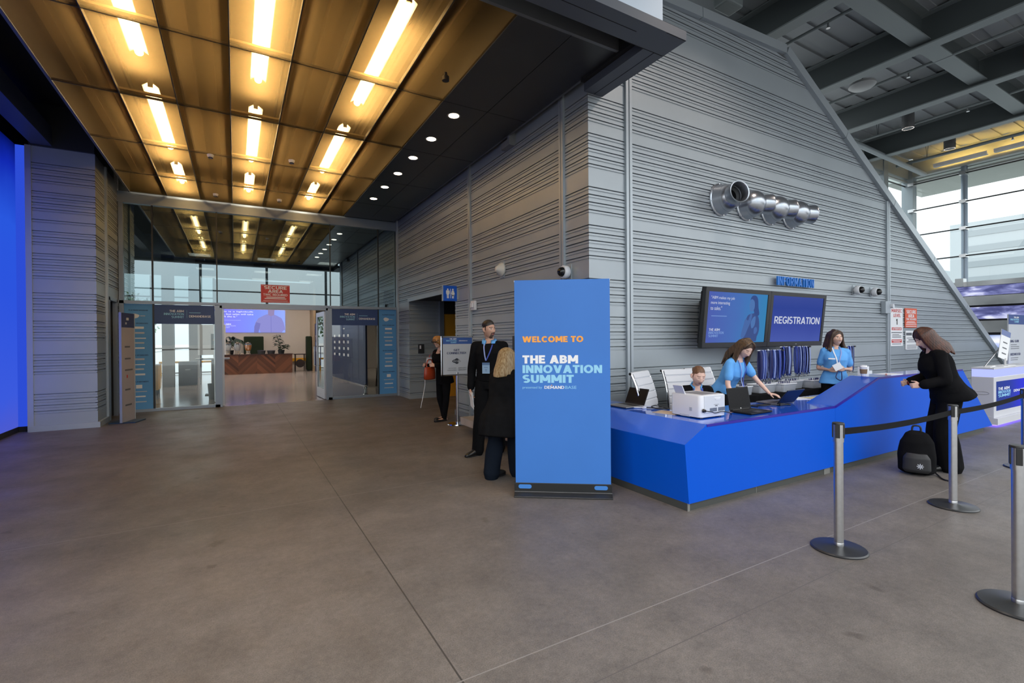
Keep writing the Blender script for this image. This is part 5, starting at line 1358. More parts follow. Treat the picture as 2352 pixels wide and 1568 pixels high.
for s, z, m_ in (('THE ABM', 0.605, WHITE), ('INNOVATION', 0.545, TXTCYAN), ('SUMMIT', 0.485, TXTCYAN)): text(t, 'title_line', s, m_, 0.18, z, 0.60 if s != 'THE ABM' else 0.55, 0.05, -0.005, bold=0.02)
text(t, 'sponsor_name', 'DEMANDBASE', WHITE, 0.95, 0.535, 0.8, 0.045, -0.005, bold=0.015)
bm = bm_(); T = Matrix.Translation((-0.003, 0.15, 0.56)) @ Matrix.Rotation(PI / 2, 4, 'Y')
tube(bm, [Vector((-0.003, 0.06 + 0.09 + 0.07 * math.cos(a) * 1.3, 0.56 + 0.025 * math.sin(a))) for a in [k * PI / 8 for k in range(17)]], 0.004, 6); obj('side_slot', bm, mat('slot_grey', (0.42, 0.40, 0.40), 0.5), t)
t = thing('brochure_stand', 'small slanted brochure stand with printed strip on the lit counter', 'stand', (12.0, 3.10, 1.0), -0.15)
T = Matrix.Translation((0.02, 0.0, 0.13)) @ Matrix.Rotation(math.radians(14), 4, 'Y')
bm = bm_(); box(bm, -0.15, 0.15, -0.004, 0.004, 0, 0.52, T); obj('strip', bm, WHITE, t)
bm = bm_(); box(bm, -0.15, 0.15, -0.0055, -0.004, 0.42, 0.52, T); obj('strip_header', bm, mat('muted_blue', srgb(110, 125, 170), 0.5), t)
bm = bm_()
for z in (0.09, 0.19, 0.29): box(bm, -0.06, 0.08, -0.0055, -0.004, z, z + 0.02, T)
obj('text_line', bm, TXTGREY, t)
bm = bm_(); tube(bm, [(0.05, 0.03, 0.36), (-0.42, 0.06, 0.0)], 0.010); tube(bm, [(0.1, 0.0, 0.14), (0.1, 0.0, 0.0)], 0.02); obj('stand_leg', bm, STEEL, t)
for x, y, r, lab in ((11.55, 3.14, 0.1, 'fan of white brochures at the left end of the lit counter'), (12.05, 3.04, -0.15, 'white brochures spread in front of the slanted stand')):
    bm = bm_(); T = Matrix.Translation((x, y, 1.0)) @ Matrix.Rotation(r, 4, 'Z'); box(bm, -0.22, 0.2, -0.045, 0.045, 0, 0.008, T); box(bm, -0.10, 0.14, -0.05, 0.05, 0.008, 0.02, T); tag(obj('brochures', bm, PAPER), lab, 'paper')
t = board('schedule_sign', 'tall pale board with navy header reading BIG SUR at the frame edge', (13.55, 3.42, 0.62), 0, 0.95, 1.36, SIGNGREY, th=0.02)
bm = bm_(); box(bm, 0, 0.95, -0.0215, -0.02, 1.16, 1.36); obj('sign_header', bm, mat('header_navy', srgb(38, 68, 130), 0.5), t)
text(t, 'title_line', 'THE ABM', WHITE, 0.30, 1.285, 0.30, 0.035, -0.022, bold=0.02)
text(t, 'title_line', 'INNOVATION', TXTCYAN, 0.10, 1.24, 0.5, 0.035, -0.022, bold=0.02)
text(t, 'title_line', 'SUMMIT', TXTCYAN, 0.32, 1.195, 0.28, 0.035, -0.022, bold=0.02)
text(t, 'heading', 'BIG SUR', TXTNAVY, 0.10, 0.79, 0.50, 0.05, -0.021, bold=0.03)
text(t, 'heading', 'REDWOOD', TXTNAVY, 0.10, 0.52, 0.60, 0.05, -0.021, bold=0.03)
bars(t, 'text_line', TXTGREY, [(0.12, 0.735, 0.36, 0.012), (0.12, 0.695, 0.5, 0.012), (0.12, 0.655, 0.5, 0.012), (0.12, 0.465, 0.45, 0.012), (0.12, 0.425, 0.42, 0.012)], -0.02)
bm = bm_(); box(bm, 0.15, 0.20, -0.01, 0.03, -0.62, 0); box(bm, 0.75, 0.80, -0.01, 0.03, -0.62, 0); box(bm, 0.1, 0.85, -0.15, 0.15, -0.62, -0.60); obj('sign_leg', bm, STEEL, t)
# screens and metal bands under the far glazing
LEDM = emis_noise('storm_screen', [(0.30, (0.045, 0.05, 0.16)), (0.45, (0.10, 0.11, 0.27)), (0.56, (0.22, 0.24, 0.50)), (0.68, (0.70, 0.73, 0.98)), (0.8, (0.9, 0.92, 1.0))], 0.75, (1, 0.9, 2.6), 1.9)
LEDW = emis_ramp('bright_screen', 'Z', [(0.0, (0.12, 0.25, 0.5)), (0.45, (0.55, 0.62, 0.95)), (0.6, (0.95, 0.97, 1)), (1.0, (0.3, 0.4, 0.7))], 0.8, noise=1.2, nscale=0.9)
BAND = mat('polished_band', (0.5, 0.51, 0.52), 0.25, 0.85, noise=0.35, nscale=0.9)
t = thing('video_wall', 'banded video wall of storm cloud screens and polished strips under the far glazing', 'screen', (20.0, -2, 0), 0)
for z0, z1, m_, nm in ((3.10, 3.25, BAND, 'metal_band'), (2.80, 3.09, LEDM, 'cloud_screen'), (2.50, 2.78, BAND, 'metal_band'), (2.07, 2.44, LEDM, 'cloud_screen'), (1.65, 2.01, BAND, 'metal_band'), (1.19, 1.57, LEDW, 'cloud_screen'), (0.0, 1.10, mat('grey_plinth', (0.25, 0.25, 0.27), 0.5), 'plinth')):
    bm = bm_(); box(bm, -0.02 if nm == 'metal_band' else 0.0, 0.12, 0, 9.2, z0, z1); obj(nm, bm, m_, t)
bm = bm_(); box(bm, 0.06, 0.14, 0, 9.2, 0.0, 3.2); obj('video_wall_frame', bm, BLACKM, t)
bm = bm_(); box(bm, -0.06, 0.1, 7.92, 8.24, 2.07, 2.44); box(bm, -0.15, 0.12, 8.0, 8.2, 3.1, 3.36); obj('joint_plate', bm, BAND, t)
# city blocks in the haze outside
HAZE = mat('hazy_block', (0.36, 0.39, 0.41), 0.9); HAZE2 = mat('hazy_block_grey', (0.32, 0.355, 0.375), 0.9); HAZEW = mat('hazy_window', (0.25, 0.28, 0.30), 0.8)
def tower(x, y0, y1, h, label, m, floors, win=True):
    t = thing('office_tower', label, 'building', (x, y0, 0), 0)
    bm = bm_(); box(bm, 0, 20, 0, y1 - y0, -10, h); obj('tower_body', bm, m, t)
    if win:
        bm = bm_()
        for k in range(floors):
            z = h - 1.6 - k * 2.9; box(bm, -0.08, 0.0, 0.6, y1 - y0 - 2.4, z - 1.1, z)
        obj('window_band', bm, HAZEW, t)
tower(120, 20, 38.2, 22.9, 'large pale striped office tower outside beyond the right glazing', HAZE, 12)
tower(143, 38.9, 50.2, 13.8, 'low grey block outside, left of the striped tower', HAZE2, 5, False)
tower(140, 49.5, 55.5, 17.8, 'slim hazy block outside near the sloping parapet', HAZE, 6, False)
# tree line and ground outside
bm = bm_(); box(bm, 24, 400, -300, 400, -0.6, -0.3); struct('ground_outside', bm, mat('pavement_outside', (0.30, 0.30, 0.29), 0.9))
bm = bm_(); box(bm, -300, 400, -300, -12, -0.6, -0.3); box(bm, -300, -14, -12, 400, -0.6, -0.3); struct('ground_forecourt', bm, mat('forecourt', (0.32, 0.31, 0.30), 0.9))

# ================================================================== CORRIDOR THINGS
# floor sign leaning at the left
t = thing('agenda_stand', 'narrow pale agenda stand with navy head, beside the left door recess', 'sign', (-1.90, 11.62, 0), math.radians(76))
bm = bm_(); prism(bm, [(0, 0.02), (0.52, 0.02), (0.52, 2.12), (0, 2.12)], -0.02, 0.0); obj('stand_board', bm, mat('stand_grey', srgb(168, 165, 172), 0.6), t)
bm = bm_(); box(bm, 0, 0.52, -0.0225, -0.02, 1.84, 2.12); obj('board_header', bm, mat('header_navy2', srgb(52, 62, 105), 0.5), t)
bm = bm_()
for z, w in ((1.45, .2), (1.22, .22), (1.0, .3), (0.62, .2), (0.32, .25)): box(bm, 0.14, 0.14 + w, -0.0225, -0.02, z, z + 0.03)
obj('text_line', bm, TXTGREY, t)
bm = bm_(); box(bm, 0.2, 0.24, -0.0225, -0.02, 0.86, 0.92); obj('red_mark', bm, REDP, t)
bm = bm_(); box(bm, 0.2, 0.30, -0.0228, -0.02, 1.98, 2.03); box(bm, 0.16, 0.22, -0.0228, -0.02, 1.90, 1.94); obj('header_text', bm, SIGNGREY, t)
bm = bm_(); box(bm, -0.01, 0.0, -0.03, 0.01, 0.02, 2.125); box(bm, 0.52, 0.53, -0.03, 0.01, 0.02, 2.125); obj('stand_edge', bm, CLADTRIM, t)
bm = bm_(); box(bm, 0.05, 0.48, -0.22, 0.22, 0, 0.02); obj('stand_foot', bm, mat('foot_blue', (0.02, 0.05, 0.10), 0.4), t)
# wifi sign
t = thing('wifi_sign_stand', 'chrome pedestal sign reading GET CONNECTED with a wireless badge', 'sign', (3.52, 8.13, 0), 0)
bm = bm_(); lathe(bm, [(0, 0), (0.185, 0), (0.190, 0.008), (0.185, 0.022), (0.06, 0.03), (0, 0.03)], 36); obj('base', bm, CHROME, t, smooth=True)
bm = bm_(); tube(bm, [(0, 0, 0.02), (0, 0, 0.96)], 0.026, 16); obj('pole', bm, CHROME, t, smooth=True)
bm = bm_(); box(bm, -0.29, 0.29, -0.02, 0.0, 0.915, 1.60); obj('sign_face', bm, SIGNGREY, t)
bm = bm_(); box(bm, -0.31, -0.288, -0.03, 0.01, 0.90, 1.615); box(bm, 0.288, 0.31, -0.03, 0.01, 0.90, 1.615); box(bm, -0.31, 0.31, -0.03, 0.01, 0.90, 0.925); box(bm, -0.31, 0.31, -0.03, 0.01, 1.59, 1.615); obj('sign_frame', bm, CHROME, t, bevel=0.004)
bm = bm_(); box(bm, -0.288, 0.288, -0.0215, -0.02, 1.475, 1.59); obj('sign_header', bm, mat('wifi_header', srgb(58, 92, 160), 0.5), t)
event_logo(t, -0.22, 1.49, 0.20, 0.09, -0.022)
text(t, 'sponsor_name', 'DEMANDBASE', WHITE, 0.03, 1.525, 0.17, 0.016, -0.022, bold=0.01)
text(t, 'heading', 'GET', TXTNAVY, -0.075, 1.345, 0.115, 0.037, -0.021, bold=0.025)
text(t, 'heading', 'CONNECTED!', TXTNAVY, -0.21, 1.292, 0.38, 0.037, -0.021, bold=0.025)
DG = mat('badge_dark', srgb(52, 56, 66), 0.6)
bm = bm_(); prism(bm, [(-0.02 + 0.085 * math.cos(a), 1.162 + 0.035 * math.sin(a)) for a in [k * PI / 12 for k in range(24)]], -0.0215, -0.02); obj('wireless_badge', bm, DG, t)
bm = bm_(); prism(bm, [(-0.015 + 0.045 * math.cos(a), 1.162 + 0.052 * math.sin(a)) for a in [k * PI / 12 for k in range(24)]], -0.0218, -0.02); obj('wireless_badge', bm, DG, t)
bm = bm_(); prism(bm, rrect and [(0.0 + x, 1.138 + z) for x, z in rrect(0.07, 0.046, 0.018)], -0.0224, -0.0218); obj('badge_plate', bm, SIGNGREY, t)
text(t, 'badge_letters', 'Wi', SIGNGREY, -0.09, 1.145, 0.075, 0.034, -0.022, bold=0.02)
text(t, 'badge_letters', 'Fi', DG, 0.012, 1.145, 0.045, 0.034, -0.0226, bold=0.02)
for s, x, z, w, b in (('NETWORK:', -0.18, 1.025, 0.16, 0.0), ('PASSWORD:', -0.20, 0.99, 0.18, 0.0), ('ABMGUEST', 0.01, 1.025, 0.17, 0.02), ('ABMGUEST', 0.01, 0.99, 0.17, 0.02)):
    text(t, 'text_line', s, TXTGREY, x, z, w, 0.019, -0.021, bold=b)
# platform trolley
t = thing('platform_trolley', 'low metal platform trolley on casters behind the man in black', 'trolley', (3.30, 6.05, 0), 0)
ALU = mat('trolley_aluminium', (0.50, 0.45, 0.41), 0.4, 0.35, noise=0.12, nscale=6)
bm = bm_(); box(bm, 0.0, 0.7, -0.65, 1.42, 0.215, 0.235); obj('deck', bm, ALU, t)
bm = bm_(); box(bm, -0.01, 0.01, -0.66, 1.43, 0.125, 0.245); box(bm, 0.69, 0.71, -0.66, 1.43, 0.125, 0.245); box(bm, -0.01, 0.71, 1.41, 1.43, 0.125, 0.245); box(bm, -0.01, 0.71, -0.66, -0.64, 0.125, 0.245); obj('deck_rim', bm, ALU, t, bevel=0.004)
for x in (0.08, 0.62):
    for y in (-0.45, 0.95):
        bm = bm_(); tube(bm, [(x - 0.018, y, 0.062), (x + 0.018, y, 0.062)], 0.062, 18); cw = obj('caster', bm, mat('caster_grey', (0.06, 0.07, 0.07), 0.5), t, smooth=True)
        bm = bm_(); tube(bm, [(x - 0.021, y, 0.062), (x + 0.021, y, 0.062)], 0.03, 14); box(bm, x - 0.03, x - 0.022, y - 0.03, y + 0.03, 0.05, 0.13); obj('fork', bm, STEEL, cw)
# ticket machines and black crate on the trolley
t = thing('ticket_machine', 'grey upright machine with dark head panel behind the shoulder of the man', 'machine', (3.50, 5.52, 0), 0)
bm = bm_(); box(bm, 0.02, 0.42, 0.0, 0.55, 0.255, 1.40); obj('machine_body', bm, mat('machine_grey', (0.20, 0.20, 0.205), 0.5), t, bevel=0.008)
bm = bm_(); box(bm, 0.02, 0.42, 0.0, 0.55, 1.60, 1.72); box(bm, 0.36, 0.42, 0, 0.55, 1.4, 1.6); obj('machine_hood', bm, mat('machine_hood_grey', (0.38, 0.375, 0.37), 0.5), t, bevel=0.01)
bm = bm_(); box(bm, 0.0, 0.36, 0.0, 0.55, 1.40, 1.60); obj('machine_panel', bm, mat('machine_dark', (0.03, 0.03, 0.032), 0.4), t, bevel=0.006)
bm = bm_(); box(bm, 0.10, 0.34, -0.004, 0.0, 1.12, 1.42); obj('notice', bm, SIGNGREY, t)
t = thing('black_crate', 'tall black case standing on the trolley behind the man', 'case', (3.26, 6.30, 0.235), 0)
bm = bm_(); box(bm, 0.0, 0.5, 0, 0.55, 0, 0.62); obj('case_body', bm, BLACK, t, bevel=0.015)
bm = bm_(); box(bm, -0.005, 0.0, 0.2, 0.35, 0.38, 0.42); obj('latch', bm, STEEL, t)
t = thing('wall_conduit', 'thin grey conduit rising from the floor by the corridor wall', 'pipe', (3.90, 7.55, 0), 0)
bm = bm_(); tube(bm, [(0, 0, 0), (0, 0, 0.62)], 0.022, 10); box(bm, -0.03, 0.05, -0.04, 0.04, 0.62, 0.72); obj('conduit_run', bm, STEEL, t)
t = thing('light_switch', 'dark wall phone panel on the ribbed recess by the restroom', 'switch', (4.28, 12.295, 1.32), 0)
bm = bm_(); box(bm, -0.08, 0.08, -0.05, 0, -0.12, 0.12); obj('panel', bm, DARKM, t, bevel=0.006)
bm = bm_(); box(bm, -0.05, -0.01, -0.055, -0.05, 0.0, 0.09); obj('panel_label', bm, WHITE, t)

# ================================================================== ROOM BEYOND THE DOOR
t = thing('bar_counter', 'wooden bar counter clad in reddish diagonal planks', 'counter', (-0.66, 26.03, 0), 0)
def chevron():
    m = bpy.data.materials.new('chevron_planks'); m.use_nodes = True
    n = m.node_tree; b = n.nodes['Principled BSDF']; N = n.nodes.new; LK = n.links.new
    g = N('ShaderNodeTexCoord'); s = N('ShaderNodeSeparateXYZ'); LK(g.outputs['Object'], s.inputs[0])
    def M_(op, a, b_=None):
        x = N('ShaderNodeMath'); x.operation = op
        for i, v in enumerate((a, b_)):
            if v is None: continue
            if isinstance(v, (int, float)): x.inputs[i].default_value = v
            else: LK(v, x.inputs[i])
        return x.outputs[0]
    zig = M_('PINGPONG', s.outputs[0], 0.78)
    d = M_('ADD', zig, s.outputs[2])
    k = M_('FLOOR', M_('DIVIDE', d, 0.13))
    w = N('ShaderNodeTexWhiteNoise'); w.noise_dimensions = '2D'
    cb = N('ShaderNodeCombineXYZ'); LK(k, cb.inputs[0]); LK(M_('FLOOR', M_('DIVIDE', s.outputs[0], 0.78)), cb.inputs[1]); LK(cb.outputs[0], w.inputs['Vector'])
    r = N('ShaderNodeValToRGB'); r.color_ramp.elements[0].color = (0.055, 0.018, 0.008, 1); r.color_ramp.elements[1].color = (0.20, 0.075, 0.035, 1)
    LK(w.outputs['Value'], r.inputs[0]); LK(r.outputs[0], b.inputs['Base Color']); b.inputs['Roughness'].default_value = 0.4
    return m
bm = bm_(); box(bm, 0, 3.10, 0, 0.75, 0, 0.90); obj('counter_front', bm, chevron(), t)
bm = bm_(); box(bm, -0.03, 3.13, -0.03, 0.78, 0.90, 0.935); obj('counter_top', bm, mat('dark_wood_top', (0.05, 0.018, 0.012), 0.35), t)
def dispenser(x, label, liquid):
    t = thing('drink_dispenser', label, 'dispenser', (x, 26.30, 0.935), 0, 'drink dispensers on the wooden bar')
    bm = bm_(); lathe(bm, [(0.10, 0), (0.105, 0.03), (0.085, 0.05), (0.09, 0.17), (0, 0.17)], 20); obj('dispenser_base', bm, mat('dispenser_base', (0.45, 0.38, 0.30), 0.4, 0.1), t, smooth=True)
    bm = bm_(); lathe(bm, [(0.09, 0.17), (0.12, 0.21), (0.15, 0.36), (0.15, 0.49), (0.10, 0.53)], 24, closed=True); obj('glass_jar', bm, see_through('jar_glass_%s' % label[:5], (0.95, 0.97, 0.98), 0.72, 0.02) if 'jar_glass_%s' % label[:5] not in MATS else MATS['jar_glass_%s' % label[:5]], t, smooth=True)
    bm = bm_(); lathe(bm, [(0, 0.18), (0.085, 0.18), (0.115, 0.215), (0.142, 0.36), (0.143, 0.44), (0, 0.44)], 24); obj('drink', bm, liquid, t, smooth=True)
    bm = bm_(); lathe(bm, [(0, 0.53), (0.11, 0.53), (0.11, 0.55), (0.03, 0.56), (0.03, 0.585), (0, 0.59)], 20); obj('lid', bm, mat('dispenser_lid', (0.5, 0.38, 0.28), 0.35, 0.5), t, smooth=True)
    bm = bm_(); tube(bm, [(0, -0.07, 0.12), (0, -0.13, 0.12), (0, -0.13, 0.08)], 0.014, 8); obj('tap', bm, CHROME, t, smooth=True)
WATER = mat('iced_water', (0.62, 0.66, 0.68), 0.1); JUICE = mat('orange_juice', srgb(225, 135, 25), 0.25)
dispenser(-0.30, 'clear water dispenser at the left of the wooden bar', WATER)
dispenser(0.08, 'clear water dispenser next to the orange juice', WATER)
dispenser(0.53, 'dispenser full of orange juice on the wooden bar', JUICE)
t = thing('napkin_box', 'small pale box between the water and juice dispensers', 'box', (0.29, 26.3, 0.935), 0)
bm = bm_(); box(bm, -0.07, 0.07, -0.05, 0.05, 0, 0.06); obj('box_body', bm, mat('pale_box', (0.55, 0.45, 0.36), 0.6), t, bevel=0.01)
for x, lab in ((1.10, 'dark round tub on the bar, left of the pair'), (1.52, 'dark round tub on the bar, next to the potted plant')):
    t = thing('ice_tub', lab, 'tub', (x, 26.3, 0.935), 0)
    bm = bm_(); lathe(bm, [(0, 0), (0.15, 0), (0.185, 0.17), (0.175, 0.17), (0.16, 0.12), (0, 0.12)], 24); obj('tub_wall', bm, mat('tub_dark', (0.05, 0.055, 0.06), 0.4), t, smooth=True)
    bm = bm_(); lathe(bm, [(0.185, 0.165), (0.195, 0.175), (0.175, 0.18)], 24, closed=True); obj('tub_rim', bm, STEEL, t, smooth=True)
def leaf_mesh(bm, base, d, L, wd, droop):
    side = d.cross(Vector((0, 0, 1)));
    side = side.normalized() if side.length > 1e-3 else Vector((1, 0, 0))
    rows = []
    for i in range(6):
        f = i / 5; p = base + d * L * f + Vector((0, 0, -droop * f * f * L)); w = wd * math.sin(PI * min(0.97, 0.08 + 0.9 * f)) * 0.5
        rows.append((bm.verts.new(p - side * w), bm.verts.new(p + Vector((0, 0, -0.15 * w))), bm.verts.new(p + side * w)))
    for a, b in zip(rows, rows[1:]):
        bm.faces.new([a[0], a[1], b[1], b[0]]); bm.faces.new([a[1], a[2], b[2], b[1]])
def plant(loc, label, stems, pot_r, pot_h):
    t = thing('potted_plant', label, 'plant', loc, 0)
    bm = bm_(); lathe(bm, [(0, 0), (pot_r * 0.8, 0), (pot_r, pot_h), (pot_r * 0.92, pot_h), (pot_r * 0.9, pot_h * 0.85), (0, pot_h * 0.85)], 20); obj('pot', bm, mat('pot_slate', (0.04, 0.05, 0.055), 0.5), t, smooth=True)
    bm = bm_(); bs = bm_()
    for (dx, dy, h) in stems:
        a = Vector((0, 0, pot_h * 0.8)); b = Vector((dx, dy, h)); tube(bs, smooth_path([a, a.lerp(b, 0.5) + Vector((0, 0, 0.05)), b], 3), 0.010, 6)
        n = int(14 + h * 12)
        for k in range(n):
            f = 0.25 + 0.75 * k / n; ang = k * 2.4 + dx * 9; dd = Vector((math.cos(ang), math.sin(ang), 0.35)).normalized()
            leaf_mesh(bm, a.lerp(b, f), dd, 0.36 * (1.15 - 0.5 * f), 0.20, 0.5)
    obj('stem', bs, mat('stem_brown', (0.05, 0.035, 0.02), 0.7), t); obj('foliage', bm, LEAF, t)
plant((1.97, 26.35, 0.935), 'tall leafy green plant in a slate pot at the right of the bar', [(-0.20, 0.0, 0.93), (0.22, -0.05, 0.45)], 0.16, 0.19)
def palm(loc, label):
    t = thing('potted_palm', label, 'plant', loc, 0)
    bm = bm_(); lathe(bm, [(0, 0), (0.13, 0), (0.16, 0.2), (0, 0.18)], 20); obj('pot', bm, mat('pot_slate', (0.04, 0.05, 0.055), 0.5), t, smooth=True)
    bm = bm_()
    for k in range(11):
        a = k * 2 * PI / 11; d = Vector((math.cos(a), math.sin(a) * 0.5, 0))
        pts = smooth_path([Vector((0, 0, 0.18)), d * 0.22 + Vector((0, 0, 0.62 + 0.1 * (k % 3))), d * 0.52 + Vector((0, 0, 0.60 + 0.1 * (k % 3)))], 5)
        for i, p in enumerate(pts[3:]):
            for s in (-1, 1): leaf_mesh(bm, p, (d * 0.5 + Vector((-d.y, d.x, 0)) * s + Vector((0, 0, -0.2))).normalized(), 0.22, 0.06, 0.6)
        tube(bm, pts, 0.006, 5)
    obj('fronds', bm, LEAF, t)
palm((-0.22, 26.62, 0.935), 'bushy palm behind the water dispensers')
t = thing('hedge_panel', 'square clipped artificial hedge panel behind the bar', 'hedge', (0.36, 27.2, 0), 0)
bm = bm_(); box(bm, 0, 0.88, 0, 0.18, 0.05, 1.80); obj('hedge_foliage', bm, HEDGE, t, bevel=0.04)
bm = bm_(); box(bm, 0.05, 0.83, 0.0, 0.25, 0, 0.05); obj('hedge_base', bm, BLACK, t)
t = thing('hedge_panel', 'narrow dark hedge panel by the navy logo wall', 'hedge', (3.18, 26.7, 0), 0)
bm = bm_(); box(bm, 0, 0.24, 0, 0.45, 0.05, 1.80); obj('hedge_foliage', bm, HEDGE, t, bevel=0.04)
bm = bm_(); box(bm, 0.02, 0.22, 0.02, 0.43, 0, 0.05); obj('hedge_base', bm, BLACK, t)
t = thing('bar_chair', 'dark round-backed chair beside the wooden bar', 'chair', (2.85, 26.7, 0), 0)
DW = mat('dark_chair_wood', (0.022, 0.012, 0.010), 0.5)
bm = bm_(); lathe(bm, [(0, -0.015), (0.21, -0.015), (0.21, 0.015), (0, 0.015)], 24, Matrix.Translation((0, -0.15, 0.42)) @ Matrix.Rotation(PI / 2 * 0.95, 4, 'X')); obj('backrest', bm, DW, t, smooth=True)
bm = bm_(); box(bm, -0.27, 0.27, -0.2, 0.2, 0.86, 0.90); obj('top_rail', bm, DW, t)
bm = bm_(); box(bm, -0.22, 0.22, -0.18, 0.22, 0.40, 0.44); obj('seat', bm, DW, t)
for x in (-0.21, 0.21):
    for y in (-0.16, 0.18):
        bm = bm_(); tube(bm, [(x * 1.05, y, 0), (x, y, 0.87)], 0.016, 8); obj('leg', bm, DW, t)
bm = bm_(); box(bm, 2.5, 3.44, 27.42, 27.5, 0.50, 0.66); o = obj('trim_20', bm, YELLOW); o['kind'] = 'structure'
# projection on the end wall
t = thing('projection_screen', 'blue lilac projection of a quotation and a man in a shirt', 'screen', (-0.9, 27.47, 2.0), 0)
PJ = emis_ramp('projection_light', 'X', [(0, (0.20, 0.20, 0.78)), (0.25, (0.21, 0.22, 0.84)), (0.6, (0.20, 0.28, 0.90)), (1, (0.28, 0.38, 0.92))], 0.8, noise=0.2, nscale=0.8)
bm = bm_(); box(bm, 0, 3.15, -0.01, 0.02, 0, 1.15); obj('screen_sheet', bm, PJ, t)
PT = emis('projection_white', (0.85, 0.86, 0.98), 0.85)
for s, z, w in (('this is a lightbulb', 0.985, 1.45), ('me, but sales will take', 0.86, 1.46), ('with the is."', 0.75, 0.75)): text(t, 'quote_line', s, PT, 0.24, z, w, 0.085, -0.012, 0.001, bold=0.012)
bm = bm_(); box(bm, 0.26, 1.15, -0.0115, -0.0105, 0.60, 0.615); obj('quote_credit', bm, emis('projection_pale', (0.42, 0.46, 0.92), 0.8), t)
for s, z, w, m_ in (('THE ABM', 0.38, 0.46, PT), ('INNOVATION', 0.30, 0.66, emis('projection_pale', (0.42, 0.46, 0.92), 0.8)), ('SUMMIT', 0.22, 0.42, emis('projection_pale', (0.42, 0.46, 0.92), 0.8))): text(t, 'title_line', s, m_, 0.26, z, w, 0.06, -0.012, 0.001, bold=0.015)
PF = emis('projection_shirt', (0.24, 0.24, 0.56), 0.8); PF2 = emis('projection_shirt_edge', (0.17, 0.17, 0.46), 0.8); PF3 = emis('projection_skin', (0.27, 0.22, 0.40), 0.8)
flat_shape(t, 'pictured_man', [(1.72, 0.0), (1.74, 0.30), (1.80, 0.52), (1.92, 0.72), (2.15, 0.86), (2.30, 0.93), (2.62, 0.93), (2.78, 0.86), (2.98, 0.74), (3.08, 0.52), (3.13, 0.28), (3.14, 0.12), (3.08, 0.12), (2.98, 0.42), (2.98, 0.0), (2.02, 0.0), (2.03, 0.42), (1.95, 0.2), (1.92, 0.0)], PF, -0.0112, th=0.001)
flat_shape(t, 'pictured_sleeve', [(1.72, 0.0), (1.74, 0.30), (1.82, 0.52), (2.02, 0.46), (1.95, 0.2), (1.92, 0.0)], PF2, -0.0124, th=0.001)
flat_shape(t, 'pictured_neck', [(2.36, 0.90), (2.36, 1.15), (2.66, 1.15), (2.64, 0.90), (2.5, 0.83)], PF3, -0.0124, th=0.001)
flat_shape(t, 'pictured_placket', [(2.49, 0.0), (2.485, 0.83), (2.505, 0.83), (2.51, 0.0)], PF2, -0.0124, th=0.001)
# navy logo wall on the right of the room
t = thing('logo_wall', 'long navy partition with white sponsor logos inside the room', 'partition', (3.52, 26.05, 0), -math.radians(88.2))
LW = mat('logo_wall_navy', srgb(44, 58, 92), 0.45)
bm = bm_(); box(bm, 0, 9.6, -0.03, 0.03, 0.03, 2.42); obj('partition_panel', bm, LW, t)
bm = bm_(); box(bm, -0.02, 9.62, -0.05, 0.05, 0, 0.03); obj('partition_foot', bm, STEEL, t)
text(t, 'title_line', 'THE ABM', mat('peach_print', srgb(205, 175, 170), 0.6), 0.2, 1.60, 1.0, 0.22, -0.032, bold=0.02)
bars(t, 'title_line', mat('grey_blue_print', srgb(110, 130, 165), 0.6), [(0.2, 1.30, 1.2, 0.2), (0.2, 1.02, 1.0, 0.2)], -0.0301)
bars(t, 'sponsor_mark', PAPER, [(x, z, 0.26, 0.10) for x in (4.6, 5.5, 6.3, 7.0) for z in (0.95, 1.2, 1.45, 1.7)] + [(6.3, 2.0, 0.3, 0.05), (1.8, 1.0, 0.3, 0.08)], -0.0301)
t = thing('room_curtain', 'dark brown gathered curtain at the right end of the navy partition', 'curtain', (4.15, 16.1, 0), 0)
bm = bm_(); R_ = []
for i in range(41):
    f = i / 40; R_.append((f * 0.55, 0.05 * math.sin(i * 1.3)))
va = [bm.verts.new((x - 0.12, y, 0.03)) for x, y in R_]; vb = [bm.verts.new((x * 0.7 + 0.2, y * 0.6, 3.2)) for x, y in R_]
for i in range(40): bm.faces.new([va[i], va[i + 1], vb[i + 1], vb[i]])
o = obj('curtain_cloth', bm, mat('curtain_brown', (0.05, 0.035, 0.028), 0.9), t); sd = o.modifiers.new('thick', 'SOLIDIFY'); sd.thickness = 0.01
bm = bm_(); tube(bm, [(-0.2, 0, 3.22), (0.8, 0, 3.22)], 0.02); tube(bm, [(0.8, 0, 0), (0.8, 0, 3.22)], 0.02); obj('curtain_rail', bm, STEEL, t)
t = thing('floor_weight', 'small chrome pedestal foot on the floor inside the right pane', 'pedestal', (3.22, 14.0, 0), 0)
bm = bm_(); lathe(bm, [(0, 0), (0.075, 0), (0.075, 0.02), (0.035, 0.04), (0.035, 0.16), (0.055, 0.18), (0.055, 0.22), (0.02, 0.24), (0.03, 0.28), (0, 0.31)], 20); obj('pedestal_body', bm, CHROME, t, smooth=True)
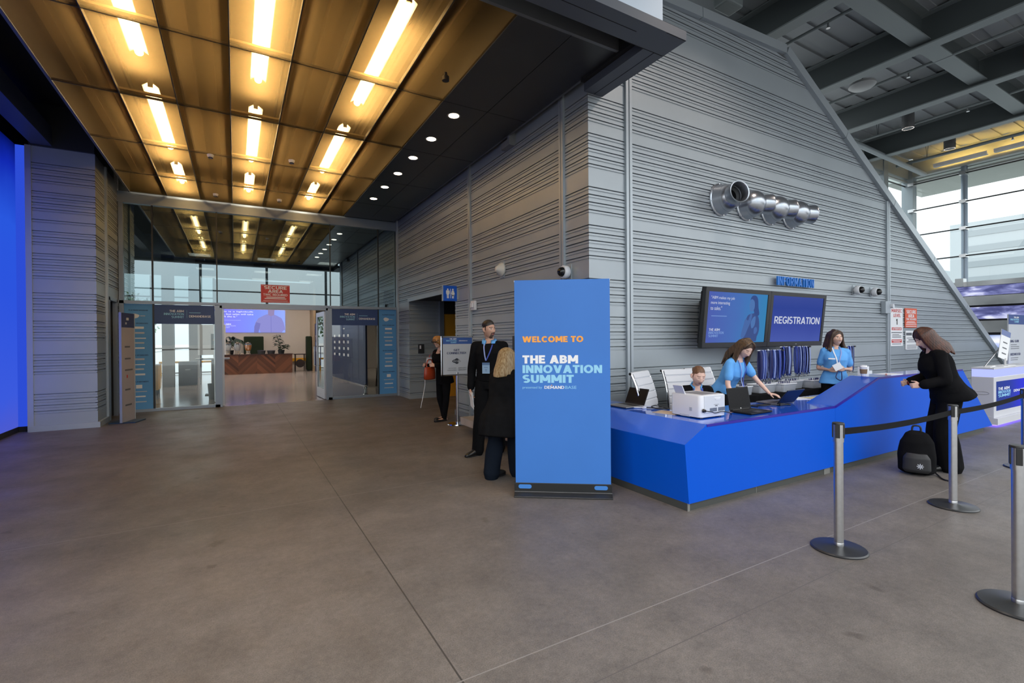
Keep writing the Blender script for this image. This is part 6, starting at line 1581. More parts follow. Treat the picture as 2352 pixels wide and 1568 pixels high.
# left pane things
t = thing('yellow_cabinet', 'yellow drawer cabinet inside the room behind the left pane', 'cabinet', (-2.38, 17.3, 0), 0)
bm = bm_(); box(bm, 0, 0.42, 0, 0.5, 0.15, 0.88); obj('cabinet_body', bm, YELLOW, t, bevel=0.01)
bm = bm_()
for z in (0.25, 0.37, 0.49, 0.61, 0.73): box(bm, 0.12, 0.30, -0.012, 0.0, z, z + 0.04)
obj('drawer_pull', bm, DARKM, t)
bm = bm_(); box(bm, -0.02, 0.44, -0.02, 0.52, 0.88, 0.90); obj('cabinet_top', bm, WHITEP, t)
bm = bm_()
for x in (0.04, 0.38):
    for y in (0.05, 0.45): tube(bm, [(x, y, 0), (x, y, 0.15)], 0.03)
obj('caster', bm, BLACK, t)
t = thing('wooden_stool', 'low stool with splayed brown legs behind the left pane', 'stool', (-2.05, 14.75, 0), 0.2)
bm = bm_(); box(bm, -0.22, 0.22, -0.2, 0.2, 0.43, 0.46); obj('seat', bm, WOODB, t, bevel=0.01)
for x in (-1, 1):
    for y in (-1, 1):
        bm = bm_(); tube(bm, [(x * 0.17, y * 0.15, 0.43), (x * 0.25, y * 0.2, 0)], 0.016, 8); obj('leg', bm, WOODB, t)
bm = bm_(); tube(bm, [(-0.21, -0.18, 0.2), (0.21, -0.18, 0.2)], 0.012); obj('stretcher', bm, WOODB, t)
t = thing('high_table', 'tall white-topped table on a dark square leg behind the left pane', 'table', (-0.55, 16.6, 0), 0)
bm = bm_(); box(bm, -0.45, 0.40, -0.3, 0.3, 1.03, 1.07); obj('tabletop', bm, WHITEP, t, bevel=0.005)
bm = bm_(); box(bm, -0.06, 0.10, -0.08, 0.08, 0.02, 1.03); obj('leg', bm, mat('table_leg_grey', (0.14, 0.15, 0.16), 0.5), t)
bm = bm_(); box(bm, -0.22, 0.26, -0.22, 0.22, 0, 0.02); obj('foot', bm, DARKM, t)
t = thing('grey_bin', 'dark grey bin standing by the high table foot', 'bin', (-0.50, 15.3, 0), 0)
bm = bm_(); lathe(bm, [(0, 0), (0.13, 0), (0.16, 0.42), (0.145, 0.42), (0.12, 0.03), (0, 0.03)], 20); obj('bin_wall', bm, mat('bin_grey', (0.12, 0.125, 0.13), 0.5), t, smooth=True)
t = thing('guard_rail', 'yellow guard rail bar in front of the room windows', 'rail', (-3.0, 26.8, 0), 0)
bm = bm_(); tube(bm, [(0, 0, 0.62), (2.1, 0, 0.62)], 0.05, 10); obj('rail_bar', bm, YELLOW, t, smooth=True)
for x in (0.05, 2.05):
    bm = bm_(); tube(bm, [(x, 0, 0), (x, 0, 0.62)], 0.05, 10); obj('leg', bm, YELLOW, t, smooth=True)
t = thing('easel_board', 'dark poster with a yellow figure on a white easel', 'easel', (-1.22, 21.5, 0), 0)
bm = bm_(); box(bm, 0, 0.9, 0, 0.03, 1.05, 2.2); obj('easel_panel', bm, WHITE, t)
bm = bm_(); box(bm, 0.42, 0.85, -0.004, 0.0, 1.25, 1.85); obj('poster', bm, mat('poster_dark', (0.10, 0.10, 0.09), 0.5), t)
bm = bm_(); prism(bm, [(0.62 + 0.10 * math.cos(a) * (1 + 0.35 * math.sin(5 * a)), 1.58 + 0.14 * math.sin(a)) for a in [k * PI / 12 for k in range(24)]], -0.006, -0.004); obj('poster_figure', bm, YELLOW, t)
for x in (0.08, 0.82):
    bm = bm_(); tube(bm, [(x, 0.02, 1.1), (x, 0.02, 0)], 0.02); obj('leg', bm, STEEL, t)
t = thing('blue_case', 'dark blue case on the room floor by the grey column', 'case', (-1.75, 20.6, 0), 0)
bm = bm_(); box(bm, 0, 0.55, 0, 0.5, 0, 0.85); obj('case_body', bm, mat('case_blue', (0.04, 0.055, 0.09), 0.5), t, bevel=0.01)
bm = bm_(); box(bm, 0.2, 0.35, -0.01, 0, 0.55, 0.58); obj('handle', bm, STEEL, t)
# trees outside the room windows
for k, (x, y, h) in enumerate(((-10.5, 42, 5.5), (-7.6, 50, 6.0), (-15, 30, 6))):
    t = thing('street_tree', ('round green tree outside behind the room windows, left', 'round green tree outside behind the room windows, middle', 'round green tree outside the side windows of the room')[k], 'tree', (x, y, -0.3), 0)
    bm = bm_(); tube(bm, [(0, 0, 0), (0.1, 0, h * 0.55)], [0.16, 0.10], 8); obj('trunk', bm, mat('bark', (0.08, 0.06, 0.045), 0.9), t)
    bm = bm_()
    for j in range(1500):
        u = Vector((random.gauss(0, 1), random.gauss(0, 1), random.gauss(0, 1))).normalized() * (0.55 + 0.45 * random.random()) * h * 0.36
        leaf_mesh(bm, Vector((0, 0, h * 0.66)) + u, Vector((random.gauss(0, 1), random.gauss(0, 1), random.gauss(0, .6))).normalized(), 0.26, 0.15, 0.3)
    obj('foliage', bm, mat('tree_green', (0.06, 0.12, 0.04), 0.7, noise=0.3, nscale=3), t)
# ================================================================== PEOPLE
def hair_mat(name, lo, hi, sc=45):
    m = bpy.data.materials.new(name); m.use_nodes = True
    t = m.node_tree; b = t.nodes['Principled BSDF']; N = t.nodes.new; LK = t.links.new
    g = N('ShaderNodeTexCoord'); mp = N('ShaderNodeMapping'); mp.inputs['Scale'].default_value = (sc, sc, sc * 0.09)
    n = N('ShaderNodeTexNoise'); n.inputs['Scale'].default_value = 1.6; n.inputs['Detail'].default_value = 3
    LK(g.outputs['Object'], mp.inputs[0]); LK(mp.outputs[0], n.inputs['Vector'])
    r = N('ShaderNodeValToRGB'); r.color_ramp.elements[0].position = 0.36; r.color_ramp.elements[0].color = (*lo, 1)
    r.color_ramp.elements[1].position = 0.64; r.color_ramp.elements[1].color = (*hi, 1)
    LK(n.outputs['Fac'], r.inputs[0]); LK(r.outputs[0], b.inputs['Base Color']); b.inputs['Roughness'].default_value = 0.5
    bp = N('ShaderNodeBump'); bp.inputs['Strength'].default_value = 0.5; bp.inputs['Distance'].default_value = 0.006
    LK(n.outputs['Fac'], bp.inputs['Height']); LK(bp.outputs[0], b.inputs['Normal'])
    return m
H_BLACK = hair_mat('hair_black', (0.010, 0.008, 0.007), (0.022, 0.017, 0.014))
H_BLOND = hair_mat('hair_blond', (0.26, 0.15, 0.055), (0.48, 0.36, 0.20))
H_GINGER = hair_mat('hair_ginger', (0.30, 0.13, 0.03), (0.42, 0.20, 0.06))
H_AUBURN = hair_mat('hair_auburn', (0.10, 0.045, 0.020), (0.16, 0.075, 0.035))
H_BROWN = hair_mat('hair_brown', (0.030, 0.017, 0.009), (0.12, 0.065, 0.028))
H_DBROWN = hair_mat('hair_dark_brown', (0.020, 0.011, 0.007), (0.075, 0.032, 0.014))
H_RED = hair_mat('hair_dark_red', (0.028, 0.009, 0.005), (0.085, 0.024, 0.010))
SKIN1 = mat('skin_fair', (0.72, 0.47, 0.38), 0.5, noise=0.05, nscale=18)
SKIN2 = mat('skin_warm', (0.64, 0.39, 0.29), 0.5, noise=0.05, nscale=18)
SKIN3 = mat('skin_tan', (0.52, 0.30, 0.215), 0.5, noise=0.05, nscale=18)
LIP = mat('lips', (0.38, 0.13, 0.11), 0.45)
BROW = mat('brow_dark', (0.035, 0.022, 0.015), 0.8)
BROWL = mat('brow_auburn', (0.22, 0.115, 0.07), 0.8)
EYEW = mat('eye_white', (0.72, 0.70, 0.68), 0.25)
IRIS = mat('eye_iris', (0.03, 0.022, 0.018), 0.2)
LASH = mat('lash_brown', (0.20, 0.11, 0.085), 0.8)
TEETH = mat('teeth', (0.8, 0.78, 0.74), 0.3)
STUB = mat('beard_stubble', (0.10, 0.062, 0.045), 0.8)

V = Vector
def RX(deg): return Matrix.Rotation(math.radians(deg), 3, 'X')
def RZ(deg): return Matrix.Rotation(math.radians(deg), 3, 'Z')
def RY(deg): return Matrix.Rotation(math.radians(deg), 3, 'Y')
G = lambda d, s: math.exp(-(d / s) ** 2)

def head_bm(bm, P, R, sc=1.0, female=True):
    tmp = bm_(); bmesh.ops.create_icosphere(tmp, subdivisions=5, radius=1.0)
    mp = {}
    for v in tmp.verts:
        n = v.co.copy()
        x, y, z = n.x * 0.076, n.y * 0.097, n.z * 0.118
        if z < 0:
            k = -z / 0.118
            x *= 1 - (0.34 if female else 0.24) * k ** 1.6
            y = y * (1 - 0.12 * k) + (0.012 * k if y > 0 else 0.030 * k)
        if y > 0.0 and z < 0.09: y *= 0.95
        if z > 0.02: x *= 1.0; y -= 0.006
        fr = max(0.0, n.y)
        y -= 0.011 * fr * (G(x - 0.031, 0.017) + G(x + 0.031, 0.017)) * G(z - 0.012, 0.013)      # sockets
        y += 0.005 * fr * (G(x - 0.028, 0.02) + G(x + 0.028, 0.02)) * G(z - 0.034, 0.009)         # brow
        if -0.045 < z < 0.03: y += fr * 0.026 * G(x, 0.0095 + 0.004 * max(0, (0.0 - z) / 0.03)) * max(0, min(1, (0.03 - z) / 0.055)) * (1 if z > -0.030 else max(0, (z + 0.045) / 0.015))
        y += fr * 0.006 * (G(x - 0.012, 0.008) + G(x + 0.012, 0.008)) * G(z + 0.031, 0.009)       # nostrils
        y += fr * 0.0065 * G(x, 0.022) * (G(z + 0.052, 0.006) + 1.1 * G(z + 0.065, 0.007))        # lips
        y -= fr * 0.003 * G(x, 0.022) * G(z + 0.0585, 0.003)
        y += fr * 0.009 * G(x, 0.024) * G(z + 0.096, 0.016)                                       # chin
        y += fr * 0.005 * (G(abs(x) - 0.045, 0.02)) * G(z + 0.015, 0.02)                          # cheeks
        mp[v] = bm.verts.new(P + R @ (V((x, y, z)) * sc))
    for f in tmp.faces: bm.faces.new([mp[v] for v in f.verts])
    tmp.free()
    for s in (-1, 1):                                                                             # ears
        c = V((s * 0.077, -0.008, -0.004))
        pts = [c + V((0, 0.002, -0.028)), c + V((s * 0.007, -0.004, -0.012)), c + V((s * 0.013, -0.012, 0.012)), c + V((s * 0.008, -0.008, 0.028))]
        tube(bm, [P + R @ (p * sc) for p in pts], [0.008 * sc, 0.010 * sc, 0.012 * sc, 0.008 * sc], 8)

def limb(bm, pts, rads, n=14, k=4, flat=1.0):
    """tapered limb with rounded ends through the joints"""
    P = [V(p) for p in pts]
    path = []; rr = []
    sm = smooth_path(P, k)
    for i, p in enumerate(sm):
        f = i / k; a = min(int(f), len(rads) - 2); t = f - a
        path.append(p); rr.append(rads[a] * (1 - t) + rads[a + 1] * t)
    d0 = (path[0] - path[1]).normalized(); d1 = (path[-1] - path[-2]).normalized()
    A = [(path[0] + d0 * rr[0] * s, rr[0] * c) for s, c in ((0.95, 0.28), (0.7, 0.72))]
    B = [(path[-1] + d1 * rr[-1] * s, rr[-1] * c) for s, c in ((0.7, 0.72), (0.95, 0.28))]
    path = [p for p, _ in A] + path + [p for p, _ in B]; rr = [r for _, r in A] + rr + [r for _, r in B]
    fr = frames(path)
    rings_loft(bm, [(p, u * r, v * r * flat) for p, r, (t, u, v) in zip(path, rr, fr)], True, n)

def hand(bm, w, d, pn, side, curl=0.35, sc=1.0, spread=0.10):
    """palm and five fingers; d finger direction, pn palm normal, side = thumb direction"""
    d = V(d).normalized(); pn = (V(pn) - d * V(pn).dot(d)).normalized(); s = V(side); s = (s - d * s.dot(d) - pn * s.dot(pn)).normalized()
    w = V(w); L = 0.088 * sc
    for o in (-0.026, -0.009, 0.009, 0.026):
        limb(bm, [w + s * o * 0.6 * sc, w + d * L * 0.5 + s * o * sc, w + d * L + s * o * sc], [0.015 * sc, 0.0145 * sc, 0.0105 * sc], 8, 2)
    for i, (o, ln) in enumerate(((0.029, 0.070), (0.010, 0.080), (-0.010, 0.074), (-0.029, 0.058))):
        a = w + d * L + s * o * sc; dd = (d + s * (o * spread * 30 * 0.35)).normalized(); pts = [a]; ang = 0
        for seg in (0.45, 0.32, 0.23):
            ang += curl * (1.0 + 0.12 * i)
            e = (dd * math.cos(ang) + pn * math.sin(ang)).normalized()
            pts.append(pts[-1] + e * ln * seg * sc)
        limb(bm, pts, [0.0092 * sc, 0.0086 * sc, 0.0078 * sc, 0.0068 * sc], 8, 2)
    b = w + d * 0.025 * sc + s * 0.024 * sc
    td = (s * 0.72 + d * 0.62 + pn * 0.30).normalized(); t2 = (s * 0.25 + d * 0.80 + pn * 0.45).normalized()
    limb(bm, [b, b + td * 0.040 * sc, b + td * 0.040 * sc + t2 * 0.028 * sc, b + td * 0.042 * sc + t2 * 0.052 * sc], [0.014 * sc, 0.0115 * sc, 0.0098 * sc, 0.008 * sc], 8, 2)

SCRATCH = bpy.data.scenes.new('scratch')
def remeshed(name, bm, mats, parent, voxel, sm=3, fac=0.5):
    me = bpy.data.meshes.new(name); bmesh.ops.recalc_face_normals(bm, faces=bm.faces); bm.to_mesh(me); bm.free()
    o = bpy.data.objects.new(name, me); SCRATCH.collection.objects.link(o)
    r = o.modifiers.new('r', 'REMESH'); r.mode = 'VOXEL'; r.voxel_size = voxel; r.use_smooth_shade = True
    if sm:
        s = o.modifiers.new('s', 'SMOOTH'); s.factor = fac; s.iterations = sm
    SCRATCH.view_layers[0].update(); dg = SCRATCH.view_layers[0].depsgraph
    m2 = bpy.data.meshes.new_from_object(o.evaluated_get(dg))
    bpy.data.objects.remove(o); bpy.data.meshes.remove(me)
    m2.name = name; m2.materials.clear()
    for x in (mats if isinstance(mats, (list, tuple)) else [mats]): m2.materials.append(x)
    for p in m2.polygons: p.use_smooth = True; p.material_index = 0
    o = bpy.data.objects.new(name, m2); COL.objects.link(o); o.parent = parent
    return o

class Body:
    def __init__(s, h, female, lean=0, side=0, pel=None, twist=0, build=1.0, sh_w=None):
        k = h / 1.75; s.k = k; s.f = female; s.b = build
        s.pel = V(pel) if pel else V((0, 0, 0.95 * k))
        s.R = RZ(twist) @ RY(side) @ RX(-lean)
        s.sw = (0.148 if female else 0.180) * k if sh_w is None else sh_w
        at = lambda x, y, z: s.pel + s.R @ (V((x, y, z)) * k)
        s.at = at
        s.neck = at(0, -0.012, 0.52); s.chest = at(0, 0, 0.34); s.waist = at(0, 0, 0.13)
        s.sh = {1: s.pel + s.R @ V((s.sw, 0, 0.448 * k)), -1: s.pel + s.R @ V((-s.sw, 0, 0.448 * k))}
        s.head = at(0, 0.022, 0.662); s.HR = s.R.copy()
        s.el = {}; s.wr = {}; s.hd = {}
        s.hip = {1: s.pel + V((0.085 * k, 0, -0.02)), -1: s.pel + V((-0.085 * k, 0, -0.02))}
        s.kn = {}; s.an = {}; s.toe = {}
        for q in (1, -1):
            s.el[q] = s.sh[q] + V((0.045 * q * k, -0.02, -0.29 * k)); s.wr[q] = s.el[q] + V((0.01 * q, 0.05, -0.25 * k))
            s.hd[q] = (V((0, 0.15, -1)), V((-q, 0, 0)), V((0, 1, 0)), 0.35)
            s.kn[q] = V((0.10 * q * k, 0.015, 0.50 * k)); s.an[q] = V((0.105 * q * k, -0.03, 0.085 * k)); s.toe[q] = V((0.12 * q, 1, 0))
    def rings(s, off=0.0, z0=-0.10, z1=0.53, extra=()):
        b = s.b; k = s.k
        if s.f: base = [(-0.10, .150, .112, -.010), (0.0, .172, .122, -.010), (0.07, .155, .110, 0), (0.145, .128, .098, 0), (0.23, .138, .106, .006), (0.315, .150, .124, .018), (0.38, .152, .112, .010), (0.44, .138, .090, 0), (0.485, .090, .070, -.006), (0.53, .052, .054, -.006)]
        else: base = [(-0.10, .150, .110, 0), (0.0, .165, .115, 0), (0.12, .152, .108, 0), (0.25, .162, .114, 0), (0.36, .178, .120, .004), (0.43, .165, .102, 0), (0.485, .100, .076, -.004), (0.53, .062, .062, -.006)]
        out = []
        fz = lambda z: s.at(0, 0, z)
        for z, rx, ry, oy in list(extra) + base:
            if z < z0 - 1e-6 and (z, rx, ry, oy) not in extra: continue
            if z > z1 + 1e-6: continue
            bb = b if z < 0.45 else 1.0
            out.append((s.at(0, oy, z), s.R @ V((rx * k * bb + off, 0, 0)), s.R @ V((0, ry * k * bb + off, 0))))
        return out
    def sleeve(s, bm, q, off, upto, r=(0.050, 0.043, 0.038, 0.033)):
        k = s.k * (0.92 if s.f else 1.04)
        a, e, w = s.sh[q], s.el[q], s.wr[q]
        R_ = [x * k + off for x in r]
        c = s.at(0.055 * q, 0, 0.458)
        limb(bm, [c, a], [0.050 * k + off * 0.8, R_[0]], 14, 3)
        if upto <= 1: limb(bm, [a, a.lerp(e, upto)], [R_[0], R_[0] * (1 - upto) + R_[1] * upto], 14, 4)
        else:
            f = upto - 1; limb(bm, [a, a.lerp(e, 0.5), e, e.lerp(w, f * 0.5), e.lerp(w, f)], [R_[0], (R_[0] + R_[1]) / 2, R_[1], R_[2], R_[3] + off * 0.3], 14, 4)

def build_body(name, label, loc, face, B, skin, brow=BROW, voxel=0.0046, eyes='open', mouth='closed', stubble=False, hp=0, hy=0, hr=0, hands=(1, -1), scalp=None):
    a = math.atan2(-face[0], face[1])
    t = thing('person', label, 'person', (loc[0], loc[1], 0), a)
    k = B.k
    B.HR = B.R @ RZ(hy) @ RX(-hp) @ RY(hr) if True else B.R
    hs = k * (0.97 if B.f else 1.0) * (1 / max(k, 0.01)) * min(1.05, 0.55 + 0.45 * k)
    B.hs = hs
    bm = bm_()
    rings_loft(bm, B.rings(-0.004), True, 28)
    limb(bm, [B.neck - B.R @ V((0, 0.0, 0.03)), B.neck.lerp(B.head, 0.25), B.head + B.HR @ V((0, -0.022, -0.05))], [0.062 * k if not B.f else 0.052 * k, 0.054 * k if not B.f else 0.046 * k, 0.054 * k if not B.f else 0.046 * k], 16, 4)
    head_bm(bm, B.head, B.HR, hs, B.f)
    for q in (1, -1):
        B.sleeve(bm, q, -0.006, 2.0, (0.049, 0.041, 0.036, 0.029))
        if q in hands:
            d, pn, sd, cu = B.hd[q]; hand(bm, B.wr[q], d, pn, sd, cu, 0.96 * hs * (0.92 if B.f else 1.02))
        limb(bm, [B.hip[q], B.hip[q].lerp(B.kn[q], 0.5), B.kn[q], B.kn[q].lerp(B.an[q], 0.35), B.an[q]], [0.085 * k, 0.075 * k, 0.055 * k, 0.052 * k, 0.036 * k], 14, 3)
        td = B.toe[q].normalized(); an = B.an[q]
        heel = V((an.x, an.y, 0)) - td * 0.045 + V((0, 0, an.z - 0.085 * k + 0.035))
        limb(bm, [heel - V((0, 0, .006)), heel + td * 0.09 - V((0, 0, .008)), heel + td * 0.17 - V((0, 0, .012)), heel + td * 0.205 - V((0, 0, .014))], [0.027, 0.028, 0.024, 0.014], 10, 2, 0.9)
        limb(bm, [an, heel + td * 0.04], [0.034 * k, 0.028], 10, 2)
    o = remeshed('body', bm, [skin, LIP, brow, EYEW, IRIS, STUB, TEETH, LASH, scalp or skin], t, voxel, 2, 0.4)
    inv = B.HR.inverted()
    P = B.head
    for p in o.data.polygons:
        c = inv @ (p.center - P) / hs
        if c.length > 0.16: continue
        ax = abs(c.x)
        if scalp and ax < 0.080:
            if c.y > 0.02: hairy = c.z > 0.076 - 6.0 * max(0, ax - 0.028) ** 2 * (1 if c.z > 0.05 else 0) or (c.y < 0.050 and c.z > 0.052)
            elif c.y > -0.03: hairy = c.z > (0.030 if c.y > -0.012 else 0.022) or (c.y > 0.004 and c.z > -0.012)
            else: hairy = c.z > -0.062
            if hairy: p.material_index = 8; continue
        if c.y < 0.03: continue
        if stubble and -0.118 < c.z < -0.030 and ax < 0.030 and not (abs(c.z + 0.058) < 0.006 and ax < 0.02):
            if (-0.052 < c.z < -0.040) or c.z < -0.068 and ax < 0.024 or (ax > 0.02 and c.z < -0.045): p.material_index = 5
        if mouth == 'closed' and ax < 0.021 and abs(c.z + 0.0585) < 0.0085 * (1.1 - ax / 0.03): p.material_index = 1
        if mouth == 'smile' and ax < 0.028:
            zz = c.z + 0.060 - 0.35 * ax * ax / 0.028
            if abs(zz) < 0.012 * (1.05 - ax / 0.04): p.material_index = 1
            if -0.005 < zz < 0.005 and ax < 0.021: p.material_index = 6
        if 0.026 < c.z + 0.15 * (ax - 0.03) < 0.0335 and 0.012 < ax < 0.050: p.material_index = 2
        ex = (ax - 0.031) / 0.0145; ez = (c.z - 0.011) / 0.0052
        if eyes == 'open' and ex * ex + ez * ez < 1:
            p.material_index = 4 if (abs(ax - 0.031) < 0.0068) or ez > 0.6 else 3
        if eyes == 'down' and abs(ex) < 1 and -0.0025 < c.z - 0.006 < 0.0022: p.material_index = 7
    return t, o

def garment(name, bm, m, parent, voxel=0.008, sm=3, wrinkle=0.0, seed=0.0):
    o = remeshed(name, bm, m, parent, voxel, sm, 0.5)
    if wrinkle:
        from mathutils import noise as mn
        ns = [n.vector.copy() for n in o.data.vertex_normals]; out = []
        for v, nv in zip(o.data.vertices, ns):
            p = v.co * 9.0; q = v.co + nv * (wrinkle * mn.noise(V((p.x * 1.2 + seed, p.y * 1.2, p.z * 0.55 + p.x * 0.5)))); out += [q.x, q.y, q.z]
        o.data.vertices.foreach_set('co', out); o.data.update()
    return o

def trousers(B, t, m, off=0.016, flare=0.0, voxel=0.009, name='trousers', top=0.10):
    bm = bm_(); k = B.k
    rings_loft(bm, B.rings(off * 0.9, -0.10, top), True, 24)
    for q in (1, -1):
        an = B.an[q] + V((0, 0, -0.03))
        limb(bm, [B.hip[q], B.hip[q].lerp(B.kn[q], 0.5), B.kn[q], B.kn[q].lerp(an, 0.4), an], [0.092 * k + off, 0.080 * k + off, 0.060 * k + off + flare * 0.3, 0.058 * k + off + flare * 0.7, 0.046 * k + off + flare], 16, 4)
    return garment(name, bm, m, t, voxel, 3, 0.006, 1.0)

def shoes(B, t, m=SHOE, cut=False):
    for q in (1, -1):
        bm = bm_(); td = B.toe[q].normalized(); an = B.an[q]
        heel = V((an.x, an.y, 0)) - td * 0.05 + V((0, 0, an.z - 0.085 * B.k))
        z = V((0, 0, 0.034)); s_ = V((td.y, -td.x, 0))
        L = []
        for f, w, h in ((0.0, .02, .035), (0.015, .034, .085 if not cut else .05), (0.07, .039, .098 if not cut else .035), (0.13, .043, .078 if not cut else .030), (0.19, .044, .058 if not cut else .034), (0.24, .036, .042), (0.27, .016, .026)):
            c = heel + td * f + V((0, 0, h / 2 + 0.004)); L.append((c, s_ * w, V((0, 0, h / 2 + 0.003))))
        rings_loft(bm, L, True, 18)
        o = obj('shoe', bm, m, t, smooth='full')
        bm = bm_(); pts = [heel + td * f + s_ * w for f, w in ((0, .022), (.07, .037), (.13, .042), (.20, .044), (.25, .03), (.27, 0))] + [heel + td * f - s_ * w for f, w in ((.25, .03), (.20, .044), (.13, .042), (.07, .037), (0, .022))]
        a = [bm.verts.new(p + V((0, 0, 0.0))) for p in pts]; b_ = [bm.verts.new(p + V((0, 0, 0.012))) for p in pts]
        bm.faces.new(a); bm.faces.new(b_[::-1])
        for i in range(len(pts)): bm.faces.new([a[i], a[(i + 1) % len(pts)], b_[(i + 1) % len(pts)], b_[i]])
        obj('shoe_sole', bm, BLACKM, o)

def hair(B, t, m, cap=True, strands=(), low=-0.035, capc=(0, -0.024, 0.032), capr=(0.085, 0.097, 0.105), bun=None, voxel=0.005, rough=0.006):
    bm = bm_(); hs = B.hs
    W_ = lambda p: B.head + B.HR @ (V(p) * hs)
    if cap:
        tmp = bm_(); bmesh.ops.create_icosphere(tmp, subdivisions=4, radius=1.0); mp = {}
        for v in tmp.verts:
            c = V((capc[0] + v.co.x * capr[0], capc[1] + v.co.y * capr[1], capc[2] + v.co.z * capr[2]))
            if c.z < low: c.z = low + (c.z - low) * 0.15
            mp[v] = bm.verts.new(W_(c))
        for f in tmp.faces: bm.faces.new([mp[v] for v in f.verts])
        tmp.free()
    for pts, rr in strands:
        limb(bm, [W_(p) for p in pts], [r * hs for r in rr], 10, 3)
    if bun: limb(bm, [W_(bun), W_((bun[0], bun[1] - 0.02, bun[2]))], [0.035 * hs, 0.03 * hs], 12, 2)
    return garment('hair', bm, m, t, voxel, 2, rough, 2.0)

def collar(B, t, m, open_=0.6, r=0.064, h=0.045, name='collar'):
    """turned-down collar open at the front"""
    bm = bm_(); n = 22; A = []; k = B.k
    for i in range(n + 1):
        a = math.radians(-90 + 0) + (open_ / 2) + (2 * PI - open_) * i / n + PI     # starts at front gap
        a = PI / 2 + open_ / 2 + (2 * PI - open_) * i / n
        c, s_ = math.cos(a), math.sin(a)
        front = max(0, s_)
        top = V((c * r * k, s_ * r * k - 0.012, 0.545 * k - 0.022 * front)); bot = V((c * (r + 0.028) * k, s_ * (r + 0.030) * k - 0.008, 0.545 * k - h - 0.055 * front ** 2))
        inn = V((c * (r - 0.006) * k, s_ * (r - 0.006) * k - 0.012, 0.50 * k - 0.03 * front))
        A.append([bm.verts.new(B.pel + B.R @ p) for p in (inn, top, bot)])
    for a, b in zip(A, A[1:]):
        for j in range(2): bm.faces.new([a[j], b[j], b[j + 1], a[j + 1]])
    o = obj(name, bm, m, t, smooth='full'); sd = o.modifiers.new('thick', 'SOLIDIFY'); sd.thickness = 0.005
    return o

def ribbon(t, name, pts, w, m, nrm=(0, 1, 0)):
    P = smooth_path(pts, 5); bm = bm_(); R_ = []
    for i, p in enumerate(P):
        d = (P[min(i + 1, len(P) - 1)] - P[max(i - 1, 0)]).normalized(); s_ = d.cross(V(nrm)).normalized() * w / 2; nn = V(nrm).normalized() * 0.001
        R_.append([bm.verts.new(q) for q in (p - s_ - nn, p + s_ - nn, p + s_ + nn, p - s_ + nn)])
    for a, b in zip(R_, R_[1:]):
        for j in range(4): bm.faces.new([a[j], a[(j + 1) % 4], b[(j + 1) % 4], b[j]])
    bm.faces.new(R_[0]); bm.faces.new(R_[-1][::-1])
    return obj(name, bm, m, t)

def badge(t, c, R, w, h, face, head, lines=True):
    T = Matrix.Translation(c) @ R.to_4x4()
    bm = bm_(); box(bm, -w / 2, w / 2, -0.001, 0.002, -h, 0, T); o = obj('name_badge', bm, face, t)
    bm = bm_(); box(bm, -w / 2, w / 2, 0.002, 0.0028, -h * 0.22, 0, T); obj('badge_header', bm, head, o)
    bm = bm_()
    for z, ww in ((-0.42, .5), (-0.62, .25), (-0.74, .25)): box(bm, -w * ww / 2, w * ww / 2, 0.002, 0.0026, h * z - 0.004, h * z, T)
    obj('badge_print', bm, TXTNAVY, o)

# ------------------------------------------------ 1 man in black sweater
B = Body(1.83, False, lean=1, build=0.98)
B.el[-1] = B.sh[-1] + V((-0.035, -0.03, -0.31)); B.wr[-1] = B.el[-1] + V((0.0, 0.03, -0.27))
B.el[1] = B.sh[1] + V((0.065, -0.03, -0.30)); B.wr[1] = B.el[1] + V((0.005, 0.05, -0.265)); B.hd[1] = (V((-0.08, 0.25, -1)), V((-1, 0.1, 0)), V((0.1, 1, 0.2)), 0.45)
B.an[1] = V((0.16, 0.06, 0.09)); B.kn[1] = V((0.13, 0.05, 0.52)); B.an[-1] = V((-0.11, -0.10, 0.09)); B.toe[1] = V((0.75, 1, 0)); B.toe[-1] = V((0.1, 1, 0))
man, o = build_body('person', 'standing man in a black sweater with blue collar, lanyard and folded papers', (2.98, 5.78), (-0.62, -0.80), B, SKIN3, eyes='open', stubble=True, hy=52, hp=2, scalp=H_BLACK)
hair(B, man, H_BLACK, capc=(0, -0.020, 0.046), capr=(0.077, 0.092, 0.086), low=0.045, rough=0.004)
bm = bm_(); rings_loft(bm, B.rings(0.020, -0.07, 0.49), True, 28)
for q in (1, -1): B.sleeve(bm, q, 0.014, 1.93)
garment('sweater', bm, BLACKCLOTH, man, 0.009, 4, 0.006)
collar(B, man, SHIRT, 0.80, 0.082, 0.045)
bm = bm_(); prism(bm, [(-0.03, 0.49), (0.03, 0.49), (0.0, 0.42)], 0.070, 0.085, Matrix.Translation(B.pel) @ B.R.to_4x4()); obj('undershirt', bm, WHITE, man)
trousers(B, man, BLACKCLOTH, 0.018, 0.014); shoes(B, man)
bc = B.at(0.02, 0.150, 0.245)
for s_ in (-1, 1): ribbon(man, 'lanyard_ribbon', [B.at(0.052 * s_, 0.05, 0.50), B.at(0.05 * s_, 0.118, 0.44), B.at(0.025 * s_ + 0.01, 0.150, 0.34), B.at(0.02, 0.155, 0.27)], 0.015, LYBLUE if s_ < 0 else LYPALE)
badge(man, bc, B.R, 0.10, 0.145, mat('badge_ice', srgb(135, 165, 195), 0.2), mat('badge_top', srgb(70, 100, 140), 0.3))
pp = B.wr[1]
bm = bm_(); T = Matrix.Translation(pp + V((-0.012, 0.04, -0.085))) @ Matrix.Rotation(-0.30, 4, 'X') @ Matrix.Rotation(0.5, 4, 'Z')
box(bm, -0.006, 0.000, -0.075, 0.075, -0.19, 0.05, T); T2 = T @ Matrix.Rotation(0.12, 4, 'Y'); box(bm, 0.004, 0.009, -0.07, 0.075, -0.19, 0.045, T2)
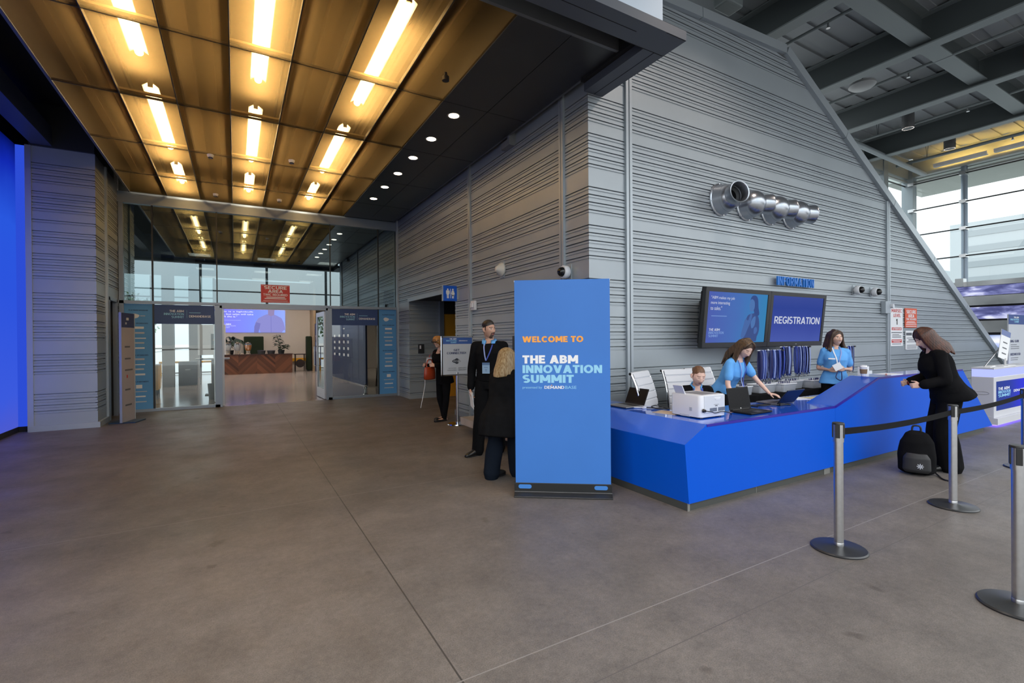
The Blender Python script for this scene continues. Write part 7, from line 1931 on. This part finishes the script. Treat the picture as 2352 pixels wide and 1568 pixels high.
o = obj('folded_papers', bm, PAPER); o.matrix_world = man.matrix_basis
tag(o, 'folded white papers held in the hand of the standing man', 'paper')
bm = bm_(); box(bm, -0.0075, -0.006, -0.04, 0.03, -0.12, -0.03, T); po = obj('print_patch', bm, DG, o)

# ------------------------------------------------ 2 blond woman from behind
B = Body(1.50, True, lean=13, build=1.16, pel=(0, 0.0, 0.775))
for q in (1, -1):
    B.el[q] = B.sh[q] + V((0.05 * q, 0.10, -0.25)); B.wr[q] = B.el[q] + V((-0.03 * q, 0.20, -0.03)); B.hd[q] = (V((0, 1, 0.0)), V((0, 0, -1)), V((-q, 0, 0)), 0.4)
B.an[-1] = V((-0.11, -0.05, 0.085)); B.an[1] = V((0.12, 0.16, 0.085)); B.kn[1] = V((0.10, 0.12, 0.45)); B.toe[-1] = V((0.35, 1, 0)); B.toe[1] = V((0.3, 1, 0))
bl, o = build_body('person', 'blond woman in a long charcoal coat seen from behind beside the welcome banner', (2.57, 4.70), (0.80, 0.60), B, SKIN1, eyes='down', hp=8, hy=-8)
ST = []
for a in range(-125, 126, 11):
    r = math.radians(a); cx_, cy_ = 0.082 * math.sin(r), -0.095 * math.cos(r) - 0.01
    ST.append(([(cx_ * 0.35, cy_ * 0.4 - 0.01, 0.128), (cx_ * 0.98, cy_ * 0.98, 0.07), (cx_ * 1.14, cy_ * 1.12, -0.06), (cx_ * 1.30, cy_ * 1.24, -0.16), (cx_ * 1.36, cy_ * 1.34, -0.255 - 0.02 * math.cos(r * 2.3))], (0.018, 0.024, 0.025, 0.024, 0.012)))
hair(B, bl, H_BLOND, strands=ST, capr=(0.088, 0.100, 0.106), low=-0.10)
ex = [(-0.36, .205, .150, -.03), (-0.24, .215, .165, -.03), (-0.10, .200, .160, -.02)]
bm = bm_(); rings_loft(bm, B.rings(0.028, 0.0, 0.48, ex), True, 30)
for q in (1, -1): B.sleeve(bm, q, 0.022, 1.9)
garment('coat', bm, COATCLOTH, bl, 0.009, 4, 0.010, 3)
trousers(B, bl, NAVYCLOTH, 0.024, 0.03); shoes(B, bl, mat('dark_boot', (0.018, 0.018, 0.018), 0.55))

# ------------------------------------------------ 3 ginger-haired woman with red bag
B = Body(1.63, True, lean=10, build=0.98, pel=(0, 0, 0.90))
for q in (1, -1):
    B.el[q] = B.sh[q] + V((0.05 * q, 0.04, -0.26)); B.wr[q] = B.el[q] + V((-0.05 * q, 0.215, 0.03)); B.hd[q] = (V((-0.3 * q, 1, 0.05)), V((-q, 0, -0.3)), V((0, 0, 1)), 0.75)
B.an[-1] = V((-0.08, 0.06, 0.085)); B.an[1] = V((0.09, -0.08, 0.085)); B.toe[-1] = V((0.15, 1, 0)); B.toe[1] = V((0.1, 1, 0))
gi, o = build_body('person', 'ginger-haired woman in black with sunglasses on her head behind the wireless sign', (3.48, 8.70), (-0.92, -0.32), B, SKIN2, brow=BROWL, eyes='down', hp=40, hy=0)
ST = []
for a in range(-120, 121, 15):
    r = math.radians(a); cx_, cy_ = 0.080 * math.sin(r), -0.092 * math.cos(r) - 0.012
    ST.append(([(cx_ * 0.3, cy_ * 0.4, 0.13), (cx_, cy_, 0.06), (cx_ * 1.06, cy_ * 1.08, -0.03), (cx_ * 0.9, cy_ * 1.12, -0.09)], (0.016, 0.02, 0.02, 0.012)))
hair(B, gi, H_GINGER, strands=ST)
bm = bm_(); W_ = lambda p: B.head + B.HR @ (V(p) * B.hs)
for s_ in (-1, 1): tube(bm, [W_((s_ * 0.035 + 0.03 * math.cos(a), 0.072 + 0.004 * math.sin(a), 0.098 + 0.018 * math.sin(a))) for a in [k * PI / 6 for k in range(13)]], 0.005, 6)
tube(bm, [W_((-0.066, 0.07, 0.098)), W_((-0.092, 0.0, 0.075))], 0.005); tube(bm, [W_((0.066, 0.07, 0.098)), W_((0.092, 0.0, 0.075))], 0.005)
obj('sunglasses', bm, BLACK, gi)
bm = bm_(); rings_loft(bm, B.rings(0.024, -0.06, 0.48, [(-0.20, .19, .14, -.01), (-0.10, .185, .135, -.01)]), True, 28)
for q in (1, -1): B.sleeve(bm, q, 0.018, 1.85)
garment('jacket', bm, BLACKCLOTH, gi, 0.010, 4, 0.006, 2)
trousers(B, gi, BLACKCLOTH, 0.008, -0.004); shoes(B, gi, SHOE, True)
mid = (B.wr[1] + B.wr[-1]) / 2
badge(gi, mid + V((0.0, 0.02, 0.14)), RZ(60) @ RX(-30), 0.10, 0.13, WHITE, SIGNGREY)
ribbon(gi, 'lanyard_ribbon', [B.at(0.04, 0.10, 0.48), mid + V((0.02, -0.02, 0.2)), mid + V((0, 0.02, 0.14))], 0.014, mat('red_print', (0, 0, 0)))
hb = thing('shoulder_bag', 'rust red leather shoulder bag hanging at the arm of the ginger-haired woman', 'bag', (0, 0, 0), 0)
hb.matrix_world = gi.matrix_basis @ Matrix.Translation(mid + V((-0.02, 0.03, -0.27))) @ Matrix.Rotation(0.15, 4, 'Z')
bm = bm_(); rings_loft(bm, [(V((0, 0, z)), V((w, 0, 0)), V((0, d, 0))) for z, w, d in ((0, .05, .12), (0.02, .065, .145), (0.12, .06, .145), (0.22, .04, .13), (0.235, .03, .12))], True, 20); obj('bag_body', bm, LEATHER, hb, smooth='full')
bm = bm_(); tube(bm, smooth_path([(0, -0.10, 0.22), (0.0, -0.06, 0.36), (0, 0.05, 0.36), (0, 0.09, 0.22)], 5), 0.009, 8); obj('bag_strap', bm, LEATHER, hb, smooth=True)
lead = thing('white_cord', 'white cord dangling from the hand of the ginger-haired woman', 'cord', (0, 0, 0), 0)
lead.matrix_world = gi.matrix_basis
bm = bm_(); p0 = mid + V((0, 0.07, -0.02)); tube(bm, smooth_path([p0, p0 + V((0.02, 0.02, -0.15)), p0 + V((0.03, 0.03, -0.28)), p0 + V((0, 0.06, -0.36)), p0 + V((0.02, 0.08, -0.52)), p0 + V((0, 0.14, -0.68)), p0 + V((0.0, 0.16, -0.76))], 5), 0.005, 6)
tube(bm, smooth_path([p0 + V((0.02, 0, -0.01)), p0 + V((0.05, 0.01, -0.14)), p0 + V((0.03, 0.03, -0.28))], 5), 0.007, 6); obj('cord_run', bm, WHITEP, lead, smooth=True)

# ------------------------------------------------ 4 seated woman with tied auburn hair
B = Body(1.66, True, lean=22, build=1.0, pel=(0, 0, 0.52))
for q in (1, -1):
    B.hip[q] = B.pel + V((0.08 * q, 0.04, 0)); B.kn[q] = V((0.11 * q, 0.46, 0.50)); B.an[q] = V((0.12 * q, 0.40, 0.085)); B.toe[q] = V((0.1 * q, 1, 0))
    B.el[q] = B.sh[q] + V((0.06 * q, 0.07, -0.245)); B.wr[q] = B.el[q] + V((-0.05 * q, 0.18, -0.06)); B.hd[q] = (V((-0.1 * q, 1, -0.1)), V((0, 0, -1)), V((-q, 0, 0)), 0.4)
se, o = build_body('person', 'seated woman with tied-back auburn hair, black jacket and blue collar behind the printer', (4.92, 4.06), (-0.56, -0.83), B, SKIN1, brow=BROWL, eyes='down', hp=0, hy=6, hr=-6, scalp=H_AUBURN)
hair(B, se, H_AUBURN, capc=(0, -0.022, 0.046), capr=(0.076, 0.092, 0.082), low=0.045, rough=0.003, bun=(0, -0.125, 0.03))
bm = bm_(); rings_loft(bm, B.rings(0.014, -0.05, 0.475), True, 28)
garment('polo_shirt', bm, SHIRT, se, 0.008, 3)
bm = bm_(); rings_loft(bm, [(c - (B.R @ V((0, 0.028, 0))), u * 1.0, v * 0.92) for c, u, v in B.rings(0.036, -0.05, 0.445)], True, 28)
for q in (1, -1):
    B.sleeve(bm, q, 0.020, 1.9)
    limb(bm, [B.at(0.115 * q, 0.085, 0.05), B.at(0.105 * q, 0.105, 0.25), B.at(0.095 * q, 0.08, 0.42), B.at(0.08 * q, 0.0, 0.49)], [0.035, 0.04, 0.04, 0.03], 12, 4)
garment('jacket', bm, BLACKCLOTH, se, 0.009, 3, 0.005, 5)
collar(B, se, SHIRT, 1.0, 0.062, 0.06)
trousers(B, se, BLACKCLOTH, 0.014); shoes(B, se)
for s_ in (-1, 1): ribbon(se, 'lanyard_ribbon', [B.at(0.055 * s_, 0.05, 0.51), B.at(0.052 * s_, 0.115, 0.43), B.at(0.03 * s_, 0.155, 0.33), B.at(0.0, 0.155, 0.2)], 0.016, LYBLUE if s_ < 0 else LYDARK, (0, 1, 0.3))

# ------------------------------------------------ 5 long-haired woman typing
B = Body(1.70, True, lean=29, side=2, build=1.0, pel=(0, -0.14, 0.855))
B.el[1] = B.sh[1] + V((0.075, 0.02, -0.27)); B.wr[1] = B.el[1] + V((0.02, 0.13, -0.20)); B.hd[1] = (V((0.0, 0.95, -0.35)), V((0, -0.2, -1)), V((-1, 0, 0)), 0.25)
B.el[-1] = B.sh[-1] + V((-0.09, 0.12, -0.225)); B.wr[-1] = B.el[-1] + V((-0.02, 0.16, -0.17)); B.hd[-1] = (V((-0.05, 1, -0.12)), V((0, -0.1, -1)), V((1, 0, 0)), 0.22)
ty, o = build_body('person', 'woman with long brown hair in a blue polo bending to type on the laptop', (5.55, 3.95), (0.05, -1.0), B, SKIN1, brow=BROWL, eyes='down', hp=10, hy=-16)
ST = []
for s_ in (-1, 1):
    for j in range(9):
        f = j / 8; y0 = 0.035 - 0.11 * f
        ST.append(([(s_ * 0.012, 0.03 - 0.06 * f, 0.128), (s_ * 0.066, y0 + 0.01, 0.085), (s_ * (0.092 + 0.004 * math.sin(j)), y0 - 0.012, -0.02), (s_ * (0.100 + 0.010 * f), y0 - 0.02 + (0.05 if j < 4 else -0.02), -0.17), (s_ * (0.085 + 0.02 * math.sin(j * 2.1)), y0 + (0.085 if j < 4 else -0.03), -0.30 - 0.05 * math.cos(j * 1.7))], (0.012, 0.019, 0.021, 0.021, 0.011)))
for a in range(-50, 51, 12):
    r = math.radians(a); ST.append(([(0.02 * math.sin(r), -0.05, 0.13), (0.075 * math.sin(r), -0.12 * math.cos(r), 0.04), (0.10 * math.sin(r), -0.128 * math.cos(r), -0.12), (0.11 * math.sin(r), -0.115, -0.29)], (0.018, 0.024, 0.026, 0.014)))
hair(B, ty, H_BROWN, strands=ST, capr=(0.086, 0.100, 0.104))
bm = bm_(); rings_loft(bm, B.rings(0.013, -0.02, 0.49, [(-0.04, .185, .135, -.005)]), True, 28)
for q in (1, -1): B.sleeve(bm, q, 0.014, 0.66)
garment('polo_shirt', bm, SHIRT, ty, 0.0075, 3, 0.008, 7)
trousers(B, ty, BLACKCLOTH, 0.010); shoes(B, ty)
lb = B.at(0.0, 0.19, 0.17); lb2 = V((lb.x, lb.y + 0.08, lb.z - 0.10))
for s_ in (-1, 1): ribbon(ty, 'lanyard_ribbon', [B.at(0.055 * s_, 0.04, 0.51), B.at(0.05 * s_, 0.13, 0.42), B.at(0.02 * s_, 0.175, 0.28), lb2 + V((0, 0, 0.06))], 0.016, LYBLUE if s_ < 0 else LYPALE)
ribbon(ty, 'lanyard_clip', [lb2 + V((0, 0, 0.06)), lb2], 0.008, CHROME)
badge(ty, lb2, RX(0), 0.095, 0.15, SIGNGREY, LYDARK)

# ------------------------------------------------ 6 smiling woman
B = Body(1.66, True, lean=-1, side=-2, build=1.06)
B.el[1] = B.sh[1] + V((0.07, -0.06, -0.26)); B.wr[1] = B.el[1] + V((-0.10, 0.19, -0.02)); B.hd[1] = (V((-0.75, 0.65, 0.0)), V((-0.5, -0.5, 0.1)), V((0, 0.2, 1)), 0.6)
B.el[-1] = B.sh[-1] + V((-0.07, -0.05, -0.265)); B.wr[-1] = B.el[-1] + V((0.13, 0.18, 0.01)); B.hd[-1] = (V((0.75, 0.65, 0.0)), V((0.5, -0.5, 0.1)), V((0, 0.2, 1)), 0.6)
sm_, o = build_body('person', 'smiling woman with wavy dark brown hair in a blue polo holding a white badge', (7.93, 3.90), (-0.75, -0.66), B, SKIN2, eyes='open', mouth='smile', hy=20, hp=2, hr=6)
ST = []
for s_ in (-1, 1):
    for j in range(8):
        f = j / 7; y0 = 0.03 - 0.115 * f
        ST.append(([(s_ * 0.012, 0.025 - 0.06 * f, 0.128), (s_ * 0.070, y0, 0.08), (s_ * (0.094 + 0.008 * math.sin(j * 2)), y0 - 0.015, -0.03), (s_ * (0.110 + 0.02 * f), y0 - 0.02, -0.12), (s_ * (0.125 + 0.03 * math.sin(j * 1.9)), y0 + 0.01, -0.20 - 0.04 * math.cos(j * 2.3))], (0.012, 0.020, 0.022, 0.026, 0.014)))
for a in range(-50, 51, 14):
    r = math.radians(a); ST.append(([(0.02 * math.sin(r), -0.05, 0.13), (0.08 * math.sin(r), -0.125 * math.cos(r), 0.03), (0.12 * math.sin(r), -0.135 * math.cos(r), -0.12), (0.15 * math.sin(r), -0.125, -0.22)], (0.018, 0.026, 0.03, 0.018)))
hair(B, sm_, H_DBROWN, strands=ST, capr=(0.086, 0.099, 0.104))
bm = bm_(); rings_loft(bm, B.rings(0.014, -0.04, 0.49, [(-0.07, .188, .140, -.005)]), True, 28)
for q in (1, -1): B.sleeve(bm, q, 0.015, 0.68)
garment('polo_shirt', bm, SHIRT, sm_, 0.0075, 3, 0.007, 11)
collar(B, sm_, SHIRT, 0.9, 0.060, 0.05)
trousers(B, sm_, BLACKCLOTH, 0.012); shoes(B, sm_)
bm = bm_(); T = Matrix.Translation(B.at(0.085, 0.150, 0.335)) @ B.R.to_4x4(); box(bm, -0.045, 0.045, -0.004, 0.006, -0.012, 0.008, T); obj('shirt_print', bm, WHITE, sm_)
for s_ in (-1, 1): ribbon(sm_, 'lanyard_ribbon', [B.at(0.055 * s_, 0.04, 0.51), B.at(0.05 * s_, 0.125, 0.43), B.at(0.02 * s_, 0.165, 0.32), B.at(0.0, 0.17, 0.16)], 0.015, LYPALE if s_ < 0 else WHITE)
hc = (B.wr[1] + B.wr[-1]) / 2 + V((0, 0.07, 0.03))
hbadge = thing('held_badge', 'white badge with blue lanyard held in the hands of the smiling woman', 'badge', (0, 0, 0), 0); hbadge.matrix_world = sm_.matrix_basis
bm = bm_(); T = Matrix.Translation(hc) @ Matrix.Rotation(0.5, 4, 'Y'); box(bm, -0.055, 0.055, 0.0, 0.004, -0.03, 0.07, T); obj('card', bm, WHITE, hbadge)
bm = bm_(); tube(bm, smooth_path([hc + V((0, 0, -0.04)), hc + V((0.04, 0.03, -0.14)), hc + V((-0.03, 0.03, -0.18)), hc + V((-0.04, 0, -0.06))], 5), 0.007, 6); obj('ribbon', bm, LYDARK, hbadge)

# ------------------------------------------------ 7 woman in a black coat at the counter
B = Body(1.68, True, lean=18, build=1.20, pel=(0, -0.05, 0.92), sh_w=0.18)
for q in (1, -1):
    B.el[q] = B.sh[q] + V((0.07 * q, -0.02, -0.27)); B.wr[q] = B.el[q] + V((-0.06 * q, 0.20, -0.07)); B.hd[q] = (V((-0.35 * q, 1, -0.15)), V((-q, 0, -0.2)), V((0, 0.2, 1)), 0.65)
bk, o = build_body('person', 'woman with dark red hair in a black coat leaning toward the high counter', (7.12, 2.34), (-0.62, 0.78), B, SKIN1, eyes='down', hp=14, hy=8)
ST = []
for a in range(-120, 121, 10):
    r = math.radians(a); cx_, cy_ = 0.084 * math.sin(r), -0.097 * math.cos(r) - 0.012
    ST.append(([(cx_ * 0.3, cy_ * 0.4, 0.130), (cx_, cy_, 0.07), (cx_ * 1.12, cy_ * 1.12, -0.05), (cx_ * 1.3, cy_ * 1.25 - 0.02, -0.17), (cx_ * 1.45, cy_ * 1.2 - 0.03, -0.26 - 0.03 * math.cos(a * .5))], (0.018, 0.024, 0.026, 0.026, 0.012)))
hair(B, bk, H_RED, strands=ST, capr=(0.088, 0.101, 0.106), low=-0.08)
bm = bm_(); rings_loft(bm, B.rings(0.026, 0.0, 0.49, [(-0.12, .190, .150, -.03), (-0.06, .188, .145, -.02)]), True, 30)
for q in (1, -1): B.sleeve(bm, q, 0.022, 1.84)
garment('coat', bm, BLACKCLOTH, bk, 0.010, 4, 0.010, 13)
bm = bm_()
for q in (1, -1):
    c = B.el[q].lerp(B.wr[q], 0.90); limb(bm, [c, B.el[q].lerp(B.wr[q], 0.97)], [0.034, 0.034], 12, 2)
garment('red_cuff', bm, mat('cuff_red', (0.12, 0.01, 0.015), 0.8), bk, 0.006, 2)
trousers(B, bk, BLACKCLOTH, 0.030, 0.045); shoes(B, bk)
# backpack at her feet
t = thing('backpack', 'black backpack standing on the floor at the feet of the dark-coated woman', 'bag', (6.66, 2.42, 0), -1.22)
bm = bm_(); rings_loft(bm, [(V((0.0, 0.02 * z, z)), V((w, 0, 0)), V((0, d, 0))) for z, w, d in ((0.01, .12, .10), (0.04, .165, .14), (0.20, .17, .15), (0.36, .15, .12), (0.45, .10, .08), (0.48, .05, .04))], True, 24); garment('bag_body', bm, BLACKCLOTH, t, 0.010, 3, 0.010, 4)
bm = bm_(); rings_loft(bm, [(V((0.0, -0.13, z)), V((w, 0, 0)), V((0, d, 0))) for z, w, d in ((0.04, .10, .03), (0.07, .125, .05), (0.20, .12, .05), (0.25, .09, .03))], True, 20); garment('front_pocket', bm, mat('pack_nylon', (0.018, 0.018, 0.02), 0.6), t, 0.008, 3, 0.004, 9)
bm = bm_(); tube(bm, smooth_path([(-0.04, 0.02, 0.46), (-0.03, 0.02, 0.53), (0.03, 0.02, 0.53), (0.04, 0.02, 0.46)], 4), 0.010, 8); obj('top_loop', bm, BLACK, t, smooth=True)
bm = bm_(); tube(bm, smooth_path([(0.07, 0.08, 0.43), (0.08, 0.15, 0.36), (0.10, 0.165, 0.20), (0.12, 0.12, 0.05)], 5), 0.014, 8); tube(bm, smooth_path([(0.12, 0.12, 0.05), (0.18, 0.0, 0.012), (0.22, -0.16, 0.009), (0.30, -0.20, 0.009)], 5), 0.008, 6); obj('shoulder_strap', bm, BLACK, t, smooth=True)
bm = bm_()
for k in range(4):
    a = k * PI / 4; prism(bm, [(0.03 * math.cos(a) - 0.004 * math.sin(a) + 0.03, 0.12 + 0.03 * math.sin(a) + 0.004 * math.cos(a)), (-0.03 * math.cos(a) - 0.004 * math.sin(a) + 0.03, 0.12 - 0.03 * math.sin(a) + 0.004 * math.cos(a)), (-0.03 * math.cos(a) + 0.004 * math.sin(a) + 0.03, 0.12 - 0.03 * math.sin(a) - 0.004 * math.cos(a)), (0.03 * math.cos(a) + 0.004 * math.sin(a) + 0.03, 0.12 + 0.03 * math.sin(a) - 0.004 * math.cos(a))], -0.188, -0.184)
obj('star_emblem', bm, SIGNGREY, t)

bpy.data.scenes.remove(SCRATCH)
